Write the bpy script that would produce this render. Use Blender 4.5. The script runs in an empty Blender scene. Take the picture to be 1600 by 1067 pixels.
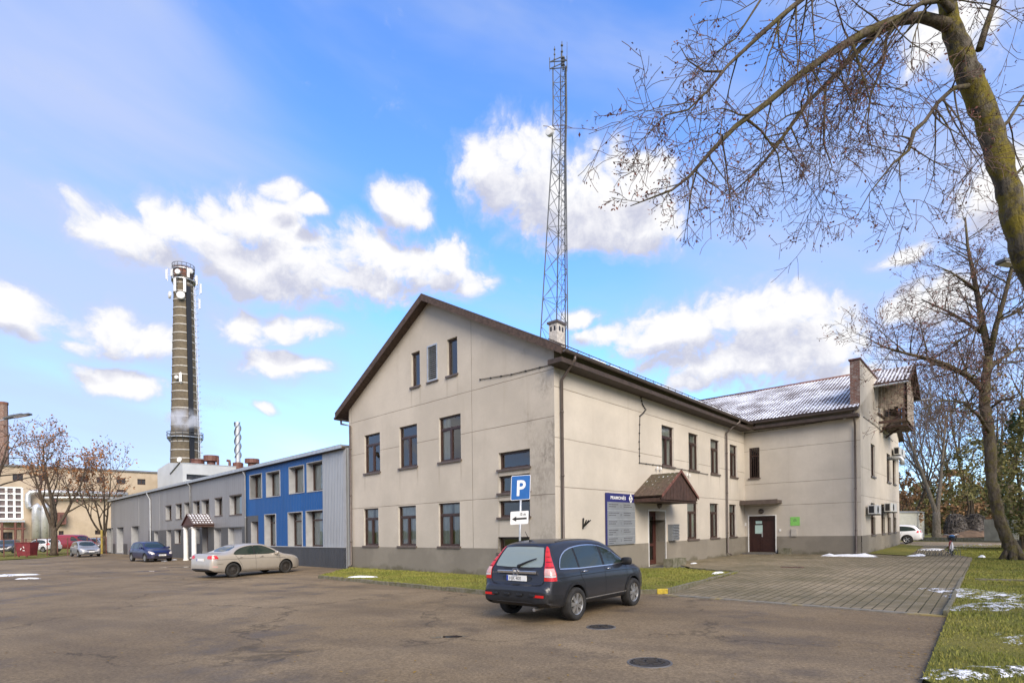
import bpy, bmesh, math, random
from mathutils import Vector, Matrix, Quaternion, noise
R = math.radians
V = Vector
scene = bpy.context.scene
COL = scene.collection
random.seed(7)
# ------------------------------------------------------------------ camera model
F, CU, CV, CAMZ = 870.0, 800.0, 827.0, 1.85
ROLL = R(0.60)
KX = 0.0199 - math.tan(ROLL)            # the yard falls gently towards the left: about half a degree

def ray(u, v):
    a, b = (u - CU) / F, (CV - v) / F
    c, s = math.cos(ROLL), math.sin(ROLL)
    x = a * c + b * s
    return V((x, 1.0, b * c - a * s - KX * x))   # in "level" coordinates (site slope removed)

def gp(u, v, z=0.0):
    d = ray(u, v)
    t = (z - CAMZ) / d.z
    return V((d.x * t, t, z))

def at(u, v, Y):
    d = ray(u, v)
    return V((d.x * Y, Y, CAMZ + d.z * Y))

def hz(p):                              # the site slope
    return V((p[0], p[1], p[2] + KX * p[0]))

# ------------------------------------------------------------------ mesh builder
OFF = {}
class MB:
    def __init__(s):
        s.v = []; s.f = []; s.uv = []; s.mi = []
    def poly(s, pts, uv=None, m=0):
        n = len(s.v)
        s.v += [V(p) for p in pts]
        s.f.append(tuple(range(n, n + len(pts))))
        s.uv.append(uv if uv else [(0, 0)] * len(pts)); s.mi.append(m)
    def raw(s, vs, fs, m=0):
        n = len(s.v)
        s.v += [V(p) for p in vs]
        for f in fs:
            s.f.append(tuple(i + n for i in f)); s.uv.append([(0, 0)] * len(f)); s.mi.append(m)
    def obox(s, o, ex, ey, ez, m=0):
        o, ex, ey, ez = V(o), V(ex), V(ey), V(ez)
        p = [o, o + ex, o + ex + ey, o + ey]
        q = [a + ez for a in p]
        fs = [(3, 2, 1, 0), (4, 5, 6, 7), (0, 1, 5, 4), (1, 2, 6, 5), (2, 3, 7, 6), (3, 0, 4, 7)]
        if ex.cross(ey).dot(ez) < 0: fs = [tuple(reversed(f)) for f in fs]
        lx, ly, lz = ex.length, ey.length, ez.length
        n = len(s.v); s.v += p + q
        dims = [(lx, ly), (lx, ly), (lx, lz), (ly, lz), (lx, lz), (ly, lz)]
        for f, (a, b) in zip(fs, dims):
            s.f.append(tuple(i + n for i in f)); s.uv.append([(0, 0), (a, 0), (a, b), (0, b)]); s.mi.append(m)
    def box(s, x0, x1, y0, y1, z0, z1, m=0):
        s.obox((x0, y0, z0), (x1 - x0, 0, 0), (0, y1 - y0, 0), (0, 0, z1 - z0), m)
    def tube(s, pts, r, n=6, cap=True, m=0):
        pts = [V(p) for p in pts]
        rr = r if isinstance(r, (list, tuple)) else [r] * len(pts)
        base = len(s.v)
        t = (pts[1] - pts[0]).normalized()
        u = t.orthogonal().normalized()
        for i, p in enumerate(pts):
            if 0 < i < len(pts) - 1: tt = (pts[i + 1] - pts[i - 1])
            elif i == 0: tt = pts[1] - pts[0]
            else: tt = pts[i] - pts[i - 1]
            if tt.length < 1e-9: tt = t
            t = tt.normalized()
            u = (u - t * u.dot(t))
            u = u.normalized() if u.length > 1e-6 else t.orthogonal().normalized()
            w = t.cross(u)
            for k in range(n):
                a = 2 * math.pi * k / n
                s.v.append(p + (u * math.cos(a) + w * math.sin(a)) * rr[i])
        for i in range(len(pts) - 1):
            for k in range(n):
                k2 = (k + 1) % n
                s.f.append((base + i * n + k, base + i * n + k2, base + (i + 1) * n + k2, base + (i + 1) * n + k))
                s.uv.append([(0, 0)] * 4); s.mi.append(m)
        if cap and n > 2:
            s.f.append(tuple(base + k for k in reversed(range(n)))); s.uv.append([(0, 0)] * n); s.mi.append(m)
            e = base + (len(pts) - 1) * n
            s.f.append(tuple(e + k for k in range(n))); s.uv.append([(0, 0)] * n); s.mi.append(m)
    def lathe(s, o, ax, prof, n=24, m=0, cap=True):
        """prof: (radius, distance along the axis)"""
        o, ax = V(o), V(ax).normalized()
        u = ax.orthogonal().normalized(); w = ax.cross(u)
        base = len(s.v)
        for (r, h) in prof:
            for k in range(n):
                a = 2 * math.pi * k / n
                s.v.append(o + ax * h + (u * math.cos(a) + w * math.sin(a)) * r)
        L = 0
        for i in range(len(prof) - 1):
            d = math.hypot(prof[i + 1][0] - prof[i][0], prof[i + 1][1] - prof[i][1])
            for k in range(n):
                k2 = (k + 1) % n
                s.f.append((base + i * n + k, base + i * n + k2, base + (i + 1) * n + k2, base + (i + 1) * n + k))
                c = 2 * math.pi * prof[i][0] / n
                s.uv.append([(k * c, L), (k * c + c, L), (k * c + c, L + d), (k * c, L + d)]); s.mi.append(m)
            L += d
        if cap:
            if prof[0][0] > 1e-4:
                s.f.append(tuple(base + k for k in reversed(range(n)))); s.uv.append([(0, 0)] * n); s.mi.append(m)
            if prof[-1][0] > 1e-4:
                e = base + (len(prof) - 1) * n
                s.f.append(tuple(e + k for k in range(n))); s.uv.append([(0, 0)] * n); s.mi.append(m)
    def build(s, name, mat, parent=None, smooth=False, loc=None, level=True, bevel=0):
        """level: the vertices are in site coordinates; the site slope is added here"""
        me = bpy.data.meshes.new(name)
        vs = s.v
        if parent is not None:
            off = OFF[parent]
            if off is None: level = False; off = V((0, 0, 0))
        else:
            off = V(loc) if loc is not None else V((0, 0, 0))
            if level: off = hz(off)
        if level: vs = [hz(p) for p in vs]
        me.from_pydata([tuple(p - off) for p in vs], [], s.f)
        uvl = me.uv_layers.new(name='UVMap')
        flat = []
        for u in s.uv:
            for c in u: flat += [c[0], c[1]]
        uvl.data.foreach_set('uv', flat)
        mats = mat if isinstance(mat, (list, tuple)) else [mat]
        for m in mats: me.materials.append(m)
        if len(mats) > 1: me.polygons.foreach_set('material_index', s.mi)
        if smooth: me.polygons.foreach_set('use_smooth', [True] * len(me.polygons))
        me.validate(); me.update()
        o = bpy.data.objects.new(name, me); COL.objects.link(o)
        if parent is not None:
            o.parent = parent; OFF[o] = OFF[parent]
        else:
            o.location = off; OFF[o] = off
        if bevel:
            b = o.modifiers.new('bevel', 'BEVEL'); b.width = bevel; b.segments = 2; b.limit_method = 'ANGLE'
        return o

def tag(o, label=None, cat=None, group=None, kind=None):
    if label: o['label'] = label
    if cat: o['category'] = cat
    if group: o['group'] = group
    if kind: o['kind'] = kind
    return o

def thing(name, label, cat, loc, group=None, local=False, rz=0.0):
    o = bpy.data.objects.new(name, None); COL.objects.link(o)
    o.empty_display_size = 0.3
    o.location = hz(loc)
    o.rotation_euler = (0, 0, rz)
    OFF[o] = None if local else hz(loc)
    return tag(o, label, cat, group)

def copy_tree(o, parent=None):
    c = o.copy(); COL.objects.link(c)
    if parent: c.parent = parent
    for ch in list(o.children): copy_tree(ch, c)
    return c

def text_into(mb, body, o, ex, ey, size, m=0, align='LEFT', sx=1.0, bold=0.0):
    cu = bpy.data.curves.new('lettering', 'FONT')
    cu.body = body; cu.size = size; cu.align_x = align; cu.resolution_u = 3; cu.offset = bold
    ob = bpy.data.objects.new('lettering', cu); COL.objects.link(ob)
    dg = bpy.context.evaluated_depsgraph_get()
    me = bpy.data.meshes.new_from_object(ob.evaluated_get(dg))
    o, ex, ey = V(o), V(ex), V(ey)
    mb.raw([o + ex * (p.co.x * sx) + ey * p.co.y for p in me.vertices], [tuple(p.vertices) for p in me.polygons], m)
    bpy.data.objects.remove(ob); bpy.data.meshes.remove(me); bpy.data.curves.remove(cu)

# ------------------------------------------------------------------ materials
class NT:
    def __init__(s, tree): s.t = tree; s.n = tree.nodes; s.l = tree.links
    def new(s, typ, **kw):
        n = s.n.new(typ)
        for k, v in kw.items():
            if k.startswith('i_'): n.inputs[k[2:].replace('_', ' ')].default_value = v
            else: setattr(n, k, v)
        return n
    def link(s, a, b): s.l.new(a, b)
    def inp(s, sock, val):
        if isinstance(val, bpy.types.NodeSocket): s.l.new(val, sock)
        else: sock.default_value = val
    def math(s, op, a, b=None, c=None, clamp=False):
        n = s.n.new('ShaderNodeMath'); n.operation = op; n.use_clamp = clamp
        s.inp(n.inputs[0], a)
        if b is not None: s.inp(n.inputs[1], b)
        if c is not None: s.inp(n.inputs[2], c)
        return n.outputs[0]
    def mix(s, fac, a, b, mode='MIX'):
        n = s.n.new('ShaderNodeMix'); n.data_type = 'RGBA'; n.blend_type = mode
        s.inp(n.inputs[0], fac)
        for sock, val in ((n.inputs[6], a), (n.inputs[7], b)):
            if isinstance(val, bpy.types.NodeSocket): s.l.new(val, sock)
            else: sock.default_value = (*val, 1) if len(val) == 3 else val
        return n.outputs[2]
    def ramp(s, fac, lo, hi, smooth=True):
        n = s.n.new('ShaderNodeMapRange'); n.interpolation_type = 'SMOOTHSTEP' if smooth else 'LINEAR'
        s.inp(n.inputs[0], fac); n.inputs[1].default_value = lo; n.inputs[2].default_value = hi
        return n.outputs[0]
    def noise(s, vec, scale, detail=4, rough=.55, dist=0):
        n = s.n.new('ShaderNodeTexNoise'); n.inputs['Scale'].default_value = scale
        n.inputs['Detail'].default_value = detail; n.inputs['Roughness'].default_value = rough
        n.inputs['Distortion'].default_value = dist
        if vec is not None: s.l.new(vec, n.inputs['Vector'])
        return n.outputs[0]
    def vmul(s, vec, m):
        n = s.n.new('ShaderNodeVectorMath'); n.operation = 'MULTIPLY'
        s.l.new(vec, n.inputs[0]); n.inputs[1].default_value = m
        return n.outputs[0]
    def bump(s, h, strength, dist=.01, normal=None):
        n = s.n.new('ShaderNodeBump'); n.inputs['Strength'].default_value = strength; n.inputs['Distance'].default_value = dist
        s.l.new(h, n.inputs['Height'])
        if normal: s.l.new(normal, n.inputs['Normal'])
        return n.outputs[0]
    def sep(s, vec):
        n = s.n.new('ShaderNodeSeparateXYZ'); s.l.new(vec, n.inputs[0]); return n.outputs

def new_mat(name):
    m = bpy.data.materials.new(name); m.use_nodes = True
    t = NT(m.node_tree)
    b = m.node_tree.nodes['Principled BSDF']
    return m, t, b

def coords(t, kind='pos'):
    if kind == 'pos': return t.n.new('ShaderNodeNewGeometry').outputs['Position']
    tc = t.n.new('ShaderNodeTexCoord')
    return tc.outputs['UV' if kind == 'uv' else 'Object']

def M(name, col, rough=.6, metal=0.0, var=0.0, vscale=3.0, bump=0.0, bscale=40.0, kind='pos', spec=.5, coat=0.0, col2=None, emit=None, estr=0):
    m, t, b = new_mat(name)
    b.inputs['Roughness'].default_value = rough; b.inputs['Metallic'].default_value = metal
    b.inputs['Specular IOR Level'].default_value = spec; b.inputs['Coat Weight'].default_value = coat
    b.inputs['Coat Roughness'].default_value = .04
    b.inputs['Base Color'].default_value = (*col, 1)
    if var or col2:
        c = coords(t, kind)
        n = t.noise(c, vscale, 6, .62)
        f = t.ramp(n, .3, .7)
        c2 = col2 if col2 else tuple(x * (1 - var) for x in col)
        c1 = col if col2 else tuple(min(1, x * (1 + var * .6)) for x in col)
        t.link(t.mix(f, c2, c1), b.inputs['Base Color'])
        n2 = t.noise(c, vscale * 4, 3)
        t.link(t.math('ADD', t.math('MULTIPLY', t.math('SUBTRACT', n2, .5), .3), rough, clamp=True), b.inputs['Roughness'])
    if bump:
        c = coords(t, kind)
        t.link(t.bump(t.noise(c, bscale, 3), bump), b.inputs['Normal'])
    if emit:
        b.inputs['Emission Color'].default_value = (*emit, 1); b.inputs['Emission Strength'].default_value = estr
    return m

def stucco(name, col, hl=(), vl=(), rot=None, stain=None, seed=0.0, drips=(), foot=None):
    """UV (metres along the wall, height): render coat with panel joints, weathering streaks and specks"""
    m, t, b = new_mat(name)
    uv = coords(t, 'uv')
    x, y, _ = t.sep(uv)
    off = t.n.new('ShaderNodeVectorMath'); off.operation = 'ADD'; t.link(uv, off.inputs[0]); off.inputs[1].default_value = (seed, seed * .7, seed)
    p = off.outputs[0]
    big = t.ramp(t.noise(p, .35, 5, .6), .3, .72)
    fine = t.noise(p, 9, 6, .7)
    c = t.mix(big, tuple(k * .83 for k in col), tuple(min(.9, k * 1.04) for k in col))
    c = t.mix(t.math('MULTIPLY', t.ramp(fine, .35, .75), .22), c, tuple(k * .78 for k in col))
    sp = t.ramp(t.noise(p, 55, 2, .5), .62, .74)
    c = t.mix(t.math('MULTIPLY', sp, .25), c, tuple(k * .6 for k in col))
    # run-off streaks
    st = t.noise(t.vmul(p, (2.2, .12, 1)), 1.6, 5, .65)
    c = t.mix(t.math('MULTIPLY', t.ramp(st, .52, .8), .22), c, (col[0] * .62, col[1] * .58, col[2] * .52))
    # splash dirt towards the plinth, broken by noise
    if stain:                                      # mould growing along an edge: (s of the edge, width)
        e, w = stain
        d = t.math('DIVIDE', t.math('SUBTRACT', e, x), w)
        d = t.math('ADD', d, t.math('MULTIPLY', t.math('SUBTRACT', t.noise(p, 1.3, 6, .7), .5), 1.9))
        mk = t.math('SUBTRACT', 1.0, t.ramp(d, .0, 1.0))
        mk = t.math('MULTIPLY', mk, t.ramp(t.noise(t.vmul(p, (1, .55, 1)), 7, 6, .75), .36, .62))
        mk = t.math('MULTIPLY', mk, t.ramp(t.noise(p, .5, 2), .35, .6))
        c = t.mix(t.math('MULTIPLY', mk, .55), c, (.10, .088, .072))
    dr = None
    if drips:                                      # dirt run off the ends of the sills
        nv_ = t.noise(t.vmul(p, (9, .5, 1)), 1.0, 4, .6)
        for (ds, dz) in drips:
            ax_ = t.math('ABSOLUTE', t.math('SUBTRACT', x, ds)); k = t.ramp(ax_, .085, .0)
            v_ = t.math('MULTIPLY', t.ramp(t.math('SUBTRACT', dz, y), .0, .03), t.ramp(t.math('SUBTRACT', dz, y), 1.15, .1))
            k = t.math('MULTIPLY', k, v_); dr = k if dr is None else t.math('MAXIMUM', dr, k)
        c = t.mix(t.math('MULTIPLY', t.math('MULTIPLY', dr, t.ramp(nv_, .3, .65)), .5), c, (col[0] * .42, col[1] * .38, col[2] * .32))
    if foot:                                       # patches of moss and splashed mud low on the wall
        fm = t.math('SUBTRACT', t.math('ADD', t.math('MULTIPLY', t.noise(p, .9, 5, .65), 1.25), -.32), y)
        c = t.mix(t.math('MULTIPLY', t.ramp(fm, .0, .22), .62), c, (.075, .068, .036))
        c = t.mix(t.math('MULTIPLY', t.ramp(t.noise(p, .45, 4, .6), .5, .62), .35), c, (.30, .27, .22))
    line = None
    wob = t.math('MULTIPLY', t.math('SUBTRACT', t.noise(p, 1.2, 3), .5), .03)
    for vals, ax in ((hl, y), (vl, x)):
        for h in vals:
            d = t.math('ABSOLUTE', t.math('SUBTRACT', t.math('ADD', ax, wob), h))
            k = t.math('SUBTRACT', 1.0, t.ramp(d, .008, .020))
            line = k if line is None else t.math('MAXIMUM', line, k)
    hgt = t.math('ADD', t.math('MULTIPLY', t.noise(p, 70, 4, .7), .6), t.math('MULTIPLY', t.noise(p, 18, 3, .6), .5))
    if line is not None:
        brk = t.ramp(t.noise(p, .8, 3, .6), .25, .6)
        c = t.mix(t.math('MULTIPLY', line, t.math('ADD', .4, t.math('MULTIPLY', brk, .35))), c, (col[0] * .3, col[1] * .27, col[2] * .24))
        hgt = t.math('SUBTRACT', hgt, t.math('MULTIPLY', line, 1.2))
    t.link(c, b.inputs['Base Color'])
    b.inputs['Roughness'].default_value = .9; b.inputs['Specular IOR Level'].default_value = .2
    t.link(t.bump(hgt, .55, .012), b.inputs['Normal'])
    return m

def cladding(name, col, pitch=.18, var=.12, rough=.42, dirt=(.12, .11, .10), bstr=.8, flat=.62):
    """trapezoid-profile sheet metal: ribs run up the wall (UV in metres)"""
    m, t, b = new_mat(name)
    uv = coords(t, 'uv'); x, y, _ = t.sep(uv)
    fr = t.math('FRACT', t.math('DIVIDE', x, pitch))
    tri = t.math('ABSOLUTE', t.math('SUBTRACT', fr, .5))
    prof = t.ramp(tri, .5 * flat - .1, .5 * flat + .06, False)
    sheet = t.math('FLOOR', t.math('DIVIDE', x, 1.08))
    wn = t.n.new('ShaderNodeTexWhiteNoise'); wn.noise_dimensions = '1D'; t.link(sheet, wn.inputs['W'])
    c = t.mix(wn.outputs[0], tuple(k * (1 - var) for k in col), col)
    n = t.noise(t.vmul(uv, (1, .25, 1)), 1.4, 6, .65)
    c = t.mix(t.math('MULTIPLY', t.ramp(n, .45, .8), .28), c, dirt)
    t.link(c, b.inputs['Base Color'])
    b.inputs['Roughness'].default_value = rough
    b.inputs['Metallic'].default_value = .12
    t.link(t.bump(prof, bstr, .03, t.bump(t.noise(uv, .9, 2), .12, .05)), b.inputs['Normal'])
    return m

def tile_roof(name, col, snow=0.0, moss=0.0):
    """pressed metal tiles (UV: metres along the eave, metres up the slope) with thawing snow caught in the steps"""
    m, t, b = new_mat(name)
    uv = coords(t, 'uv'); x, y, _ = t.sep(uv)
    fx = t.math('DIVIDE', x, .20); fy = t.math('FRACT', t.math('DIVIDE', y, .35))
    wave = t.math('ADD', .5, t.math('MULTIPLY', t.math('COSINE', t.math('MULTIPLY', fx, 6.2832)), .5))
    step = t.math('POWER', fy, 1.5)
    h = t.math('ADD', t.math('MULTIPLY', wave, .6), t.math('MULTIPLY', t.math('SUBTRACT', 1, step), .8))
    n = t.noise(uv, .6, 5, .6); nf = t.noise(uv, 6, 4, .6)
    c = t.mix(t.ramp(nf, .3, .7), tuple(k * .6 for k in col), col)
    if moss: c = t.mix(t.math('MULTIPLY', t.ramp(n, .4, .7), moss), c, (.07, .08, .035))
    if snow:
        cover = t.math('ADD', t.math('ADD', t.math('MULTIPLY', t.math('SUBTRACT', 1, wave), .34), t.math('MULTIPLY', fy, .42)),
                       t.math('ADD', t.math('MULTIPLY', n, 1.0), t.math('MULTIPLY', nf, .32)))
        sm = t.ramp(cover, 1.22 - snow * .5, 1.36 - snow * .5)
        c = t.mix(sm, c, (.82, .84, .88))
        h = t.math('ADD', h, t.math('MULTIPLY', sm, .5))
    t.link(c, b.inputs['Base Color']); b.inputs['Roughness'].default_value = .8; b.inputs['Specular IOR Level'].default_value = .2
    t.link(t.bump(h, .8, .03), b.inputs['Normal'])
    return m

def glass(name, tint=(.55, .6, .6), refl=.9, base=.06):
    m, t, b = new_mat(name)
    t.n.remove(b)
    out = [n for n in t.n if n.type == 'OUTPUT_MATERIAL'][0]
    tr = t.new('ShaderNodeBsdfTransparent'); tr.inputs[0].default_value = (*tint, 1)
    gl = t.new('ShaderNodeBsdfGlossy'); gl.inputs[0].default_value = (refl, refl, refl, 1); gl.inputs['Roughness'].default_value = .015
    fr = t.new('ShaderNodeFresnel'); fr.inputs[0].default_value = 1.75
    n = t.noise(coords(t, 'pos'), .9, 2)
    t.link(t.bump(n, .06, .05), gl.inputs['Normal'])
    f = t.math('ADD', t.math('MULTIPLY', fr.outputs[0], 1.25), base, clamp=True)
    mx = t.new('ShaderNodeMixShader'); t.link(f, mx.inputs[0]); t.link(tr.outputs[0], mx.inputs[1]); t.link(gl.outputs[0], mx.inputs[2])
    t.link(mx.outputs[0], out.inputs[0])
    return m

MAT = {}
def mats():
    D = MAT
    D['plinth'] = stucco('plinth_render', (.24, .215, .175), seed=5, foot=1)
    D['brown'] = M('brown_frame_paint', (.045, .022, .016), .38, var=.25, vscale=6)
    D['gutter'] = M('brown_gutter_metal', (.10, .078, .066), .35, .1, var=.2, vscale=4)
    D['soffit'] = M('dark_soffit_board', (.055, .038, .030), .7, var=.4, vscale=5)
    D['bargeboard'] = M('weathered_bargeboard', (.075, .048, .036), .8, var=.45, vscale=9)
    D['sill'] = M('sill_metal', (.10, .075, .062), .45, var=.2, vscale=5)
    D['glass'] = glass('window_glass', (.86, .90, .88), .85, .03)
    D['curtain'] = M('curtain_cloth', (.80, .80, .72), .9, var=.12, vscale=2)
    D['blind'] = M('blind_cloth', (.66, .66, .62), .9, var=.08, vscale=1)
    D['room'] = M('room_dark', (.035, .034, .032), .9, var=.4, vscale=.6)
    D['reveal'] = M('white_reveal', (.46, .43, .38), .85, var=.12, vscale=3)
    D['reveal_lt'] = M('cream_reveal', (.60, .56, .50), .85, var=.12, vscale=3)
    D['metal_lt'] = M('galvanised_metal', (.50, .52, .53), .42, .6, var=.15, vscale=5)
    D['white'] = M('white_paint', (.72, .72, .70), .5, var=.08, vscale=4)
    D['black'] = M('black_plastic', (.012, .012, .013), .45, var=.2, vscale=10)
    D['rubber'] = M('cable_rubber', (.03, .028, .027), .7)
    D['concrete'] = M('weathered_concrete', (.25, .235, .205), .9, var=.35, vscale=4, bump=.35, bscale=30)
    D['cond'] = M('dark_stone_slab', (.115, .108, .10), .6, var=.3, vscale=5, bump=.2, bscale=25)
    D['wood'] = M('weathered_boards', (.30, .25, .20), .9, var=.5, vscale=6, bump=.3, bscale=25)
    D['wooddk'] = M('stained_boards', (.055, .028, .020), .75, var=.4, vscale=6)
    D['snow'] = M('thawing_snow', (.80, .82, .86), .8, var=.10, vscale=4, bump=.5, bscale=14)
    D['grey_trim'] = M('grey_flashing', (.30, .31, .32), .4, .2, var=.1, vscale=4)
    D['rust'] = M('red_brown_steel', (.14, .055, .040), .6, var=.35, vscale=5)
    D['doorred'] = M('red_brown_door', (.075, .026, .020), .45, var=.2, vscale=4)
    D['steel'] = M('mast_steel', (.095, .10, .105), .6, .15, var=.2, vscale=2)
mats()
# ------------------------------------------------------------------ camera, sun, sky
cam_d = bpy.data.cameras.new('camera'); cam = bpy.data.objects.new('camera', cam_d); COL.objects.link(cam)
c_, s_ = math.cos(ROLL), math.sin(ROLL)
cam.matrix_world = Matrix(((c_, s_, 0, 0), (0, 0, -1, 0), (-s_, c_, 0, CAMZ), (0, 0, 0, 1)))
cam_d.sensor_width = 36; cam_d.lens = 36 * F / 1600
cam_d.shift_y = (CV - 533.5) / 1600
cam_d.clip_start = .1; cam_d.clip_end = 5000
scene.camera = cam

SUN_EL, SUN_AZ = R(33), R(163)              # azimuth clockwise from +Y: the sun stands behind the camera's right shoulder
sd = bpy.data.lights.new('sun', 'SUN'); so = bpy.data.objects.new('sun', sd); COL.objects.link(so)
sd.energy = 2.6; sd.angle = R(40); sd.color = (1.0, .86, .67)
dirv = V((math.sin(SUN_AZ) * math.cos(SUN_EL), math.cos(SUN_AZ) * math.cos(SUN_EL), math.sin(SUN_EL)))
so.rotation_euler = dirv.to_track_quat('Z', 'Y').to_euler(); so.location = (0, 0, 60)

w = bpy.data.worlds.new('World'); scene.world = w; w.use_nodes = True
t = NT(w.node_tree)
bg = w.node_tree.nodes['Background']
bg.inputs['Strength'].default_value = .125
sky = t.new('ShaderNodeTexSky'); sky.sky_type = 'NISHITA'; sky.sun_disc = False
sky.sun_elevation = SUN_EL; sky.sun_rotation = SUN_AZ; sky.air_density = 1.0; sky.dust_density = .8; sky.ozone_density = 1.6
tc = t.new('ShaderNodeTexCoord')
x, y, z = t.sep(tc.outputs['Generated'])
az = t.math('ARCTAN2', x, y)
el = t.math('ARCSINE', z)
cv = t.new('ShaderNodeCombineXYZ'); t.link(az, cv.inputs[0]); t.link(el, cv.inputs[1])
AE = cv.outputs[0]

def azel(u, v):
    a, b = (u - CU) / F, (CV - v) / F
    c, s = math.cos(ROLL), math.sin(ROLL)
    d = V((a * c + b * s, 1, b * c - a * s)).normalized()
    return math.atan2(d.x, d.y), math.asin(d.z)

# cumulus heaps: (x, y, half width, half height) measured on the photograph, turned into compass bearing and elevation
HEAPS = [
 (825, 275, 88, 62), (905, 305, 110, 62), (990, 300, 55, 45), (780, 250, 45, 36), (930, 360, 70, 34), (1000, 350, 70, 40),
 (205, 365, 78, 38), (300, 360, 82, 34), (385, 345, 72, 34), (380, 405, 90, 36), (470, 410, 90, 46), (560, 385, 62, 34), (545, 430, 110, 42), (410, 445, 55, 26),
 (650, 405, 60, 32), (700, 400, 52, 30), (725, 430, 40, 24), (690, 440, 50, 24), (630, 320, 40, 26), (612, 308, 28, 20), (650, 340, 25, 14), (445, 300, 24, 14), (485, 328, 28, 13),
 (25, 485, 48, 34), (170, 520, 44, 36), (215, 525, 52, 26), (150, 545, 30, 16), (385, 515, 46, 22), (460, 517, 60, 18), (430, 572, 50, 20), (470, 575, 34, 12), (195, 606, 54, 22), (165, 617, 34, 12), (410, 635, 16, 10),
 (1035, 520, 70, 34), (1110, 505, 80, 38), (1190, 500, 76, 44), (1240, 505, 70, 44), (1290, 550, 60, 40), (1130, 560, 110, 30), (1210, 560, 100, 40), (900, 495, 30, 14), (1065, 598, 24, 12), (930, 525, 40, 14), (1330, 580, 50, 30),
 (1470, 470, 60, 30), (1560, 300, 60, 50), (1490, 60, 70, 40), (1400, 400, 30, 14),
]
grp = bpy.data.node_groups.new('cumulus_field', 'ShaderNodeTree')
grp.interface.new_socket('Vector', in_out='INPUT', socket_type='NodeSocketVector')
grp.interface.new_socket('Density', in_out='OUTPUT', socket_type='NodeSocketFloat')
grp.interface.new_socket('Macro', in_out='OUTPUT', socket_type='NodeSocketFloat')
g = NT(grp)
gi = g.new('NodeGroupInput'); go = g.new('NodeGroupOutput')
P0_ = gi.outputs[0]
def n2d(vec, scale, detail, rough=.55):
    n = g.n.new('ShaderNodeTexNoise'); n.noise_dimensions = '2D'; n.inputs['Scale'].default_value = scale
    n.inputs['Detail'].default_value = detail; n.inputs['Roughness'].default_value = rough; g.link(vec, n.inputs['Vector']); return n
wp = n2d(g.vmul(P0_, (1, 1.4, 1)), 6.5, 2, .55)
wq = g.n.new('ShaderNodeVectorMath'); wq.operation = 'MULTIPLY_ADD'; g.link(wp.outputs['Color'], wq.inputs[0]); wq.inputs[1].default_value = (.062, .046, 0)
wo = g.n.new('ShaderNodeVectorMath'); wo.operation = 'ADD'; g.link(P0_, wo.inputs[0]); wo.inputs[1].default_value = (-.031, -.023, 0); g.link(wo.outputs[0], wq.inputs[2])
P = wq.outputs[0]
acc = None
allh = [(*azel(u, v), a / F, b / F) for (u, v, a, b) in HEAPS]
for (a0, e0, ra, re) in allh:
    ra *= 1.07 * math.cos(a0) ** 1.2 + .03; re *= 1.08 * math.cos(e0) * math.cos(a0) ** .7
    n = g.new('ShaderNodeVectorMath'); n.operation = 'MULTIPLY_ADD'
    g.link(P, n.inputs[0]); n.inputs[1].default_value = (1 / ra, 1 / re, 0); n.inputs[2].default_value = (-a0 / ra, -e0 / re, 0)
    q = g.new('ShaderNodeVectorMath'); q.operation = 'DOT_PRODUCT'; g.link(n.outputs[0], q.inputs[0]); g.link(n.outputs[0], q.inputs[1])
    d = q.outputs['Value']
    if acc is None: acc = d
    else:
        acc = g.math('SMOOTH_MIN', acc, d, .35)
acc = g.math('SUBTRACT', 1.0, acc)
acc = g.math('MAXIMUM', acc, -1.6)
# the same kind of heaps round the rest of the sky, from noise
x2, y2, _ = g.sep(P)
def n2d(vec, scale, detail, rough=.55):
    n = g.n.new('ShaderNodeTexNoise'); n.noise_dimensions = '2D'; n.inputs['Scale'].default_value = scale
    n.inputs['Detail'].default_value = detail; n.inputs['Roughness'].default_value = rough; g.link(vec, n.inputs['Vector']); return n
far = g.ramp(g.math('ABSOLUTE', x2), .95, 1.25)
wn = n2d(g.vmul(P, (2.2, 5.0, 1)), 1.0, 3, .5).outputs[0]
acc = g.math('ADD', acc, g.math('MULTIPLY', g.ramp(wn, .42, .72), g.math('MULTIPLY', far, 2.2)))
sc_ = g.vmul(P, (1.0, 1.25, 1))
n1 = n2d(sc_, 12, 9, .66)
wv = g.n.new('ShaderNodeVectorMath'); wv.operation = 'MULTIPLY_ADD'
g.link(n1.outputs['Color'], wv.inputs[0]); wv.inputs[1].default_value = (.035, .035, 0); g.link(P, wv.inputs[2])
bil = g.n.new('ShaderNodeTexVoronoi'); bil.voronoi_dimensions = '2D'; bil.inputs['Scale'].default_value = 30; g.link(wv.outputs[0], bil.inputs['Vector'])
b2 = g.n.new('ShaderNodeTexVoronoi'); b2.voronoi_dimensions = '2D'; b2.inputs['Scale'].default_value = 72; g.link(wv.outputs[0], b2.inputs['Vector'])
dens = g.math('ADD', acc, g.math('MULTIPLY', g.math('SUBTRACT', n1.outputs[0], .5), 3.5))
dens = g.math('SUBTRACT', dens, g.math('MULTIPLY', g.math('SUBTRACT', bil.outputs[0], .42), .62))
dens = g.math('SUBTRACT', dens, g.math('MULTIPLY', g.math('SUBTRACT', b2.outputs[0], .42), .30))
g.link(dens, go.inputs[0])
macro = g.math('ADD', acc, g.math('MULTIPLY', g.math('SUBTRACT', n1.outputs[0], .5), 1.5))
g.link(macro, go.inputs[1])

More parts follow.
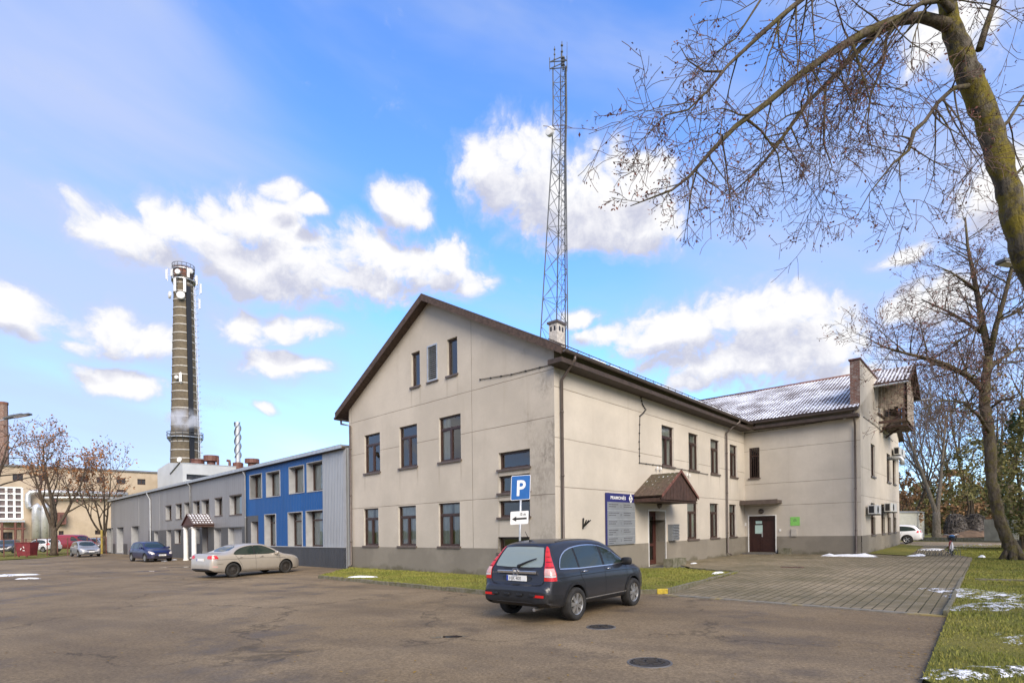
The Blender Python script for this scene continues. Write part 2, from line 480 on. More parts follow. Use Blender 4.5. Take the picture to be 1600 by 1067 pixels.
def field(off):
    n = t.new('ShaderNodeGroup'); n.node_tree = grp
    a = t.new('ShaderNodeVectorMath'); a.operation = 'ADD'; t.link(AE, a.inputs[0]); a.inputs[1].default_value = off
    t.link(a.outputs[0], n.inputs[0]); return n.outputs[0], n.outputs[1]
(d0, m0), (d1, m1) = field((0, 0, 0)), field((.004, .040, 0))
hs = t.new('ShaderNodeHueSaturation'); t.link(sky.outputs[0], hs.inputs['Color']); hs.inputs['Saturation'].default_value = 1.12; hs.inputs['Value'].default_value = 1.75
blue = t.mix(1.0, hs.outputs[0], (.53, .675, .93), 'MULTIPLY')
# thin high veil: long soft streaks, thicker to the left and right of the view
ang = t.new('ShaderNodeVectorMath'); ang.operation = 'MULTIPLY'; t.link(AE, ang.inputs[0]); ang.inputs[1].default_value = (1.0, 2.2, 1)
rotv = t.new('ShaderNodeVectorRotate'); rotv.rotation_type = 'Z_AXIS'; rotv.inputs['Angle'].default_value = R(35); t.link(ang.outputs[0], rotv.inputs['Vector'])
vn = t.new('ShaderNodeTexNoise'); vn.noise_dimensions = '2D'; vn.inputs['Scale'].default_value = 2.0; vn.inputs['Detail'].default_value = 5; vn.inputs['Roughness'].default_value = .5; vn.inputs['Distortion'].default_value = .3
t.link(t.vmul(rotv.outputs[0], (.55, 1.3, 1)), vn.inputs['Vector'])
side = t.ramp(t.math('ABSOLUTE', t.math('SUBTRACT', az, .06)), .16, .70)
low = t.math('SUBTRACT', 1.0, t.ramp(el, .0, .75))
veil = t.math('ADD', vn.outputs[0], t.math('MULTIPLY', side, .34)); veil = t.math('ADD', veil, t.math('MULTIPLY', low, .10))
vm = t.math('MULTIPLY', t.ramp(veil, .44, 1.05), .85)
base = t.mix(vm, blue, (2.35, 2.7, 3.75))
thick = t.ramp(d1, .3, 1.7)
fluff = t.ramp(t.math('SUBTRACT', d1, d0), -.7, .8)
sh = t.ramp(t.math('SUBTRACT', m1, t.math('MULTIPLY', m0, .30)), .05, .95)
sh = t.math('ADD', t.math('MULTIPLY', sh, .78), t.math('MULTIPLY', t.math('MULTIPLY', fluff, sh), .22), clamp=True)
hi = t.mix(t.ramp(d0, .1, 1.1), (3.55, 3.62, 3.85), (4.25, 4.2, 4.2))
white = t.mix(sh, hi, (2.45, 2.52, 3.05))
alpha = t.math('MULTIPLY', t.ramp(d0, -.32, .60), .98)
haze_a = t.math('MULTIPLY', t.ramp(d0, -1.2, .3), .45)
base = t.mix(haze_a, base, (2.6, 2.8, 3.6))
t.link(t.mix(alpha, base, white), bg.inputs['Color'])
w.cycles.sampling_method = 'MANUAL' if hasattr(w, 'cycles') else None
w.cycles.sample_map_resolution = 512

scene.view_settings.view_transform = 'Standard'; scene.view_settings.look = 'None'
scene.view_settings.exposure = 1.0; scene.view_settings.gamma = 1
scene.render.engine = 'CYCLES'
scene.cycles.max_bounces = 6; scene.cycles.volume_bounces = 3; scene.cycles.transparent_max_bounces = 24; scene.cycles.use_denoising = True
# ------------------------------------------------------------------ walls
class Wall:
    def __init__(s, p0, p1):
        s.p0 = V((p0[0], p0[1], 0)); s.p1 = V((p1[0], p1[1], 0))
        s.L = (s.p1 - s.p0).length; s.d = (s.p1 - s.p0) / s.L; s.n = V((s.d.y, -s.d.x, 0))
    def pt(s, a, z, out=0): return s.p0 + s.d * a + s.n * out + V((0, 0, z))
    def hit(s, u, v, out=0):
        r = ray(u, v); o = V((0, 0, CAMZ)); q = s.p0 + s.n * out
        k = (q - o).dot(s.n) / r.dot(s.n)
        h = o + r * k
        return ((h - s.p0).dot(s.d), h.z)
    def rect(s, u0, u1, v0, v1, out=0):
        """pixel columns of the two jambs, rows of head and sill at the middle column -> s0, s1, z0, z1 on the wall"""
        um = (u0 + u1) / 2
        return (s.hit(u0, (v0 + v1) / 2, out)[0], s.hit(u1, (v0 + v1) / 2, out)[0], s.hit(um, v1, out)[1], s.hit(um, v0, out)[1])

def wall_skin(mb, W, s0, s1, z0, top, ops=(), out=0.0, m=0, rev=1, cutz=()):
    """front skin of a wall with rectangular openings and their reveals. top: number or [(s, z), ...]"""
    T = [(s0, top), (s1, top)] if isinstance(top, (int, float)) else top
    def tz(a):
        for (a0, q0), (a1, q1) in zip(T, T[1:]):
            if a0 - 1e-9 <= a <= a1 + 1e-9: return q0 + (q1 - q0) * (a - a0) / max(1e-9, a1 - a0)
        return T[-1][1] if a > T[-1][0] else T[0][1]
    zs = {z0, max(q for _, q in T)} | set(cutz)
    for o in ops: zs |= {max(z0, o[2]), o[3]}
    zs = sorted(q for q in zs if q >= z0)
    ss = {s0, s1} | {a for a, _ in T if s0 < a < s1}
    for o in ops: ss |= {min(max(o[0], s0), s1), min(max(o[1], s0), s1)}
    for q in zs:
        for (a0, q0), (a1, q1) in zip(T, T[1:]):
            if (q0 - q) * (q1 - q) < 0: ss.add(a0 + (a1 - a0) * (q - q0) / (q1 - q0))
    ss = sorted(a for a in ss if s0 - 1e-6 <= a <= s1 + 1e-6)
    for a0, a1 in zip(ss, ss[1:]):
        if a1 - a0 < 1e-5: continue
        for q0, q1 in zip(zs, zs[1:]):
            if q1 - q0 < 1e-5: continue
            am, qm = (a0 + a1) / 2, (q0 + q1) / 2
            if any(o[0] < am < o[1] and o[2] < qm < o[3] for o in ops): continue
            h0, h1 = min(q1, tz(a0 + 1e-7)), min(q1, tz(a1 - 1e-7))
            if h0 <= q0 + 1e-6 and h1 <= q0 + 1e-6: continue
            h0, h1 = max(h0, q0), max(h1, q0)
            c = [(a0, q0), (a1, q0), (a1, h1), (a0, h0)]
            if h1 <= q0 + 1e-6: c.pop(2)
            elif h0 <= q0 + 1e-6: c.pop(3)
            mb.poly([W.pt(a, q, out) for a, q in c], c, m)
    for o in ops:
        a0, a1, q0, q1, dep = o[:5]
        q0 = max(q0, z0)
        I = out - dep
        mb.poly([W.pt(a0, q0, out), W.pt(a0, q1, out), W.pt(a0, q1, I), W.pt(a0, q0, I)], [(0, q0), (0, q1), (dep, q1), (dep, q0)], rev)
        mb.poly([W.pt(a1, q0, out), W.pt(a1, q0, I), W.pt(a1, q1, I), W.pt(a1, q1, out)], [(0, q0), (dep, q0), (dep, q1), (0, q1)], rev)
        mb.poly([W.pt(a0, q1, out), W.pt(a1, q1, out), W.pt(a1, q1, I), W.pt(a0, q1, I)], [(a0, 0), (a1, 0), (a1, dep), (a0, dep)], rev)
        if o[2] >= z0: mb.poly([W.pt(a0, q0, out), W.pt(a0, q0, I), W.pt(a1, q0, I), W.pt(a1, q0, out)], [(a0, 0), (a0, dep), (a1, dep), (a1, 0)], rev)

def wbox(mb, W, a0, a1, q0, q1, o0, o1, m=0):
    mb.obox(W.pt(a0, q0, o0), W.d * (a1 - a0), V((0, 0, q1 - q0)), W.n * (o1 - o0), m)

def window(W, root, op, style='T', fw=.06, mat='brown', sill='sill', back=None, sill_out=.07, sill_ext=.06, label=None, trans=.27, pane='glass'):
    """window (frame) > pane, sill, curtain; op = s0, s1, z0, z1, reveal depth"""
    a0, a1, q0, q1, dep = op[:5]
    f = MB(); I = -dep; th = .07
    wbox(f, W, a0, a0 + fw, q0, q1, I, I + th); wbox(f, W, a1 - fw, a1, q0, q1, I, I + th)
    wbox(f, W, a0 + fw, a1 - fw, q0, q0 + fw, I, I + th); wbox(f, W, a0 + fw, a1 - fw, q1 - fw, q1, I, I + th)
    tq = q1 - (q1 - q0) * trans
    if style in 'TR': wbox(f, W, a0 + fw, a1 - fw, tq - .045, tq + .045, I - .001, I + th + .008)
    top = tq - .045 if style in 'TR' else q1 - fw
    if style in 'TM':
        am = (a0 + a1) / 2
        wbox(f, W, am - .05, am + .05, q0 + fw, top, I - .001, I + th + .006)
        for b0, b1 in ((a0 + fw, am - .05), (am + .05, a1 - fw)):           # casement sashes
            e = .035
            wbox(f, W, b0, b0 + e, q0 + fw, top, I + .012, I + th - .012); wbox(f, W, b1 - e, b1, q0 + fw, top, I + .012, I + th - .012)
            wbox(f, W, b0 + e, b1 - e, q0 + fw, q0 + fw + e, I + .012, I + th - .012); wbox(f, W, b0 + e, b1 - e, top - e, top, I + .012, I + th - .012)
    if style == 'B':                                                        # bars in front
        n = 5
        for i in range(1, n):
            am = a0 + (a1 - a0) * i / n
            wbox(f, W, am - .012, am + .012, q0 + fw, q1 - fw, I + th, I + th + .02)
        wbox(f, W, a0 + fw, a1 - fw, tq - .03, tq + .03, I, I + th + .01)
    win = f.build('window', MAT[mat], root)
    if label: win['label'] = label
    p = MB(); p.poly([W.pt(a0 + fw * .6, q0 + fw * .6, I + .03), W.pt(a1 - fw * .6, q0 + fw * .6, I + .03), W.pt(a1 - fw * .6, q1 - fw * .6, I + .03), W.pt(a0 + fw * .6, q1 - fw * .6, I + .03)])
    p.build('pane', MAT[pane], win)
    if sill:
        s = MB(); wbox(s, W, a0 - sill_ext, a1 + sill_ext, q0 - .045, q0, -dep + th, sill_out); wbox(s, W, a0 - sill_ext, a1 + sill_ext, q0 - .085, q0 - .045, sill_out - .015, sill_out)
        s.build('sill', MAT[sill], win)
    c = MB()
    if back:
        n = 24; rng = random.Random(int(a0 * 1000)); ph = rng.random() * 6
        spans = {'c': [(0, .44), (.58, 1)], 'f': [(0, 1)], 'h': [(.0, .35)], 'r': [(.45, 1)]}[back]
        for (x0, x1) in spans:
            prev = None
            for i in range(n + 1):
                a = a0 + (a1 - a0) * (x0 + (x1 - x0) * i / n)
                o = I - .07 + .03 * math.sin(i * 1.9 + ph)
                cur = (W.pt(a, q0 + .05, o), W.pt(a, q1 - .02, o))
                if prev: c.poly([prev[0], cur[0], cur[1], prev[1]])
                prev = cur
        c.build('curtain', MAT['curtain'], win, smooth=True)
    # the dim room behind the pane
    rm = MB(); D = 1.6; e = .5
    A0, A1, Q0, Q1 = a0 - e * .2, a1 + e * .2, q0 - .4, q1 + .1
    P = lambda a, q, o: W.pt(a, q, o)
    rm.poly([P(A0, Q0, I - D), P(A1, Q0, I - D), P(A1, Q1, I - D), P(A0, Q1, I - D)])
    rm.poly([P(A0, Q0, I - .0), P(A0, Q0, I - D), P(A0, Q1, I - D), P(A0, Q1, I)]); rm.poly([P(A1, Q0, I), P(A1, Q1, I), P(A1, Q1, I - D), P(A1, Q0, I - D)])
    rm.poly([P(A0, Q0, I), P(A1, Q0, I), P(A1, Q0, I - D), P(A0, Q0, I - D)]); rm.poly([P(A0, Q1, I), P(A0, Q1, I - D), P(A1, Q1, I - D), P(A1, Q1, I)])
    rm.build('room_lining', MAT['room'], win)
    return win

# ------------------------------------------------------------------ main building plan
A = V((.656, .755, 0)).normalized(); B = V((.755, -.656, 0)).normalized(); G = V((-.732, .681, 0)).normalized()
GR = V((1.5, 19.16, 0)); GLn = 13.24
GL = GR + G * GLn
J = GR + A * 19.2
E = J + B * 6.02
Fc = E + A * 15.6
EAVE, PL = 8.03, 1.15
Wg, Wr, Wd, We = Wall(GL, GR), Wall(GR, J), Wall(J, E), Wall(E, Fc)
RB = thing('office_building', 'large cream rendered two storey office building with tall gable and brown window frames', 'building', (GR + G * 2))

JZ = [2.93, 4.35, 5.6, 7.15]
APS = GLn - 6.75; APZ = 11.62                      # gable apex: along the wall, height
col_g = (.53, .475, .395); col_r = (.555, .505, .43)

def op(W, u0, u1, v0, v1, dep=.16): return (*W.rect(u0, u1, v0, v1), dep)
def row(W, lst, dep):
    """one storey's windows share head and sill heights"""
    o = [W.rect(*q) for q in lst]
    z0 = sum(q[2] for q in o) / len(o); z1 = sum(q[3] for q in o) / len(o)
    return [(q[0], q[1], z0, z1, dep) for q in o]
g_up = row(Wg, [(569.5, 593.8, 678.3, 738.4), (624, 651.8, 665, 730), (686, 720, 648, 719)], .16)
g_lo = row(Wg, [(568.5, 591.3, 794, 852.3), (622.5, 650, 790.5, 852.5), (685.5, 718.7, 785, 853)], .16)
g_at = row(Wg, [(642.5, 656, 549, 604), (698.5, 714.5, 529, 585)], .18)
vent = Wg.rect(668, 684, 538.4, 595.4)
g_st = []
for (v0, v1) in ((704, 731), (741.5, 768.5), (781, 807), (838.5, 863.5)):
    q = Wg.rect(779, 828, v0, v1); g_st.append((*q, .2))
wb = 0
def skin(W, mat_front, s0, s1, top, ops, name='wall'):
    mb = MB(); wall_skin(mb, W, s0, s1, PL, top, [o for o in ops if o[3] > PL])
    return mb.build(name, [mat_front, MAT['reveal_lt' if W in (Wr, Wd) else 'reveal']], RB)
def plinth(W, s0, s1, ops):
    mb = MB(); wall_skin(mb, W, s0, s1, -.5, PL, [(o[0], o[1], o[2], min(o[3], PL + 1), o[4] + .0) for o in ops if o[2] < PL], out=.025)
    for i in range(1):
        cuts = sorted([s0] + [c for o in ops if o[2] < PL for c in (o[0], o[1])] + [s1])
        for a0, a1 in zip(cuts[::2], cuts[1::2]): mb.poly([W.pt(a0, PL, .025), W.pt(a1, PL, .025), W.pt(a1, PL, 0), W.pt(a0, PL, 0)])
    return mb.build('plinth', [MAT['plinth'], MAT['plinth']], RB)
r_up = row(Wr, [(1034, 1053, 665.7, 728.4), (1076, 1091, 677.6, 734.2), (1110.3, 1124, 687, 740), (1140.4, 1152, 695.4, 745.3)], .16)
r_lo = row(Wr, [(1074, 1090.5, 784.5, 842.3), (1109.4, 1123, 786, 839.4), (1139.6, 1150.5, 788, 837.7)], .16)
m_g = stucco('gable_render', col_g, hl=(3.05, 5.72, 7.35), vl=(.25, GLn - 4.15), stain=(GLn - .1, 1.5), seed=1, drips=[(o[k], o[2] - .08) for o in g_up + g_st[:3] + g_at for k in (0, 1)])
m_r = stucco('courtyard_render', col_r, hl=(3.3, 5.0, 6.75), vl=(.35,), seed=2, drips=[(o[k], o[2] - .08) for o in r_up for k in (0, 1)])
m_d = stucco('entrance_render', col_r, hl=(2.95, 4.25, 6.25), vl=(), seed=3)
m_e = stucco('end_wall_render', col_r, hl=(3.3, 4.85, 7.6), vl=(.55,), seed=4)

ops_g = g_up + g_lo + g_at + [(*vent, .12)] + g_st
skin(Wg, m_g, 0, GLn, [(0, EAVE), (APS, APZ), (GLn, EAVE)], ops_g)
plinth(Wg, 0, GLn, ops_g)
backs = {0: 'c', 1: None, 2: 'h'}
for i, o in enumerate(g_up): window(Wg, RB, o, 'T', back='h' if i == 2 else None)
for i, o in enumerate(g_lo): window(Wg, RB, o, 'T', back='c' if i != 1 else 'f')
for i, o in enumerate(g_at): window(Wg, RB, o, 'S', fw=.07)
for i, o in enumerate(g_st): window(Wg, RB, o, 'S', fw=.08)
# louvre in the gable
lv = MB(); a0, a1, q0, q1 = vent
wbox(lv, Wg, a0, a0 + .06, q0, q1, -.1, .03); wbox(lv, Wg, a1 - .06, a1, q0, q1, -.1, .03); wbox(lv, Wg, a0 + .06, a1 - .06, q1 - .06, q1, -.1, .03); wbox(lv, Wg, a0 + .06, a1 - .06, q0, q0 + .06, -.1, .03)
n = 17
for i in range(n):
    z = q0 + .07 + (q1 - q0 - .16) * i / (n - 1)
    lv.obox(Wg.pt(a0 + .06, z, .015), Wg.d * (a1 - a0 - .12), V((0, 0, .075)) - Wg.n * .09, V((0, 0, .01)) + Wg.n * .004)
lv_o = lv.build('vent_louvre', MAT['metal_lt'], RB)
bk = MB(); bk.poly([Wg.pt(a0, q0, -.118), Wg.pt(a1, q0, -.118), Wg.pt(a1, q1, -.118), Wg.pt(a0, q1, -.118)]); bk.build('backing', MAT['black'], lv_o)
sl = MB(); wbox(sl, Wg, a0 - .05, a1 + .05, q0 - .05, q0 - .003, 0, .07); sl.build('sill', MAT['sill'], lv_o)

d1 = Wr.rect(1013.4, 1039.2, 798.1, 882); d1 = (d1[0], d1[1], .12, d1[3], .55)
ops_r = r_up + r_lo + [d1]
skin(Wr, m_r, 0, Wr.L, EAVE, ops_r); plinth(Wr, .0, Wr.L, ops_r)
for i, o in enumerate(r_up): window(Wr, RB, o, 'T', back='f' if i in (0, 2) else 'c')
for i, o in enumerate(r_lo): window(Wr, RB, o, 'T', back='f')
u1 = Wd.rect(1170.6, 1186.8, 699.3, 746.6); u1 = (*u1, .12)
d2 = Wd.rect(1170.6, 1211.8, 805.7, 860.7); d2 = (d2[0], d2[1], .22, d2[3], .14)
ops_d = [u1, d2]
skin(Wd, m_d, 0, Wd.L, EAVE, ops_d); plinth(Wd, 0, Wd.L, ops_d)
window(Wd, RB, u1, 'B')
RZ = 11.4; HW = 7.8
e_up = row(We, [(1360.7, 1367.2, 690.9, 742.5), (1385.5, 1391.3, 710, 753.5), (1395, 1399.8, 717, 757)], .16)
e_lo = row(We, [(1360.7, 1367, 784.7, 836.4), (1376.9, 1382, 787, 833), (1386.7, 1391.2, 790, 832), (1395.4, 1399.8, 791, 830)], .16)
PARZ = We.hit(1347.5, 566)[1]; PARL = We.hit(1370, 592)[0]
skin(We, m_e, 0, We.L, [(0, EAVE), (HW, RZ), (We.L, EAVE)], e_up + e_lo); plinth(We, 0, We.L, e_up + e_lo)
for o in e_up + e_lo: window(We, RB, o, 'S')
# hidden flanks and backs
bm_ = MB(); Wl = Wall(GL + A * 27, GL); wall_skin(bm_, Wl, 0, 27, -.5, EAVE); bm_.build('wall', [m_g, MAT['reveal']], RB)
bm_ = MB(); Wb = Wall(Fc, Fc - B * 20); wall_skin(bm_, Wb, 0, 20, -.5, EAVE); bm_.build('wall', [m_e, MAT['reveal']], RB)

# ------------------------------------------------------------------ roofs
m_roof = tile_roof('wing_roof_snowy_tiles', (.085, .055, .045), snow=.46)
m_roofA = tile_roof('front_roof_tiles', (.075, .060, .055), snow=.12)
def slab(mb, p, q, up, th, uvw=None):
    """sloping roof slab: p, q = eave end points, up = vector eave -> ridge; top face m 0, rest m 1"""
    p, q, up = V(p), V(q), V(up)
    e = q - p; n = e.cross(up).normalized()
    if n.z < 0: n = -n
    P = [p, q, q + up, p + up]; T = [a + n * th for a in P]
    L, H = e.length, up.length
    f = [T[0], T[1], T[2], T[3]]; uv = [(0, 0), (L, 0), (L, H), (0, H)]
    if (f[1] - f[0]).cross(f[2] - f[0]).z < 0: f.reverse(); uv.reverse()
    mb.poly(f, uv, 0)
    mb.poly(list(reversed(P)) if (P[1] - P[0]).cross(P[2] - P[0]).z > 0 else P, None, 1)
    for i in range(4):
        j = (i + 1) % 4; mb.poly([P[i], P[j], T[j], T[i]], None, 1)
def zz(p, z): return V((p.x, p.y, z))
TH = .16
# front wing: two slopes along A, oversailing the gable by .35 m and the eaves by .55 m
ridge0 = GR + G * 6.75; OV, EO = -.38, .60
slR = (APZ - EAVE) / 6.75; slL = (APZ - EAVE) / (GLn - 6.75)
LEN = 27.0
rf = MB()
slab(rf, zz(GR + B * EO + A * OV, EAVE - slR * EO), zz(GR + B * EO + A * (19.2 + 7.5), EAVE - slR * EO), zz(ridge0, APZ) - zz(GR + B * EO, EAVE - slR * EO), TH)
r1 = rf.build('roof', [m_roofA, MAT['bargeboard']], RB)
rf = MB()
slab(rf, zz(GL - B * EO + A * OV, EAVE - slL * EO), zz(GL - B * EO + A * LEN, EAVE - slL * EO), zz(ridge0, APZ) - zz(GL - B * EO, EAVE - slL * EO), TH)
r2 = rf.build('roof', [m_roofA, MAT['bargeboard']], RB)
# barge boards and verge flashing on the gable
def verge(p, q, h=.24, th=.035, name='bargeboard', mat='bargeboard', par=None, drop=.10, out=V((0, 0, 0))):
    mb = MB(); p, q = V(p) + out, V(q) + out
    mb.obox(p - V((0, 0, drop)), q - p, V((0, 0, h)), out.normalized() * th if out.length else A * -th)
    return mb.build(name, MAT[mat], par)
apx = zz(ridge0 + A * OV, APZ)
eR = zz(GR + B * EO + A * OV, EAVE - slR * EO); eL = zz(GL - B * EO + A * OV, EAVE - slL * EO)
for e_, r_ in ((eR, r1), (eL, r2)):
    mb = MB(); mb.obox(e_ - V((0, 0, .06)) - A * .004, apx - e_, V((0, 0, .27)), A * -.04); mb.build('bargeboard', MAT['bargeboard'], r_)
    mb = MB(); mb.obox(e_ + V((0, 0, .205)) - A * .05, apx - e_, V((0, 0, .035)), A * .22); mb.build('verge_flashing', MAT['gutter'], r_)
# wing slope
slB = (RZ - EAVE) / HW
def wingslab(side):
    rf = MB()
    e0 = J if side else Fc - B * 6.02
    s_ = -1 if side else 1
    c = zz(J + A * HW, RZ)
    p = zz((J if side else J + A * 15.6) + A * (s_ * .5) - B * 7.5, EAVE - slB * .5); q = p + B * (7.5 + 6.02 + (-.02 if side else .3))
    slab(rf, p, q, zz(J + A * HW - B * 7.5, RZ) - p, TH)
    return rf.build('roof', [m_roof, MAT['soffit']], RB)
r3 = wingslab(True); r4 = wingslab(False)
rc = MB(); a = zz(J + A * HW - B * 6.5, RZ + .17); rc.tube([a, a + B * 12.5], .10, 8); rc.build('ridge_cap', MAT['rust'], r3, smooth=True)
# eave box, gutter and snow guard of the courtyard sides
def eaves(p, q, n, zoff, slope, r_):
    """p->q along the wall head, n outward"""
    d = (q - p).normalized()
    mb = MB(); z = EAVE - slope * EO
    mb.obox(zz(p + n * .0, z - .30), q - p, n * (EO - .02), V((0, 0, .16))); mb.build('soffit', MAT['soffit'], r_)
    g = MB(); k = 8; prof = []
    for i in range(k + 1):
        a = math.pi + math.pi * i / k
        prof.append((EO + .07 + .075 * math.cos(a), z + .06 + .075 * math.sin(a)))
    for (x0, z0), (x1, z1) in zip(prof, prof[1:]):
        g.poly([zz(p + n * x0, z0), zz(q + n * x0, z0), zz(q + n * x1, z1), zz(p + n * x1, z1)])
    x1, z1 = prof[-1]
    g.tube([zz(p + n * x1, z1), zz(q + n * x1, z1)], .012, 6)
    for e in (p, q): g.poly([zz(e + n * x, z) for x, z in prof])
    g.build('gutter', MAT['gutter'], r_, smooth=False)
    return z
ze = eaves(GR + A * (OV + .02), J - A * .55, B, 0, slR, r1)
zd = eaves(J + B * .62, E - B * .02, -A, 0, slB, r3)
sg = MB()
for h in (.30,):
    a = zz(GR + B * (EO - .55) + A * OV, EAVE - slR * EO + slR * .55 + TH * 1.1 + h - .2)
    sg.tube([a, a + A * 19.0], .018, 5)
for i in range(26):
    a = zz(GR + B * (EO - .55) + A * (OV + .3 + i * .74), EAVE - slR * EO + slR * .55 + TH * 1.1 - .06)
    sg.tube([a, a + V((0, 0, .19))], .016, 4)
sg.build('snow_guard', MAT['soffit'], r1)
sn = MB(); rng = random.Random(4)     # snow left behind the guard in short lengths
for i in range(11):
    s0_ = rng.random() * 18.0; l = .2 + rng.random() * .5; off = .25 + rng.random() * .35
    a = zz(GR + B * (EO - off) + A * (OV + s0_), EAVE - slR * EO + slR * off + TH * 1.12)
    sn.obox(a, A * l, -B * .28 + V((0, 0, slR * .28)), V((0, 0, .04)))
sn.build('snow_on_roof', MAT['snow'], r1, bevel=.02)['kind'] = 'stuff'

# left eave return on the gable + gutter stub
gl = MB(); a = zz(GL - B * (EO + .12) + A * OV, EAVE - slL * EO - .02)
gl.tube([a, a + A * 26], .075, 8); gl.build('gutter', MAT['gutter'], r2, smooth=True)

# downspouts
def downspout(pts, root, r=.052, mat='gutter'):
    mb = MB(); mb.tube(pts, r, 10)
    for p, q in zip(pts, pts[1:]):
        if abs(q[2] - p[2]) > 3:
            n_ = 3
            for i in range(n_):
                z = p[2] + (q[2] - p[2]) * (i + .5) / n_; c = V((p[0], p[1], 0))
                mb.lathe((p[0], p[1], z - .03), (0, 0, 1), [(r + .012, 0), (r + .012, .06)], 10)
    return mb.build('downspout', MAT[mat], root, smooth=True)
def spout_at(W, s, z1, z0=.25, o=.11, eo=EO + .07, toe=.22, ds=0):
    zt = z1
    return [W.pt(s + ds, zt + .02, eo), W.pt(s + ds, zt - .12, eo), W.pt(s + ds * .3, zt - .42, (eo + o) * .5), W.pt(s, zt - .72, o), W.pt(s, z0 + .12, o), W.pt(s, z0, o + toe)]
downspout(spout_at(Wr, .30, ze), RB)
sm = Wr.hit(1133, 760)[0]; downspout(spout_at(Wr, sm, ze, .2, ds=.45), RB)
se = Wd.hit(1337.5, 750)[0]; downspout(spout_at(Wd, se, zd, .2, eo=.57), RB)
a = GL - B * (EO + .12)
downspout([zz(a, 7.62), zz(a, 7.45), zz(GL + Wg.d * .28 + Wg.n * .12, 7.2), zz(GL + Wg.d * .28 + Wg.n * .12, .25), zz(GL + Wg.d * .28 + Wg.n * .3, .12)], RB)
cb = MB(); cb.obox(Wg.pt(.0, EAVE - .75, -.3), Wg.d * .42, Wg.n * .42, V((0, 0, .9))); 

# cables along the eaves and down the court wall
def cable(W, pts, r=.014, out=.03, root=RB, sag=.0):
    P = []
    for (u, v), (u2, v2) in zip(pts, pts[1:]):
        for i in range(6):
            k = i / 6
            s0, z0 = W.hit(u + (u2 - u) * k, v + (v2 - v) * k); P.append(W.pt(s0, z0 - sag * math.sin(math.pi * k), out))
    s0, z0 = W.hit(*pts[-1]); P.append(W.pt(s0, z0, out))
    mb = MB(); mb.tube(P, r, 5)
    for p in P[::2]: mb.obox(p - W.d * .03 - V((0, 0, .02)) - W.n * .03, W.d * .06, W.n * .05, V((0, 0, .04)))
    return mb.build('cable', MAT['rubber'], root)
cable(Wg, [(751, 593), (800, 585), (866, 569)])
cable(Wr, [(871, 566), (915, 583), (1000, 614), (1080, 642), (1160, 668)])
cable(Wr, [(999.5, 616), (1003, 632), (1008, 640), (1004, 646), (999, 650), (998, 690), (998.5, 723), (1030, 727), (1065, 733), (1105, 741)])
cable(Wd, [(1164, 677), (1230, 668), (1310, 655), (1334, 651)])
cable(We, [(1348.8, 651.4), (1370, 667), (1394, 689)])
sw = MB(); s0, z0 = Wd.hit(1321, 651); sw.lathe(Wd.pt(s0, z0, .05), Wd.n + V((0, 0, -.4)), [(.03, 0), (.09, .1), (.09, .22), (.07, .24)], 12); sw.build('floodlight', MAT['metal_lt'], RB)

# ------------------------------------------------------------------ fire wall stub with brick end, eaves balcony under its own hood
brick, t_, b_ = new_mat('old_brick')
uv = coords(t_, 'uv')
br = t_.new('ShaderNodeTexBrick'); t_.link(uv, br.inputs['Vector']); br.inputs['Scale'].default_value = 1
br.inputs['Brick Width'].default_value = .25; br.inputs['Row Height'].default_value = .075; br.inputs['Mortar Size'].default_value = .012
br.inputs['Color1'].default_value = (.20, .075, .045, 1); br.inputs['Color2'].default_value = (.12, .052, .036, 1); br.inputs['Mortar'].default_value = (.24, .20, .17, 1)
nb = t_.ramp(t_.noise(uv, 3.5, 6, .7), .48, .66)
t_.link(t_.mix(t_.math('MULTIPLY', nb, .8), br.outputs[0], (.36, .32, .28)), b_.inputs['Base Color']); b_.inputs['Roughness'].default_value = .92
t_.link(t_.bump(br.outputs['Fac'], -.5, .01), b_.inputs['Normal'])
MAT['brick'] = brick
pw = MB(); th = .46
pw.obox(We.pt(.02, EAVE - .35, .0), We.d * PARL, -We.n * th, V((0, 0, PARZ - EAVE + .35)))
PW = pw.build('fire_wall', m_e, RB)
pf = MB(); q = [We.pt(.015, EAVE + .02, -th), We.pt(.015, EAVE + .02, .0), We.pt(.015, PARZ, .0), We.pt(.015, PARZ, -th)]
pf.poly(q, [(0, 0), (th, 0), (th, PARZ - EAVE), (0, PARZ - EAVE)]); pf.build('brick_end', brick, PW)
pc = MB(); pc.obox(We.pt(-.06, PARZ, .06), We.d * (PARL + .1), -We.n * (th + .12), V((0, 0, .07))); pc.build('coping', MAT['rust'], PW)
pe = MB(); pe.obox(We.pt(-.10, EAVE - .45, -.001), We.d * .10, -We.n * .55, V((0, 0, .42)))
pe.build('eave_return', m_e, PW)
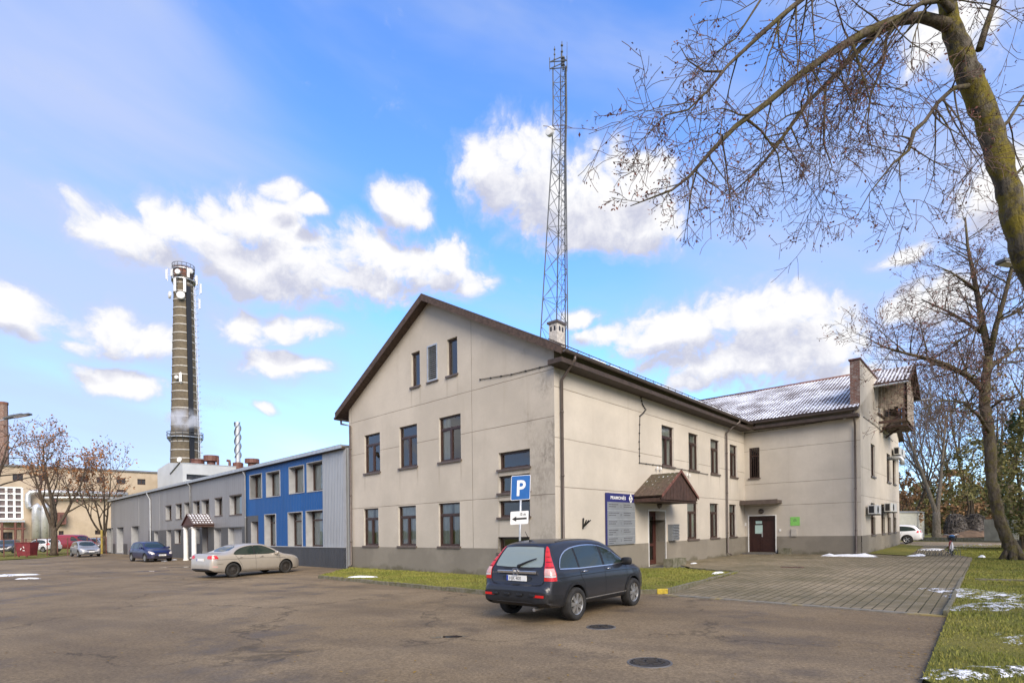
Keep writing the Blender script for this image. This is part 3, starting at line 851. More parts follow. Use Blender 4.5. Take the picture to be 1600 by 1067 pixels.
# hood
HO, HS, HL = 1.7, 3.3, 3.3
rz2 = RZ + .02; dz = HS * .455
c0 = We.pt(HW, rz2, 0)
hd = MB()
for sgn in (-1, 1):
    p = We.pt(HW + sgn * HS, rz2 - dz, -.1); q = We.pt(HW + sgn * HS, rz2 - dz, HO)
    slab(hd, p, q, c0 - We.pt(HW + sgn * HS, rz2 - dz, 0), .14)
HD = hd.build('balcony_hood', [m_roof, MAT['wooddk']], RB)
for sgn in (-1, 1):
    mb = MB(); e_ = We.pt(HW + sgn * HS, rz2 - dz - .05, HO + .002); tp = We.pt(HW, rz2 - .05, HO + .002)
    mb.obox(e_, tp - e_, V((0, 0, .24)), We.n * .04); mb.build('bargeboard', MAT['bargeboard'], HD)
mb = MB(); mb.tube([We.pt(HW + HS + .05, rz2 - dz - .02, -.1), We.pt(HW + HS + .05, rz2 - dz - .02, HO + .5)], .06, 8); mb.tube([We.pt(HW - HS - .05, rz2 - dz - .02, -.1), We.pt(HW - HS - .05, rz2 - dz - .02, HO)], .06, 8); mb.build('gutter', MAT['metal_lt'], HD)
# enclosed timber balcony: boards of differing length and tone, the near corner hanging open
bal = MB(); rng = random.Random(11)
bz1 = rz2 - dz + .02
def board_wall(mb, o, d, n, L, z0, z1, wd=.16, ragged=.0, seed=1):
    r = random.Random(seed); k = 0.0
    while k < L - .01:
        w_ = min(wd * (.85 + .3 * r.random()), L - k)
        zb = z0 + (r.random() * ragged)
        mb.obox(o + d * k + V((0, 0, zb)), d * (w_ - .012), n * (.022 + .012 * r.random()), V((0, 0, z1 - zb)))
        k += w_
bo = 1.35
sA, sB = We.hit(1371.5, 620)[0] + .1, HW + HS - .5
board_wall(bal, We.pt(sA, 0, 0.02), We.n, -We.d, bo * .95, 8.62, bz1 + .25, ragged=.22, seed=2)       # near side (upper boards)
board_wall(bal, We.pt(sA + 1.2, 0, bo), We.d, We.n, sB - sA - 1.2, 8.05, bz1 + .9, ragged=.1, seed=3)   # front
board_wall(bal, We.pt(sA + 2.2, 0, bo - .05), -We.n, We.d, bo - .05, 7.75, 8.62, ragged=.05, seed=5)
board_wall(bal, We.pt(sA + 3.6, 0, .02), We.n, -We.d, bo, 7.75, bz1 + .4, ragged=.1, seed=8)
BAL = bal.build('timber_balcony', MAT['wood'], RB)
fr = MB()
for s_ in (sA, sA + 3.4, sB):
    fr.obox(We.pt(s_, 7.9, .02), We.d * .12, We.n * bo, V((0, 0, .16))); fr.obox(We.pt(s_, 7.9, bo - .14), We.d * .12, We.n * .12, V((0, 0, bz1 - 7.9 + .3)))
fr.obox(We.pt(sA, 8.45, bo - .14), We.d * (sB - sA), We.n * .1, V((0, 0, .14)))
fr.tube([We.pt(sA + .3, 7.4, .05), We.pt(sA + .3, 8.5, bo * .9)], .06, 5); fr.tube([We.pt(sA + 2.4, 7.3, .05), We.pt(sA + 2.4, 8.1, bo * .9)], .06, 5)
fr.build('frame', MAT['wooddk'], BAL)
fl = MB(); fl.obox(We.pt(sA + 1.4, 7.82, .03), We.d * (sB - sA - 1.4), We.n * (bo - .03), V((0, 0, .08))); fl.build('floor', MAT['wooddk'], BAL)
sd_ = MB(); a_, b2_ = We.hit(1371, 646), We.hit(1391.5, 661)
sd_.tube([We.pt(a_[0], a_[1], .05), We.pt(b2_[0], b2_[1], .05)], .06, 5); sd_.build('sill', MAT['sill'], BAL)

# ------------------------------------------------------------------ chimney on the front roof
ch = MB(); cc = at(870, 515, 23.2)
cx = V((cc.x, cc.y, 0)); cz0, cz1 = 9.2, at(870, 507, 23.2).z
ch.obox(zz(cx - A * .27 - B * .21, cz0), A * .54, B * .42, V((0, 0, cz1 - cz0)))
m_wb = M('whitewashed_brick', (.46, .43, .39), .9, var=.3, vscale=8, bump=.4, bscale=16)
CH = ch.build('roof_chimney', m_wb, RB)
cp = MB(); cp.obox(zz(cx - A * .33 - B * .27, cz1 - .02), A * .66, B * .54, V((0, 0, .09))); cp.build('chimney_cap', MAT['gutter'], CH)
hl = MB()
for k in (-.16, .08):
    hl.obox(zz(cx - A * .272 + B * (k * .8 - .02), cz1 - .34), A * .01, B * .09, V((0, 0, .2))); hl.obox(zz(cx + B * .202 + A * (k * .9), cz1 - .34), B * .01, A * .11, V((0, 0, .2)))
hl.build('flue_opening', MAT['black'], CH)

# ------------------------------------------------------------------ entrance 1: glazed brown door, tiled porch roof
a0, a1, q0, q1, dep = d1
wl = (a1 - a0); leaf = wl
f = MB(); I = -dep
wbox(f, Wr, a0, a0 + .09, q0, q1, I, I + .09); wbox(f, Wr, a1 - .09, a1, q0, q1, I, I + .09); wbox(f, Wr, a0 + .09, a1 - .09, q1 - .09, q1, I, I + .09)
wbox(f, Wr, a0 + .09, a0 + .2, q0 + .02, q1 - .09, I + .01, I + .075); wbox(f, Wr, a1 - .2, a1 - .09, q0 + .02, q1 - .09, I + .01, I + .075)
wbox(f, Wr, a0 + .2, a1 - .2, q1 - .22, q1 - .09, I + .01, I + .075); wbox(f, Wr, a0 + .2, a1 - .2, q0 + .02, q0 + .22, I + .01, I + .075); wbox(f, Wr, a0 + .2, a1 - .2, q0 + .85, q0 + .97, I + .01, I + .075)
D1 = f.build('door', MAT['doorred'], RB); D1['label'] = 'brown framed glass entrance door under the tiled porch roof'
p = MB(); p.poly([Wr.pt(a0 + .18, q0 + .2, I + .04), Wr.pt(a1 - .18, q0 + .2, I + .04), Wr.pt(a1 - .18, q1 - .2, I + .04), Wr.pt(a0 + .18, q1 - .2, I + .04)]); p.build('pane', MAT['glass'], D1)
h = MB(); h.tube([Wr.pt(a0 + .15, q0 + .7, I + .14), Wr.pt(a0 + .15, q0 + 1.35, I + .14)], .015, 8); h.tube([Wr.pt(a0 + .15, q0 + .75, I + .07), Wr.pt(a0 + .15, q0 + .75, I + .14)], .01, 6); h.tube([Wr.pt(a0 + .15, q0 + 1.3, I + .07), Wr.pt(a0 + .15, q0 + 1.3, I + .14)], .01, 6); h.build('handle', MAT['metal_lt'], D1)
n_ = MB()
for (k, z, w_, h_) in ((.5, 1.75, .16, .2), (.35, 1.28, .18, .14), (.62, 1.3, .1, .1), (.5, .98, .24, .12)): wbox(n_, Wr, a0 + wl * k - w_ / 2, a0 + wl * k + w_ / 2, q0 + z, q0 + z + h_, I + .043, I + .047)
n_.build('notice', MAT['white'], D1)
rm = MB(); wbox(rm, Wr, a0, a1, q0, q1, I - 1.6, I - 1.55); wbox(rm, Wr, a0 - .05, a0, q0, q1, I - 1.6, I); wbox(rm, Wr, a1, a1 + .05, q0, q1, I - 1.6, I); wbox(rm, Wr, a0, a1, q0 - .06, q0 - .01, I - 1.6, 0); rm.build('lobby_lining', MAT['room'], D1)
tr = MB(); 
for s0_, s1_ in ((a0 - .05, a0), (a1, a1 + .05)): wbox(tr, Wr, s0_, s1_, q0, q1 + .05, -.02, .032)
wbox(tr, Wr, a0, a1, q1, q1 + .05, -.02, .032); tr.build('door_trim', MAT['white'], D1)
st = MB(); wbox(st, Wr, a0 - .5, a1 + 2.2, -.3, .10, .03, 1.35); 
ST1 = st.build('doorstep', MAT['cond'], RB, bevel=.015)

pz0, pz1 = Wr.hit(997, 781)[1], 3.75
PS = (a0 + a1) / 2 + .55; PO = 1.35
ridge_z = at(1064, 738, 0).z
# porch ridge: front end measured at out = PO
fs, fz = Wr.hit(1064, 739, PO); ls, lz = Wr.hit(1034.7, 775.5, PO); rs, rz_ = Wr.hit(1091, 778, PO)
pz = (lz + rz_) / 2; hwid = (rs - ls) / 2; fs = (rs + ls) / 2
po = MB()
for sgn in (-1, 1):
    p = Wr.pt(fs + sgn * hwid, pz, 0.0); q = Wr.pt(fs + sgn * hwid, pz, PO)
    slab(po, p, q, Wr.pt(fs, fz, 0) - p, .06)
m_ptile = tile_roof('porch_tiles', (.12, .085, .065), snow=-.24, moss=.8)
PO_ = po.build('porch_roof', [m_ptile, MAT['wooddk']], RB)
gb = MB(); y0 = PO - .06
k = 0
nb_ = 22
for i in range(nb_):
    s0_ = fs - hwid + 2 * hwid * i / nb_; s1_ = fs - hwid + 2 * hwid * (i + 1) / nb_ - .012
    t0 = pz + (fz - pz) * (1 - abs(s0_ - fs) / hwid) - .03; t1 = pz + (fz - pz) * (1 - abs(s1_ - fs) / hwid) - .03
    zb = pz - .12
    if min(t0, t1) < zb + .05: continue
    P0 = [Wr.pt(s0_, zb, y0), Wr.pt(s1_, zb, y0), Wr.pt(s1_, t1, y0), Wr.pt(s0_, t0, y0)]; P1 = [p_ + Wr.n * (.02 + .004 * (i % 2)) for p_ in P0]
    gb.poly(P1)
    for a_ in range(4): gb.poly([P0[a_], P0[(a_ + 1) % 4], P1[(a_ + 1) % 4], P1[a_]])
gb.build('gable_boarding', MAT['wooddk'], PO_)
vb = MB()
for sgn in (-1, 1):
    e_ = Wr.pt(fs + sgn * (hwid + .03), pz - .05, PO + .002); vb.obox(e_, Wr.pt(fs, fz + .03, PO + .002) - e_, V((0, 0, .12)), Wr.n * .03)
vb.build('bargeboard', MAT['rust'], PO_)
bb = MB(); wbox(bb, Wr, fs - hwid, fs + hwid, pz - .2, pz - .05, .02, PO - .1); bb.build('soffit', MAT['wooddk'], PO_)
lp = MB()
for u_, v_ in ((1029, 789),):
    s_, z_ = Wr.hit(u_, v_); lp.lathe(Wr.pt(s_, z_, .0), Wr.n, [(.13, 0), (.15, .03), (.15, .06), (.11, .09), (.10, .14), (.0, .17)], 16)
s_, z_ = Wd.hit(1189.5, 798.6); lp2 = MB(); lp2.lathe(Wd.pt(s_, z_, .0), Wd.n, [(.13, 0), (.15, .03), (.15, .06), (.11, .09), (.10, .14), (.0, .17)], 16)
lp.build('porch_lamp', MAT['gutter'], RB, smooth=True); lp2.build('porch_lamp', MAT['gutter'], RB, smooth=True)
ins = MB()          # wire insulators above the porch
for (u_, v_) in ((1024, 732), (1029.5, 733), (1070.5, 742), (1074.5, 743)):
    s_, z_ = Wr.hit(u_, v_); ins.lathe(Wr.pt(s_, z_ - .06, .1), (0, 0, 1), [(.03, 0), (.055, .03), (.03, .06), (.055, .09), (.03, .13), (0, .15)], 10); ins.tube([Wr.pt(s_, z_, 0), Wr.pt(s_, z_, .1)], .012, 5)
ins.build('insulators', MAT['white'], RB)

# entrance 2: brown double door under a flat canopy
a0, a1, q0, q1, dep = d2
f = MB(); I = -dep
wbox(f, Wd, a0, a0 + .1, q0, q1, I, I + .09); wbox(f, Wd, a1 - .1, a1, q0, q1, I, I + .09); wbox(f, Wd, a0 + .1, a1 - .1, q1 - .1, q1, I, I + .09)
am = a0 + (a1 - a0) * .42
for x0, x1 in ((a0 + .1, am - .008), (am + .008, a1 - .1)):
    wbox(f, Wd, x0, x1, q0 + .02, q1 - .1, I, I + .05)
    for zz0, zz1 in ((.15, .75), (.9, 1.95)):
        wbox(f, Wd, x0 + .1, x1 - .1, q0 + zz0, q0 + zz1, I + .05, I + .065)
m_dd = M('dark_brown_double_door', (.034, .012, .010), .4, var=.25, vscale=5)
D2 = f.build('door', m_dd, RB); D2['label'] = 'dark brown double door with paper notices under the flat canopy'
h = MB(); h.tube([Wd.pt(am + .1, q0 + .95, I + .12), Wd.pt(am + .1, q0 + 1.15, I + .12)], .012, 6); h.obox(Wd.pt(am + .07, q0 + .9, I + .05), Wd.d * .06, V((0, 0, .3)), Wd.n * .02); h.build('handle', MAT['metal_lt'], D2)
n_ = MB(); nw = M('pale_green_notice', (.42, .58, .55), .6, var=.1, vscale=20)
wbox(n_, Wd, a0 + .32, a0 + .75, q0 + 1.1, q0 + 1.6, I + .066, I + .07); wbox(n_, Wd, a0 + .36, a0 + .72, q0 + 1.68, q0 + 1.85, I + .066, I + .07)
n_.build('notice', nw, D2)
tr = MB()
for s0_, s1_ in ((a0 - .06, a0), (a1, a1 + .06)): wbox(tr, Wd, s0_, s1_, q0, q1 + .06, -.02, .034)
wbox(tr, Wd, a0, a1, q1, q1 + .06, -.02, .034); tr.build('door_trim', MAT['white'], D2)
st = MB(); sa, sb = Wd.hit(1156, 864, .7)[0], Wd.hit(1213, 864)[0]
wbox(st, Wd, .1, sb + .05, -.3, .20, .03, 1.0); st.build('doorstep', MAT['cond'], RB, bevel=.015)
cn = MB(); s0_, s1_ = .05, Wd.hit(1214.5, 780, .9)[0]; zc = Wd.hit(1200, 786, .9)[1]
wbox(cn, Wd, s0_, s1_, zc, zc + .18, .01, .95); cn.obox(Wd.pt(s0_ - .03, zc - .03, .95), Wd.d * (s1_ - s0_ + .06), V((0, 0, .25)), Wd.n * .03)
cn.build('canopy', MAT['sill'], RB)
sv = MB()
for (u_, v_, w_, h_) in ((1219, 828, .1, .12), (1165, 819, .1, .2)):
    s_, z_ = Wd.hit(u_, v_); wbox(sv, Wd, s_ - w_ / 2, s_ + w_ / 2, z_ - h_ / 2, z_ + h_ / 2, 0, .06)
sv.build('bell_panel', MAT['white'], RB)
hb = MB(); s0_, s1_, q0, q1 = Wd.rect(1236.5, 1245.8, 826, 837.5); wbox(hb, Wd, s0_, s1_, q0, q1, 0, .1); hb.build('meter_box', MAT['reveal'], RB, bevel=.01)
# house number
hn = MB(); s_, z_ = Wr.hit(878, 766.5); text_into(hn, '5', Wr.pt(s_, z_, .006), Wr.d, V((0, 0, 1)), .30, sx=.85); hn.build('house_number', MAT['black'], RB)
# flag holder on the court wall
fh = MB(); s_, z_ = Wr.hit(910, 821); fh.tube([Wr.pt(s_, z_ - .12, .02), Wr.pt(s_, z_ + .28, .05)], .03, 6)
for k in (-.06, .10, .22): fh.tube([Wr.pt(s_, z_ - .05, .05), Wr.pt(s_ + k, z_ + .2, .22)], .024, 6)
fh.build('flag_holder', MAT['black'], RB)
# flue elbow on the end wall
fe = MB(); s_, z_ = We.hit(1388, 716); fe.tube([We.pt(s_, z_, -.1), We.pt(s_, z_, .5), We.pt(s_ + .02, z_ - .02, .68), We.pt(s_ + .03, z_ - .16, .76), We.pt(s_ + .03, z_ - .5, .78)], .13, 12); fe.build('flue_elbow', MAT['metal_lt'], RB, smooth=True)
# ------------------------------------------------------------------ ground
def sheet(name, pts, z, mat, kind='structure', label=None, sub=None):
    mb = MB(); mb.poly([zz(V(p), z if not isinstance(z, (list, tuple)) else z[i]) for i, p in enumerate(pts)])
    o = mb.build(name, mat)
    tag(o, label=label, kind=kind)
    return o

def asphalt():
    m, t, b = new_mat('asphalt')
    p = coords(t)
    big = t.noise(p, .16, 6, .6); mid = t.noise(p, .9, 6, .62); fine = t.noise(p, 24, 5, .8); gr = t.noise(p, 95, 3, .8)
    c = t.mix(t.ramp(big, .32, .7), (.205, .150, .088), (.285, .217, .136))
    # long patches laid across the yard
    lay = t.new('ShaderNodeVectorRotate'); lay.rotation_type = 'Z_AXIS'; lay.inputs['Angle'].default_value = R(28); t.link(p, lay.inputs['Vector'])
    st = t.noise(t.vmul(lay.outputs[0], (.10, .42, 1)), 1.3, 5, .6)
    c = t.mix(t.math('MULTIPLY', t.ramp(st, .47, .62), .38), c, (.112, .086, .062))
    c = t.mix(t.math('MULTIPLY', t.ramp(mid, .42, .75), .35), c, (.115, .09, .066))
    # damp darker ground
    wet = t.ramp(t.math('ADD', t.math('MULTIPLY', t.noise(p, .35, 5, .65), .8), t.math('MULTIPLY', mid, .25)), .53, .66)
    c = t.mix(t.math('MULTIPLY', wet, .5), c, (.075, .057, .040))
    # pale scuffs
    sc = t.ramp(t.noise(t.vmul(lay.outputs[0], (.5, 2.0, 1)), 1.0, 6, .7), .66, .8)
    c = t.mix(t.math('MULTIPLY', sc, .35), c, (.27, .23, .18))
    c = t.mix(t.ramp(fine, .25, .8), t.mix(1, c, (.5, .5, .5), 'MULTIPLY'), t.mix(1, c, (1.42, 1.42, 1.42), 'MULTIPLY'))
    sp = t.ramp(gr, .62, .8); c = t.mix(t.math('MULTIPLY', sp, .3), c, (.34, .30, .25))
    # cracks
    vo = t.n.new('ShaderNodeTexVoronoi'); vo.feature = 'DISTANCE_TO_EDGE'; vo.inputs['Scale'].default_value = .16
    wv = t.n.new('ShaderNodeVectorMath'); wv.operation = 'MULTIPLY_ADD'
    nz = t.n.new('ShaderNodeTexNoise'); nz.inputs['Scale'].default_value = .8; nz.inputs['Detail'].default_value = 8; nz.inputs['Roughness'].default_value = .65; t.link(p, nz.inputs['Vector'])
    t.link(nz.outputs['Color'], wv.inputs[0]); wv.inputs[1].default_value = (2.6, 2.6, 0); t.link(p, wv.inputs[2]); t.link(wv.outputs[0], vo.inputs['Vector'])
    cr = t.math('SUBTRACT', 1, t.ramp(vo.outputs['Distance'], .002, .010))
    cr = t.math('MULTIPLY', cr, t.ramp(t.noise(p, .22, 3), .40, .50))
    c = t.mix(t.math('MULTIPLY', cr, .5), c, (.035, .029, .023))
    t.link(c, b.inputs['Base Color'])
    r = t.math('SUBTRACT', t.math('ADD', .72, t.math('MULTIPLY', fine, .2)), t.math('MULTIPLY', wet, .28), clamp=True)
    t.link(r, b.inputs['Roughness']); b.inputs['Specular IOR Level'].default_value = .18
    h = t.math('ADD', fine, t.math('MULTIPLY', gr, .6)); h = t.math('SUBTRACT', h, t.math('MULTIPLY', cr, 1.5))
    t.link(t.bump(h, .5, .008, t.bump(big, .25, .25)), b.inputs['Normal'])
    return m
MAT['asphalt'] = asphalt()

def turf(name, snow=0.0, yellow=.4):
    m, t, b = new_mat(name)
    p = coords(t)
    n = t.noise(p, .5, 6, .65); n2 = t.noise(p, 5, 5, .7); n3 = t.noise(p, 60, 3, .7)
    c = t.mix(t.ramp(n, .3, .7), (.145, .155, .034), (.24, .215, .058))
    c = t.mix(t.math('MULTIPLY', t.ramp(n2, .4, .7), yellow), c, (.19, .165, .062))
    c = t.mix(t.math('MULTIPLY', t.ramp(n3, .4, .75), .55), c, (.048, .058, .014))
    t.link(c, b.inputs['Base Color']); b.inputs['Roughness'].default_value = .95; b.inputs['Specular IOR Level'].default_value = .1
    t.link(t.bump(n3, .8, .03), b.inputs['Normal'])
    return m
MAT['turf'] = turf('lawn_turf'); MAT['field'] = turf('far_field_turf', yellow=.55)

def paver():
    m, t, b = new_mat('block_paving')
    p = coords(t)
    rot = t.new('ShaderNodeVectorRotate'); rot.rotation_type = 'Z_AXIS'; rot.inputs['Angle'].default_value = math.atan2(-A.y, A.x) ; t.link(p, rot.inputs['Vector'])
    rv = rot.outputs[0]
    br = t.new('ShaderNodeTexBrick'); t.link(rv, br.inputs['Vector']); br.inputs['Scale'].default_value = 1
    br.inputs['Brick Width'].default_value = .24; br.inputs['Row Height'].default_value = .20; br.inputs['Mortar Size'].default_value = .014; br.inputs['Mortar Smooth'].default_value = .4
    br.inputs['Color1'].default_value = (.34, .275, .18, 1); br.inputs['Color2'].default_value = (.245, .20, .128, 1); br.inputs['Mortar'].default_value = (.045, .044, .026, 1)
    n = t.noise(p, .35, 6, .65); n2 = t.noise(p, 3, 5, .7)
    c = t.mix(t.math('MULTIPLY', t.ramp(n, .36, .66), .6), br.outputs[0], (.095, .085, .045))
    c = t.mix(t.math('MULTIPLY', t.ramp(n2, .45, .75), .35), c, (.20, .19, .16))
    t.link(c, b.inputs['Base Color']); b.inputs['Roughness'].default_value = .85; b.inputs['Specular IOR Level'].default_value = .12
    h = t.math('ADD', t.math('MULTIPLY', br.outputs['Fac'], -1.0), t.math('MULTIPLY', t.noise(p, 50, 3), .4))
    t.link(t.bump(h, .8, .02), b.inputs['Normal'])
    return m
MAT['paver'] = paver()

# big terrain sheet, reaching the horizon
mb = MB(); S = 2600
ys = [-60, -10, 0, 20, 40, 60, 90, 140, 260, 600, S]; xs = [-S, -600, -260, -140, -90, -60, -40, -20, 0, 20, 40, 60, 90, 140, 260, 600, S]
def tz(x, y):
    k = max(0, min(1, (math.hypot(x, y) - 110) / 120)); return -.03 * (1 - k) - k * KX * x - .25 * k      # the site slope dies out far away
for i in range(len(xs) - 1):
    for j in range(len(ys) - 1):
        q = [(xs[i], ys[j]), (xs[i + 1], ys[j]), (xs[i + 1], ys[j + 1]), (xs[i], ys[j + 1])]
        mb.poly([(a, b, tz(a, b)) for a, b in q])
tag(mb.build('ground', MAT['field']), kind='structure')
# asphalt yard
yard = [gp(1440, 1067), gp(1483, 962), gp(1045, 931), V((14, 24, 0)), V((15, 32, 0)), V((4, 26, 0)), GR + G * 1, GL + A * 4, V((-40, 70, 0)), gp(150, 862.5), gp(60, 872), gp(0, 875.5)]
yl = [V((-60, 46, 0)), V((-60, -25, 0)), V((4.2, -25, 0)), V((4.2, 2, 0))]
tag(sheet('asphalt_yard', yard + yl, 0.0, MAT['asphalt']), kind='structure')

# paving in front of the side entrances: climbs .12 m from the yard to the doors
pk = [gp(1045, 929), gp(1481, 962.5), gp(1519, 871, .12), gp(1490, 866, .12), Fc + A * 4 + B * 1.6, Fc + A * 4 + B * .2, E + B * .2, J - A * 0 , GR + A * 9.0 + B * .02, gp(1082, 889, .06), gp(1157, 894, .05)]
pz_ = [.012, .012, .12, .12, .13, .13, .13, .13, .10, .06, .05]
mb = MB(); pp = [zz(p, z) for p, z in zip(pk, pz_)]
cen = zz(gp(1250, 890, .08), .09)
def zplane(p):  # one plane through front edge and back corner
    return p
# least-squares plane so the sheet stays flat
import itertools
def fit(pts):
    n = len(pts); sx = sum(p.x for p in pts); sy = sum(p.y for p in pts); sz = sum(p.z for p in pts)
    mx, my, mz = sx / n, sy / n, sz / n
    a = sum((p.x - mx) ** 2 for p in pts); b = sum((p.x - mx) * (p.y - my) for p in pts); d = sum((p.y - my) ** 2 for p in pts)
    e = sum((p.x - mx) * (p.z - mz) for p in pts); f = sum((p.y - my) * (p.z - mz) for p in pts)
    D = a * d - b * b; k1 = (e * d - f * b) / D; k2 = (a * f - b * e) / D
    return lambda x, y: mz + k1 * (x - mx) + k2 * (y - my)
def paveZ(x, y):
    """level of the paving: 0.01 at the yard edge, rising to .125 beside the doors"""
    p0, p1 = gp(1045, 929), gp(1481, 962.5)
    d = (p1 - p0).normalized(); nn = V((-d.y, d.x, 0))
    h = (V((x, y, 0)) - p0).dot(nn)
    return .012 + .118 * max(0, min(1, h / 9.0))
p0, p1 = gp(1045, 929), gp(1481, 962.5)
bmx = bmesh.new()
vs = [bmx.verts.new((p.x, p.y, 0)) for p in pp]
fc = bmx.faces.new(vs)
d = (p1 - p0).normalized(); nn = V((-d.y, d.x, 0))
for h_ in (9.0,):
    bmesh.ops.bisect_plane(bmx, geom=bmx.verts[:] + bmx.edges[:] + bmx.faces[:], plane_co=p0 + nn * h_, plane_no=nn)
bmesh.ops.triangulate(bmx, faces=bmx.faces[:])
bmx.verts.ensure_lookup_table()
mb = MB(); mb.raw([(v.co.x, v.co.y, paveZ(v.co.x, v.co.y)) for v in bmx.verts], [tuple(v.index for v in f.verts) for f in bmx.faces])
for i, v in enumerate(bmx.verts): pass
pvo = mb.build('block_paving', MAT['paver']); tag(pvo, kind='structure'); bmx.free()
# flush kerb between yard and paving, with worn yellow paint
kb, t, b = new_mat('flush_kerb')
p = coords(t); yl_ = t.ramp(t.noise(p, .9, 4, .6), .50, .60)
c = t.mix(t.ramp(t.noise(p, 8, 4), .3, .7), (.17, .155, .125), (.24, .22, .18)); t.link(t.mix(t.math('MULTIPLY', yl_, .55), c, (.42, .30, .05)), b.inputs['Base Color']); b.inputs['Roughness'].default_value = .85
MAT['kerb_y'] = kb
mb = MB(); mb.obox(zz(p0 - d * .05 - nn * .16, -.1), p1 - p0 + d * .1, nn * .16, V((0, 0, .125))); tag(mb.build('flush_kerb', kb), kind='structure')

# front lawn
LZ = .10
la = gp(497, 903); lb = gp(768, 930); lc = gp(1043, 927.5)
lw = [la, lb, lc, gp(1154, 896, .06), gp(1078, 889.5, .08), Wr.pt(5.2, 0, .02), GR + V((.0, 0, 0)), GL + V((0, 0, 0)), gp(545, 890)]
lw = [la, lb, lc, gp(1154, 896, .06), gp(1078, 889.5, .08), Wr.pt(7.0, 0, 1.37), Wr.pt(6.0, 0, 0.03), GR, GL + Wg.d * .1]
lawn = sheet('front_lawn', lw, LZ, MAT['turf']); tag(lawn, kind='structure')
kerb_m = M('mossy_kerb_stone', (.19, .17, .13), .9, var=.45, vscale=6, bump=.4, bscale=30, col2=(.10, .095, .045))
def kerb(pts, w_=.10, h_=.13, name='kerb', mat=None, z0=-.1, step=1.0, jit=.012, seed=3):
    mb = MB(); r = random.Random(seed)
    for p, q in zip(pts, pts[1:]):
        p, q = zz(V(p), 0), zz(V(q), 0); L = (q - p).length; dd = (q - p) / L; n_ = V((-dd.y, dd.x, 0)); n = max(1, int(L / step))
        for i in range(n):
            a = p + dd * (L * i / n); l = L / n - .012
            mb.obox(a + V((0, 0, z0)) + n_ * r.uniform(-jit, jit), dd * l, n_ * w_, V((0, 0, h_ - z0 + r.uniform(-jit, jit))))
    o = mb.build(name, mat or kerb_m, bevel=.012); tag(o, kind='structure'); return o
kerb([la, lb, lc], h_=.12)
kerb([lc + V((.05, 0, 0)), gp(1156, 895, .05)], h_=.15)
kerb([gp(1156, 895, .05), gp(1080, 888.5, .06)], h_=.12)
ym = M('yellow_kerb_paint', (.45, .33, .03), .7, var=.4, vscale=9)
mb = MB(); mb.obox(zz(lc - V((.28, .0, 0)), -.1), V((.30, .012, 0)), V((0, .12, 0)), V((0, 0, .24))); tag(mb.build('kerb_end', ym, bevel=.015), kind='structure')

# right hand lawn (its far side runs under the trees), cross kerb and service road
rl = [gp(1441, 1067), V((4.2, 2, 0)), V((4.2, -25, 0)), V((70, -25, 0)), V((70, 37, 0)), gp(1600, 851, .12) , gp(1400, 851, .12) + V((6, 0, 0)), gp(1519, 870.5, .12), gp(1483, 962)]
rl = [gp(1483, 962), gp(1441, 1067), V((4.25, 2, 0)), V((4.25, -25, 0)), V((70, -25, 0)), V((70, 45, 0)), gp(1425, 850.5, .1) + V((0, 0, 0)), gp(1519, 870.5, .12)]
tag(sheet('right_lawn', rl, .055, MAT['turf']), kind='structure')
kerb([gp(1524, 906, .06), gp(1640, 909, .06)], w_=.14, h_=.10, seed=5)
kerb([gp(1482, 964), gp(1519.5, 871.5, .10)], w_=.08, h_=.12, seed=6)
# asphalt service road behind, with its kerb
rd = [gp(1396, 851, .1), gp(1640, 853.5, .1) , gp(1700, 848, .1), gp(1396, 845.5, .1)]
tag(sheet('service_road', [gp(1385, 852, .13), gp(1700, 856, .13), gp(1720, 847.5, .13), gp(1385, 844.5, .13)], .075, MAT['asphalt']), kind='structure')
kerb([gp(1430, 843, .1), gp(1700, 846.5, .1)], w_=.2, h_=.34, seed=8, step=2.0)
# footpath beside the end wall
tag(sheet('footpath', [gp(1424, 868.5, .12), gp(1462, 868.5, .12), gp(1485, 851.5, .12), gp(1444, 851.5, .12)], .150, MAT['paver']), kind='structure')
tag(sheet('verge', [E + B * .1 + A * 1.2, gp(1420, 868.8, .13), gp(1443, 853.5, .13), Fc + B * .05 + A * .5], .165, MAT['turf']), kind='structure')
# grass bank on the far left
tag(sheet('left_verge', [gp(-40, 876), gp(62, 872), gp(152, 862), gp(152, 858.5), gp(-40, 862)], .03, MAT['turf']), kind='structure')
# ------------------------------------------------------------------ grey workshop and blue annex
Dg = V((-.7255, .688, 0)).normalized()
R0 = V((-8.50, 28.6, 0)); IL = 52.5
I0 = R0 + Dg * IL
Wi = Wall(I0, R0)
sS = Wi.hit(383.9, 800)[0]; sB = Wi.hit(504.2, 800)[0]
zL, zR = Wi.hit(166.5, 784)[1], Wi.hit(540.8, 698)[1]
def tzz(s): return zL + (zR - zL) * s / IL
m_grey = cladding('grey_sheet_cladding', (.255, .255, .26), pitch=.36, bstr=.25, flat=.8)
m_lgrey = cladding('light_grey_ribbed_cladding', (.38, .40, .42), pitch=.16)
m_blue = cladding('blue_ribbed_cladding', (.003, .088, .30), pitch=.20, bstr=.7, dirt=(.01, .05, .13))
m_dark = cladding('dark_grey_ribbed_plinth', (.055, .060, .068), pitch=.16)
m_dgrey = cladding('dark_grey_panel', (.075, .078, .084), pitch=.9, bstr=.1)
m_irev = M('pale_grey_reveal_sheet', (.33, .335, .34), .5, var=.1, vscale=3)
m_izroof = M('grey_felt_roof', (.16, .16, .165), .8, var=.3, vscale=.6)
WS = thing('workshop_building', 'long low grey metal clad workshop with garage openings and small tiled porch', 'building', Wi.pt(sS / 2, 0))
AX = thing('office_annex', 'blue and light grey ribbed metal clad annex between grey workshop and cream building', 'building', Wi.pt((sS + IL) / 2, 0))
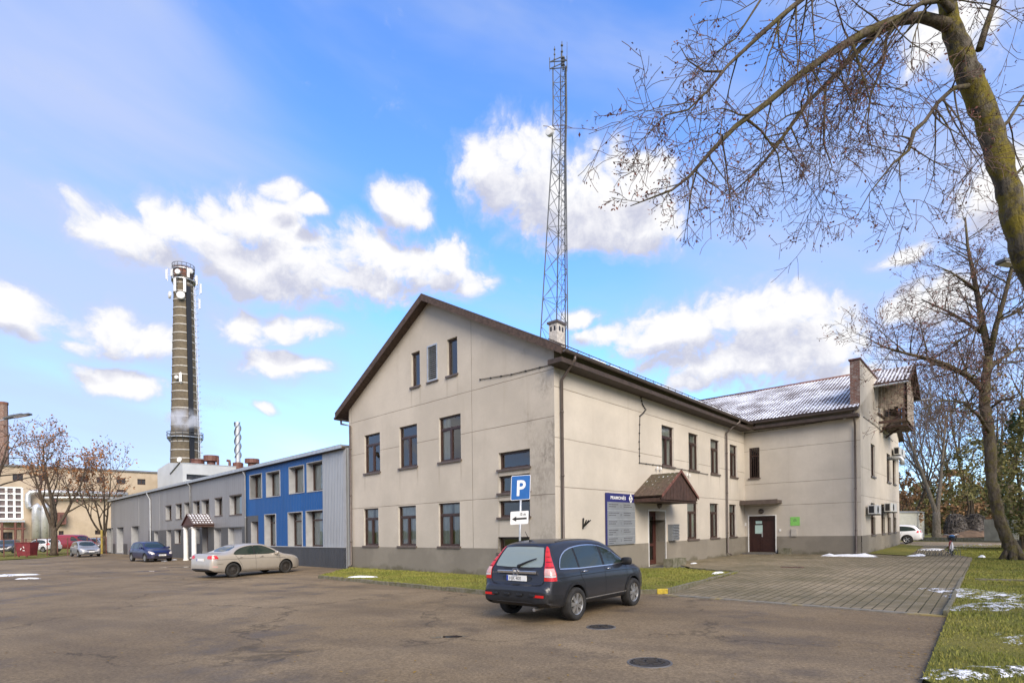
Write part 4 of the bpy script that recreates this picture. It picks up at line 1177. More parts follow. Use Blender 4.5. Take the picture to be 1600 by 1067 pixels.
C3 = lambda x0, x1, y0, y1: (150 + x0 / 3.902, 150 + x1 / 3.902, 680 + y0 / 3.902, 680 + y1 / 3.902)
def ops3(lst, dep, same=True):
    o = [Wi.rect(*C3(*q)) for q in lst]
    return [(*q, dep) for q in o]
up = ops3([(425, 460, 430, 515), (487, 523, 420, 508), (540, 573, 412, 500), (592, 632, 403, 495), (645, 690, 395, 490), (725, 770, 383, 488), (815, 888, 366, 482)], .38)
lo = ops3([(480, 518, 575, 658), (607, 632, 566, 660)], .38)
drs = ops3([(355, 379, 588, 682), (430, 458, 577, 735), (648, 682, 560, 735), (720, 763, 570, 700), (806, 890, 562, 720)], .38)
gar = ops3([(66, 104, 565, 706), (126, 168, 560, 706), (215, 266, 553, 700)], .6)
gz = .12
drs = [(o[0], o[1], gz, o[3], o[4]) for o in drs]; gar = [(o[0], o[1], gz, o[3], o[4]) for o in gar]
pzg = (Wi.hit(232, 829.2)[1] + Wi.hit(379.4, 821.5)[1]) / 2
sP = Wi.hit(232, 830)[0]
allo = up + lo + drs + gar
def iskin(root, mat, s0, s1, z0, top, ops, name='wall', out=0.0, rev=None):
    mb = MB(); wall_skin(mb, Wi, s0, s1, z0, top, [o for o in ops if o[1] > s0 and o[0] < s1], out=out); return mb.build(name, [mat, rev or m_irev], root)
iskin(WS, m_grey, 0, sP, -.3, [(0, tzz(0)), (sP, tzz(sP))], gar)
iskin(WS, m_grey, sP, sS, pzg, [(sP, tzz(sP)), (sS, tzz(sS))], [(o[0], o[1], max(o[2], pzg - 1), o[3], o[4]) for o in up + [q for q in drs + lo if q[3] > pzg]])
iskin(WS, m_dgrey, sP, sS, -.3, pzg, [(o[0], o[1], o[2], min(o[3], pzg + 2), o[4]) for o in drs + lo], 'plinth', .0)
for i, o in enumerate(up):
    window(Wi, WS, o, 'R' if i < 5 else 'S', back='f' if i == 6 else None, fw=.07, sill_out=.03)
for i, o in enumerate(lo): window(Wi, WS, o, 'S', back=None, fw=.07, sill_out=.03)
def idoor(root, o, mat, nm='door', panel=True, label=None):
    a0, a1, q0, q1, dep = o; mb = MB(); I = -dep
    wbox(mb, Wi, a0, a1, q0, q1, I - .04, I + .02)
    w_ = a1 - a0
    if panel:
        for z0_, z1_ in ((.12, .42), (.5, .92)):
            wbox(mb, Wi, a0 + w_ * .15, a1 - w_ * .15, q0 + (q1 - q0) * z0_, q0 + (q1 - q0) * z1_, I + .02, I + .035)
    d = mb.build(nm, MAT[mat] if isinstance(mat, str) else mat, root)
    if label: d['label'] = label
    h = MB(); h.tube([Wi.pt(a0 + w_ * .85, q0 + (q1 - q0) * .48, I + .07), Wi.pt(a0 + w_ * .70, q0 + (q1 - q0) * .48, I + .07)], .02, 6); h.build('handle', MAT['metal_lt'], d)
    return d
m_gdoor = M('grey_steel_door', (.30, .30, .30), .5, var=.12, vscale=3)
idoor(WS, drs[0], m_gdoor); idoor(WS, drs[1], 'doorred', label='red brown door in the dark grey plinth'); idoor(WS, drs[2], 'doorred', label='red brown door under the small porch'); idoor(WS, drs[3], m_gdoor); idoor(WS, drs[4], m_gdoor)
m_gate = cladding('garage_door_sheet', (.26, .265, .27), pitch=.25)
for o in gar:
    mb = MB(); a0, a1, q0, q1, dep = o
    mb.poly([Wi.pt(a0, q0, -dep), Wi.pt(a1, q0, -dep), Wi.pt(a1, q1, -dep), Wi.pt(a0, q1, -dep)], [(a0, q0), (a1, q0), (a1, q1), (a0, q1)]); mb.build('garage_door', m_gate, WS)
for x0, x1, y0, y1 in ((104, 119, 660, 706), (168, 192, 660, 706)):
    mb = MB(); q = Wi.rect(*C3(x0, x1, y0, y1)); wbox(mb, Wi, q[0], q[1], -.2, q[3], 0, .02); mb.build('plinth', m_dgrey, WS)
for o in up + lo:                                     # thin dark heads
    mb = MB(); wbox(mb, Wi, o[0] - .04, o[1] + .04, o[3], o[3] + .07, -.01, .03); mb.build('head_flashing', MAT['sill'], WS)
# roof, eaves trim, downpipes
def iroof(root, s0, s1):
    mb = MB(); a, b = Wi.pt(s0, tzz(s0), .22), Wi.pt(s1, tzz(s1), .22)
    bk_ = -Wi.n * 14 + V((0, 0, .35)); up_ = V((0, 0, .10))
    mb.obox(a, b - a, bk_, up_); r = mb.build('roof', m_izroof, root)
    e = MB(); e.obox(a + V((0, 0, -.07)) + Wi.n * .002, b - a, Wi.n * .05, V((0, 0, .20))); e.build('eaves_trim', MAT['metal_lt'], r)
    u = MB(); u.obox(a + V((0, 0, -.10)) - Wi.n * .21, b - a, Wi.n * .2, V((0, 0, .095))); u.build('soffit', MAT['soffit'], r)
    return r
iroof(WS, -.25, sS); RA = iroof(AX, sS + .002, IL)
for u in (236.5, 299):
    s_ = Wi.hit(u, 820)[0]; z_ = tzz(s_)
    downspout([Wi.pt(s_ - .5, z_ - .05, .25), Wi.pt(s_ - .5, z_ - .25, .2), Wi.pt(s_, z_ - .75, .09), Wi.pt(s_, .25, .09), Wi.pt(s_, .12, .25)] if u < 250 else [Wi.pt(s_, z_ - .05, .24), Wi.pt(s_, z_ - .3, .08), Wi.pt(s_, pzg + .6, .08)], WS, .06, 'grey_trim')
jt = MB(); s_ = Wi.hit(217, 800)[0]; wbox(jt, Wi, s_ - .03, s_ + .03, pzg, tzz(s_) - .08, 0, .025); jt.build('cover_strip', MAT['grey_trim'], WS)
jt = MB(); s_ = Wi.hit(249.5, 800)[0]; wbox(jt, Wi, s_ - .03, s_ + .03, pzg, tzz(s_) - .08, 0, .02); jt.build('cover_strip', MAT['grey_trim'], WS)
# end and back walls
for root, a, b in ((WS, I0 - Wi.n * 13, I0), (WS, R0 - Wi.n * 13 + Wi.d * -(IL - sS), I0 - Wi.n * 13), (AX, R0, R0 - Wi.n * 13), (AX, R0 - Wi.n * 13, Wi.pt(sS, 0, -13))):
    Wx = Wall(a, b); mb = MB(); wall_skin(mb, Wx, 0, Wx.L, -.3, (zL if root is WS else zR) - .02); mb.build('wall', [m_grey if root is WS else m_lgrey, m_irev], root)
# small porch
PO1 = 1.25
k0 = Wi.hit(290.5, 850, PO1)[0]; k1 = Wi.hit(303.2, 850, PO1)[0]
ez = Wi.hit(296, 820.6, PO1)[1]; rz1 = Wi.hit(290.4, 809.2, PO1 + .15)[1]
hw_ = (k1 - k0) / 2 + .45; km = (k0 + k1) / 2
mb = MB()
for sg_ in (-1, 1):
    p = Wi.pt(km + sg_ * hw_, ez, -0.0); q = Wi.pt(km + sg_ * hw_, ez, PO1 + .2); slab(mb, p, q, Wi.pt(km, rz1 + .25, 0) - p, .07)
m_pt2 = tile_roof('small_porch_tiles', (.17, .14, .13), snow=.30)
PR = mb.build('porch_roof', [m_pt2, MAT['doorred']], WS)
mb = MB(); P0 = [Wi.pt(km - hw_ + .05, ez, PO1 + .12), Wi.pt(km + hw_ - .05, ez, PO1 + .12), Wi.pt(km, rz1 + .22, PO1 + .12)]; mb.poly(P0); mb.build('porch_gable', MAT['doorred'], PR)
mb = MB(); wbox(mb, Wi, km - hw_, km + hw_, ez - .14, ez - .02, .02, PO1 + .15); mb.build('porch_beam', MAT['wooddk'], PR)
for k in (k0, k1):
    mb = MB(); mb.lathe(Wi.pt(k, 0, PO1), (0, 0, 1), [(.20, 0), (.20, .08), (.165, .10), (.16, ez - .25), (.20, ez - .2), (.20, ez - .13)], 16); mb.build('porch_column', MAT['white'], WS, smooth=False)
mb = MB(); mb.tube([Wi.pt(km + .3, ez - .1, PO1 + .1), Wi.pt(km + .3, ez - .4, PO1 - .1), Wi.pt(km + .3, .3, PO1 - .1), Wi.pt(km + .3, .2, PO1 + .1)], .04, 8); mb.build('downspout', MAT['white'], PR)

# blue annex
zB = Wi.hit(480, 854.6)[1]
bu = ops3([(940, 1011, 240, 382), (1041, 1122, 222, 370), (1180, 1268, 190, 350), (1289, 1385, 163, 338)], .42)
bl = ops3([(1031, 1097, 483, 674), (1174, 1258, 470, 678), (1284, 1380, 460, 680)], .42)
zz0 = sum(o[2] for o in bl) / 3; zb0 = max(zB + .02, zz0)
bl = [(o[0], o[1], zb0, o[3], o[4]) for o in bl]
bd = Wi.rect(*C3(945, 988, 525, 655)); bd = (bd[0], bd[1], gz, bd[3], .42)
dk0, dk1 = sS, Wi.hit(150 + 990 / 3.902, 830)[0]; dkz = Wi.hit(150 + 950 / 3.902, 680 + 490 / 3.902)[1]
lastu = bu[-1]; bu[-1] = (lastu[0], sB - .0, *lastu[2:]); bl[-1] = (bl[-1][0], sB - .02, *bl[-1][2:])
mb = MB(); wall_skin(mb, Wi, sS, dk1, dkz, [(sS, tzz(sS)), (dk1, tzz(dk1))], [o for o in bu if o[0] < dk1])
wall_skin(mb, Wi, dk1, sB, zB, [(dk1, tzz(dk1)), (sB, tzz(sB))], [o for o in bu if o[1] > dk1] + bl); mb.build('wall', [m_blue, m_irev], AX)['label'] = 'blue ribbed wall panel'
iskin(AX, m_lgrey, sB, IL, zB, [(sB, tzz(sB)), (IL, tzz(IL))], [])['label'] = 'light grey ribbed wall panel'
mb = MB(); wall_skin(mb, Wi, sS, dk1, -.3, dkz, [bd]); mb.build('entrance_panel', [m_dgrey, m_irev], AX)
iskin(AX, m_dark, dk1, IL, -.3, zB, [], 'plinth', .03)
mb = MB(); wbox(mb, Wi, dk1, IL + .04, zB, zB + .05, .0, .06); mb.build('plinth_flashing', m_irev, AX)
idoor(AX, bd, 'doorred')
for o in bu: 
    a0, a1 = o[0], o[1]; window(Wi, AX, (a0 + (a1 - a0) * 0, a1, *o[2:]), 'S', back='f', fw=.10, sill=None)
for o in bl: window(Wi, AX, o, 'R', back='f', fw=.10, sill=None, trans=.25)
for o in bu + bl:
    mb = MB(); e = .045
    wbox(mb, Wi, o[0] - e, o[0], o[2] - e, o[3] + e, -.005, .035); 
    if o[1] < sB - .05: wbox(mb, Wi, o[1], o[1] + e, o[2] - e, o[3] + e, -.005, .035)
    wbox(mb, Wi, o[0], o[1], o[3], o[3] + e, -.005, .035)
    if o[2] > zB + .1: wbox(mb, Wi, o[0], o[1], o[2] - e, o[2], -.005, .035)
    mb.build('window_trim', m_irev, AX)
mb = MB(); wbox(mb, Wi, sS - .05, sS + .05, .1, tzz(sS) - .08, .0, .04); mb.build('corner_trim', m_irev, AX)
mb = MB(); mb.obox(Wi.pt(IL - .22, -.2, .0), Wi.d * .26, Wi.n * .03, V((0, 0, tzz(IL) + .1))); mb.build('corner_trim', m_irev, AX)
downspout([Wi.pt(sS + .12, tzz(sS) - .1, .2), Wi.pt(sS + .12, tzz(sS) - .4, .07), Wi.pt(sS + .12, .2, .07)], AX, .05, 'grey_trim')

# ------------------------------------------------------------------ factory hall in beige brick behind the trees
m_fac, t, b = new_mat('beige_brick_wall')
uv = coords(t, 'uv'); n = t.noise(uv, .25, 6, .6); n2 = t.noise(t.vmul(uv, (1, .3, 1)), 1.5, 5, .65)
c = t.mix(t.ramp(n, .3, .7), (.36, .29, .205), (.46, .38, .285)); c = t.mix(t.math('MULTIPLY', t.ramp(n2, .5, .75), .35), c, (.24, .19, .14))
t.link(c, b.inputs['Base Color']); b.inputs['Roughness'].default_value = .9; t.link(t.bump(t.noise(uv, 6, 4), .3, .05), b.inputs['Normal'])
fp0 = at(18.4, 728.5, 95); fp1 = at(284.8, 741, 112.7)
fd = V((fp1.x - fp0.x, fp1.y - fp0.y, 0)).normalized(); F0 = V((fp0.x, fp0.y, 0)) - fd * 25; F1 = V((fp1.x, fp1.y, 0)) + fd * 12
Wf = Wall(F0, F1)
C2 = lambda x0, x1, y0, y1: (x0 / 3.81, x1 / 3.81, 640 + y0 / 3.81, 640 + y1 / 3.81)
FB = thing('factory_hall', 'tall beige brick factory hall with rows of small dark windows and big glazed bay', 'building', Wf.pt(40, 0))
ft0 = Wf.hit(18.4, 728.5); ft1 = Wf.hit(284.8, 741)
fz = lambda s: ft0[1] + (ft1[1] - ft0[1]) * (s - ft0[0]) / (ft1[0] - ft0[0])
fo = [(*Wf.rect(*C2(*q)), .2) for q in [(75, 137, 380, 422), (-75, -15, 376, 418), (230, 285, 386, 424), (470, 527, 395, 431), (575, 617, 400, 436), (695, 747, 405, 440), (818, 866, 412, 446), (695, 747, 475, 498)]]
fo2 = [(*Wf.rect(*C2(*q)), .2) for q in [(20, 75, 727, 772), (350, 379, 720, 760), (566, 602, 716, 742)]]
big = (*Wf.rect(*C2(-60, 132, 462, 648)), .2)
mb = MB(); wall_skin(mb, Wf, 0, Wf.L, -1.5, [(0, fz(0)), (Wf.L, fz(Wf.L))], fo + fo2 + [big]); mb.build('wall', [m_fac, m_fac], FB)
mb = MB(); mb.obox(Wf.pt(-.2, fz(0), .25), Wf.pt(Wf.L, fz(Wf.L), .25) - Wf.pt(-.2, fz(0), .25), -Wf.n * 18, V((0, 0, .3))); mb.build('roof', m_izroof, FB)
Wx = Wall(F1, F1 - Wf.n * 16); mb = MB(); wall_skin(mb, Wx, 0, 16, -1.5, fz(Wf.L)); mb.build('wall', [m_fac, m_fac], FB)
m_dwin = M('dirty_dark_glazing', (.035, .032, .034), .25, var=.5, vscale=.8)
for o in fo + fo2:
    mb = MB(); a0, a1, q0, q1, dep = o
    wbox(mb, Wf, a0, a1, q0, q0 + .15, -dep, -.03); wbox(mb, Wf, a0, a1, q1 - .12, q1, -dep, -.03); wbox(mb, Wf, (a0 + a1) / 2 - .06, (a0 + a1) / 2 + .06, q0 + .15, q1 - .12, -dep, -.05)
    wn_ = mb.build('window', MAT['wooddk'], FB)
    p = MB(); p.poly([Wf.pt(a0, q0, -dep), Wf.pt(a1, q0, -dep), Wf.pt(a1, q1, -dep), Wf.pt(a0, q1, -dep)]); p.build('pane', m_dwin, wn_)
mb = MB(); a0, a1, q0, q1, dep = big
for i in range(5):
    s_ = a0 + (a1 - a0) * i / 4; wbox(mb, Wf, s_ - .16, s_ + .16, q0, q1, -dep, .02)
for j in range(6):
    z_ = q0 + (q1 - q0) * j / 5; wbox(mb, Wf, a0, a1, z_ - .12, z_ + .12, -dep, .03)
wn_ = mb.build('window', MAT['white'], FB); wn_['label'] = 'large white framed glazed bay'
m_bg = M('factory_glazing', (.16, .13, .13), .15, var=.4, vscale=.3)
p = MB(); p.poly([Wf.pt(a0, q0, -dep), Wf.pt(a1, q0, -dep), Wf.pt(a1, q1, -dep), Wf.pt(a0, q1, -dep)]); p.build('pane', m_bg, wn_)
# heating pipes on the hall
def fpt(x, y, o=.9): s_, z_ = Wf.hit(x / 3.81, 640 + y / 3.81, o); return Wf.pt(s_, z_, o)
m_pipe = M('aluminium_pipe_cladding', (.62, .63, .64), .32, .55, var=.2, vscale=.5)
HP = thing('heating_pipes', 'pair of shiny silver heating pipes running along the beige hall and down', 'pipework', Wf.pt(35, 0, .9))
mb = MB(); mb.tube([fpt(178, 580), fpt(170, 575), fpt(165, 550), fpt(167, 505), fpt(180, 492), fpt(220, 489), fpt(480, 494), fpt(760, 503)], .42, 10); mb.build('upper_pipe', m_pipe, HP, smooth=True)
mb = MB(); mb.tube([fpt(230, 524), fpt(480, 522), fpt(760, 528)], .24, 8); mb.build('lower_pipe', m_pipe, HP, smooth=True)
for x in (216, 266):
    mb = MB(); mb.tube([fpt(x, 790, 1.4), fpt(x, 600, 1.4), fpt(x + 3, 580, 1.4), fpt(x + 22, 570, 1.4)], .62, 12); mb.build('riser_pipe', m_pipe, HP, smooth=True)
mb = MB(); mb.tube([fpt(160, 583, 1), fpt(290, 583, 1)], .2, 8); mb.build('cross_pipe', m_pipe, HP)
for x in (330, 460, 600, 720):
    mb = MB(); mb.tube([fpt(x, 548, .9), fpt(x, 500, .1)], .15, 5); mb.build('bracket', MAT['rust'], HP)
TB = thing('plant_cabinet', 'rusty brown steel cabinet hung on the beige hall beside the pipes', 'cabinet', fpt(365, 645, .2))
mb = MB(); q = Wf.rect(*C2(340, 390, 612, 682)); wbox(mb, Wf, q[0], q[1], q[2], q[3], .02, 1.3); mb.build('body', MAT['rust'], TB)
mb = MB(); wbox(mb, Wf, q[0] + .3, q[1] - .3, q[2] + .4, q[3] - .4, 1.3, 1.36); mb.build('door', MAT['doorred'], TB)
PCN = thing('loading_canopy', 'brown steel frame canopy standing against the beige factory hall', 'canopy', fpt(85, 770, 2))
for x in (92, 135, 12): mb = MB(); mb.tube([fpt(x, 800, 2.5), fpt(x, 668, 2.5)], .18, 6); mb.build('post', MAT['rust'], PCN)
mb = MB(); p = fpt(-10, 668, 2.7); q = fpt(148, 668, 2.7); mb.obox(p, q - p, -Wf.n * 2.6, V((0, 0, .3))); mb.build('roof', MAT['metal_lt'], PCN)
mb = MB(); p = fpt(-10, 708, 2.5); q = fpt(152, 708, 2.5); mb.tube([p, q], .16, 6); mb.build('rail', MAT['rust'], PCN)

# white boiler house, its roof cowls and the flues
BC = at(285, 723.2, 100); bA = at(392, 730.5, 109.2); bL = at(246, 731, 106)
m_bh = M('white_sheet_cladding', (.46, .48, .50), .5, var=.12, vscale=.25)
BH = thing('boiler_house', 'white sheet clad boiler house rising behind grey workshop roof', 'building', (BC.x, BC.y, 0))
c0, c1, c2 = V((BC.x, BC.y, 0)), V((bA.x, bA.y, 0)), V((bL.x, bL.y, 0))
W1 = Wall(c0, c1); W2 = Wall(c2, c0)
dk = (*W1.rect(150 + 552 / 3.902, 150 + 705 / 3.902, 680 + 240 / 3.902, 680 + 272 / 3.902), .4)
mb = MB(); wall_skin(mb, W1, 0, W1.L, -1, [(0, BC.z), (W1.L, bA.z)], [dk]); wall_skin(mb, W2, 0, W2.L, -1, [(0, bL.z - .3), (W2.L * .45, bL.z + .6), (W2.L, BC.z)]); mb.build('wall', [m_bh, m_bh], BH)
mb = MB(); mb.poly([zz(c0, BC.z - .05), zz(c1, bA.z - .05), zz(c1 + c2 - c0, bA.z - .6), zz(c2, bL.z - .35)]); mb.build('roof', m_izroof, BH)
mb = MB(); mb.obox(zz(c0, BC.z - .02) + W1.n * .06, zz(c1, bA.z) - zz(c0, BC.z), -W1.n * .3, V((0, 0, .12))); mb.build('coping', MAT['metal_lt'], BH)
mb = MB(); a0, a1, q0, q1, dep = dk; mb.poly([W1.pt(a0, q0, -dep), W1.pt(a1, q0, -dep), W1.pt(a1, q1, -dep), W1.pt(a0, q1, -dep)]); mb.build('window', m_dwin, BH)
mb = MB(); a, b2_ = W2.hit(150 + 455 / 3.902, 680 + 235 / 3.902), W2.hit(150 + 515 / 3.902, 680 + 165 / 3.902); mb.tube([W2.pt(a[0], a[1], .1), W2.pt(b2_[0], b2_[1], .1)], .1, 5); mb.build('stay_rod', MAT['steel'], BH)
mb = MB(); p = at(280.5, 717.5, 101); mb.lathe(p, V((-.2, -1, .2)), [(0.0, -.25), (.35, -.15), (.5, .05), (.48, .07), (.3, -.05), (0, -.1)], 14, cap=False); mb.tube([p, p + V((.3, .2, -1.6))], .06, 5); mb.build('satellite_dish', MAT['white'], BH)
for (u, v0, v1, r0, r1, kd) in ((308.9, 718, 727, 1.2, 1.2, 0), (330.2, 712, 729, .75, 1.35, 1), (394, 717, 730, .75, 1.30, 1), (340.4, 716, 729, .25, .25, 2), (358.8, 720, 730, .25, .25, 2)):
    Y = 107; p1, p0_ = at(u, v0, Y), at(u, v1, Y); h_ = p1.z - p0_.z
    mb = MB()
    if kd == 0: mb.lathe(p0_ - V((0, 0, 1)), (0, 0, 1), [(r0, 0), (r0, h_ + .8), (r0 + .1, h_ + .8), (r0 + .1, h_ + 1)], 14)
    if kd == 1: mb.lathe(p0_ - V((0, 0, 1)), (0, 0, 1), [(r0, 0), (r0, h_ * .45 + 1), (r1, h_ * .5 + 1), (r1, h_ + 1)], 14)
    if kd == 2: mb.tube([p0_ - V((0, 0, 1)), p1 - V((0, 0, .3)), p1, p1 + V((-.5, 0, .1))], r0, 8)
    mb.build('roof_cowl' if kd < 2 else 'vent_pipe', MAT['rust'], BH)
SP = thing('spiral_flue', 'slim silver flue with spiral fins standing above boiler house roof', 'flue', at(372, 728, 108) - V((0, 0, 12)))
mb = MB(); p0_, p1 = at(372, 728, 108), at(371.8, 659.5, 108); r = .46
mb.lathe(p0_ - V((0, 0, 12)), (0, 0, 1), [(r, 0), (r, 12 + p1.z - p0_.z)], 16); FLU = mb.build('pipe', MAT['metal_lt'], SP, smooth=False)
H = p1.z - p0_.z
for k in range(3):
    mb = MB(); n = 60
    L_ = []
    for i in range(n + 1):
        z = H * .18 + H * .81 * i / n; a = 2 * math.pi * (k / 3 + z / 5.2); L_.append((p0_ + V((math.cos(a) * r, math.sin(a) * r, z)), p0_ + V((math.cos(a) * (r + .2), math.sin(a) * (r + .2), z))))
    for (a_, b_), (c_, d_) in zip(L_, L_[1:]):
        e = V((0, 0, .08)); mb.poly([a_, c_, d_, b_]); mb.poly([a_ + e, b_ + e, d_ + e, c_ + e]); mb.poly([b_, d_, d_ + e, b_ + e])
    mb.build('spiral_fin', MAT['steel'], SP)
mb = MB(); mb.lathe(p0_ - V((0, 0, 1)), (0, 0, 1), [(.95, 0), (.95, 1.6), (.6, 1.7)], 14); mb.build('base_collar', MAT['rust'], SP)

# ------------------------------------------------------------------ the big smokestack
SY = 120.0
sb_, st_ = at(284.4, 722, SY), at(289.6, 421, SY)
S0 = V(((sb_.x * .35 + st_.x * .65), SY, 0)); SH = st_.z
rb_, rt_ = 20.6 / F * SY, 12.8 / F * SY
zb_ = sb_.z
rad = lambda z: rt_ + (rb_ - rt_) * (SH - z) / (SH - zb_)
m_stk, t, b = new_mat('weathered_chimney_brick')
uv = coords(t, 'uv'); br = t.new('ShaderNodeTexBrick'); t.link(uv, br.inputs['Vector']); br.inputs['Scale'].default_value = 1
br.inputs['Brick Width'].default_value = .5; br.inputs['Row Height'].default_value = .2; br.inputs['Mortar Size'].default_value = .03
br.inputs['Color1'].default_value = (.185, .145, .09, 1); br.inputs['Color2'].default_value = (.12, .095, .06, 1); br.inputs['Mortar'].default_value = (.11, .095, .07, 1)
n = t.noise(t.vmul(uv, (1, .35, 1)), .5, 6, .7)
t.link(t.mix(t.math('MULTIPLY', t.ramp(n, .4, .7), .5), br.outputs[0], (.06, .045, .03)), b.inputs['Base Color']); b.inputs['Roughness'].default_value = .9
SS = thing('smokestack', 'tall tapering brown brick smokestack banded with white hoops and topped by aerials', 'chimney', S0)
mb = MB(); mb.lathe(S0, (0, 0, 1), [(rad(z), z) for z in [0 + SH * i / 30 * .965 for i in range(31)]], 32); mb.build('shaft', m_stk, SS, smooth=True)
mb = MB(); z0_ = SH * .965; mb.lathe(S0, (0, 0, 1), [(rad(z0_), z0_), (rad(z0_) + .05, SH - .2), (rad(SH) + .25, SH - .15), (rad(SH) + .25, SH), (rad(SH) * .7, SH), (rad(SH) * .65, SH - 2)], 32, cap=False)
m_cr = M('red_crown_brick', (.17, .075, .05), .9, var=.4, vscale=1.2); mb.build('crown', m_cr, SS)
m_hoop = M('pale_hoop_paint', (.42, .40, .36), .6, var=.2, vscale=2)
zs_ = []
z = 4.0
while z < SH * .95: zs_.append(z); z += 1.78
for z in zs_:
    mb = MB(); mb.lathe(S0, (0, 0, 1), [(rad(z) - .02, z), (rad(z) + .07, z), (rad(z) + .07, z + .22), (rad(z) - .02, z + .22)], 32, cap=False); mb.build('hoop', m_hoop, SS)
cam2 = (V((0, 0, 0)) - S0).normalized(); rgt = V((-cam2.y, cam2.x, 0))
def around(z, a, o=0):         # a: degrees from the camera side, positive to the right
    return S0 + (cam2 * math.cos(R(a)) + rgt * math.sin(R(a))) * (rad(z) + o) + V((0, 0, z))
def strip(a, wd, z0, z1, o, th, mat, name):
    mb = MB()
    for k in range(14):
        za, zb2 = z0 + (z1 - z0) * k / 14, z0 + (z1 - z0) * (k + 1) / 14
        t_ = (around(0, a + 90, 0) - S0).normalized(); t_.z = 0
        p = around(za, a, o); q = around(zb2, a, o); nn_ = (p - S0); nn_.z = 0; nn_.normalize()
        mb.obox(p - t_ * wd / 2, t_ * wd, q - p, nn_ * th)
    return mb.build(name, mat, SS)
strip(24, .95, 2, SH * .93, .03, .25, MAT['black'], 'cable_duct')
strip(52, .10, 2, SH * .93, .75, .06, MAT['white'], 'ladder_rail'); strip(44, .10, 2, SH * .93, .75, .06, MAT['white'], 'ladder_rail')
lad = MB()
zq = 3.0
while zq < SH * .93:
    lad.tube([around(zq, 44, .7), around(zq, 52, .7)], .035, 4, cap=False); zq += .6
lad.build('ladder_rungs', MAT['metal_lt'], SS)['kind'] = 'stuff'
cg = MB(); zq = 4.0
while zq < SH * .93:
    cg.tube([around(zq, 43, .1), around(zq, 42, 1.2), around(zq, 48, 1.5), around(zq, 54, 1.2), around(zq, 54, .1)], .04, 4, cap=False); zq += 1.3
cg.build('ladder_cage', MAT['metal_lt'], SS)['kind'] = 'stuff'
def platform(z, w_, name='platform', rail=1.2):
    mb = MB(); mb.lathe(S0, (0, 0, 1), [(rad(z), z), (rad(z) + w_, z), (rad(z) + w_, z + .18), (rad(z), z + .18)], 32, cap=False)
    pl = mb.build(name, MAT['metal_lt'], SS)
    mb = MB()
    for h in (.6, 1.2):
        mb.tube([S0 + V((math.cos(a * .196) * (rad(z) + w_), math.sin(a * .196) * (rad(z) + w_), z + h)) for a in range(33)], .06, 5, cap=False)
    for k in range(16):
        a = k * math.pi / 8; mb.tube([S0 + V((math.cos(a) * (rad(z) + w_), math.sin(a) * (rad(z) + w_), z)), S0 + V((math.cos(a) * (rad(z) + w_), math.sin(a) * (rad(z) + w_), z + 1.25))], .05, 4)
        mb.tube([S0 + V((math.cos(a) * (rad(z) + w_), math.sin(a) * (rad(z) + w_), z)), S0 + V((math.cos(a) * rad(z), math.sin(a) * rad(z), z - 1.0))], .06, 4)
    mb.build('railing', MAT['steel'], pl)
platform(at(284, 685.5, SY).z, .7); platform(at(289, 441, SY).z, .45); platform(SH - .5, .35)
def panel_ant(a, v0, v1, o=.9, wd=.5):
    z0_, z1_ = at(289, v1, SY).z, at(289, v0, SY).z
    p = around((z0_ + z1_) / 2, a, o); t_ = V((cam2.y, -cam2.x, 0)); nn_ = (p - S0); nn_.z = 0; nn_.normalize(); t_ = nn_.cross(V((0, 0, 1)))
    mb = MB(); mb.obox(zz(p, z0_) - t_ * wd / 2, t_ * wd, nn_ * .22, V((0, 0, z1_ - z0_))); mb.tube([zz(p, z0_ - .3) - nn_ * .15, zz(p, z1_ + .3) - nn_ * .15], .07, 6)
    mb.tube([zz(p, (z0_ + z1_) / 2) - nn_ * .15, zz(p, (z0_ + z1_) / 2) - nn_ * (o + .1)], .06, 5)
    mb.build('panel_aerial', MAT['white'], SS, bevel=.05)
panel_ant(-38, 443, 463, .6); panel_ant(4, 443, 463, .6); panel_ant(18, 426, 440, .9); panel_ant(-80, 428, 443, 1.3, .35); panel_ant(84, 440, 455, 1.3, .35); panel_ant(-15, 588, 602, .4, .5); panel_ant(80, 465, 480, 1.0, .3); panel_ant(-50, 430, 440, .9, .4); panel_ant(60, 432, 446, 1.0, .4)
for (a, v, rr) in ((-75, 466.5, .75), (-12, 469, .8), (-25, 433, .55), (30, 428, .55), (-28, 595.5, .4), (70, 436, .6)):
    z_ = at(289, v, SY).z; p = around(z_, a, .5); nn_ = (p - S0); nn_.z = 0; nn_.normalize()
    mb = MB(); mb.lathe(p, nn_, [(rr * .2, 0), (rr, .1), (rr, .35), (rr * .85, .45), (0, .55)], 18); mb.build('dish_aerial', MAT['white'], SS, smooth=False)
# brick stack at the left edge
B2 = at(6, 730, 135); b2t = at(6.5, 629, 135)
CS = thing('brick_chimney', 'slim plain brown brick chimney at far left behind the beige hall', 'chimney', zz(B2, 0))
mb = MB(); mb.lathe(zz(B2, 0), (0, 0, 1), [(1.05, 0), (.90, b2t.z - 1), (.90, b2t.z)], 8); mb.build('shaft', brick, CS)
mb = MB(); mb.lathe(zz(B2, 0), (0, 0, 1), [(.98, b2t.z - .5), (1.0, b2t.z + .1), (.6, b2t.z + .15)], 8); mb.build('crown', m_cr, CS)

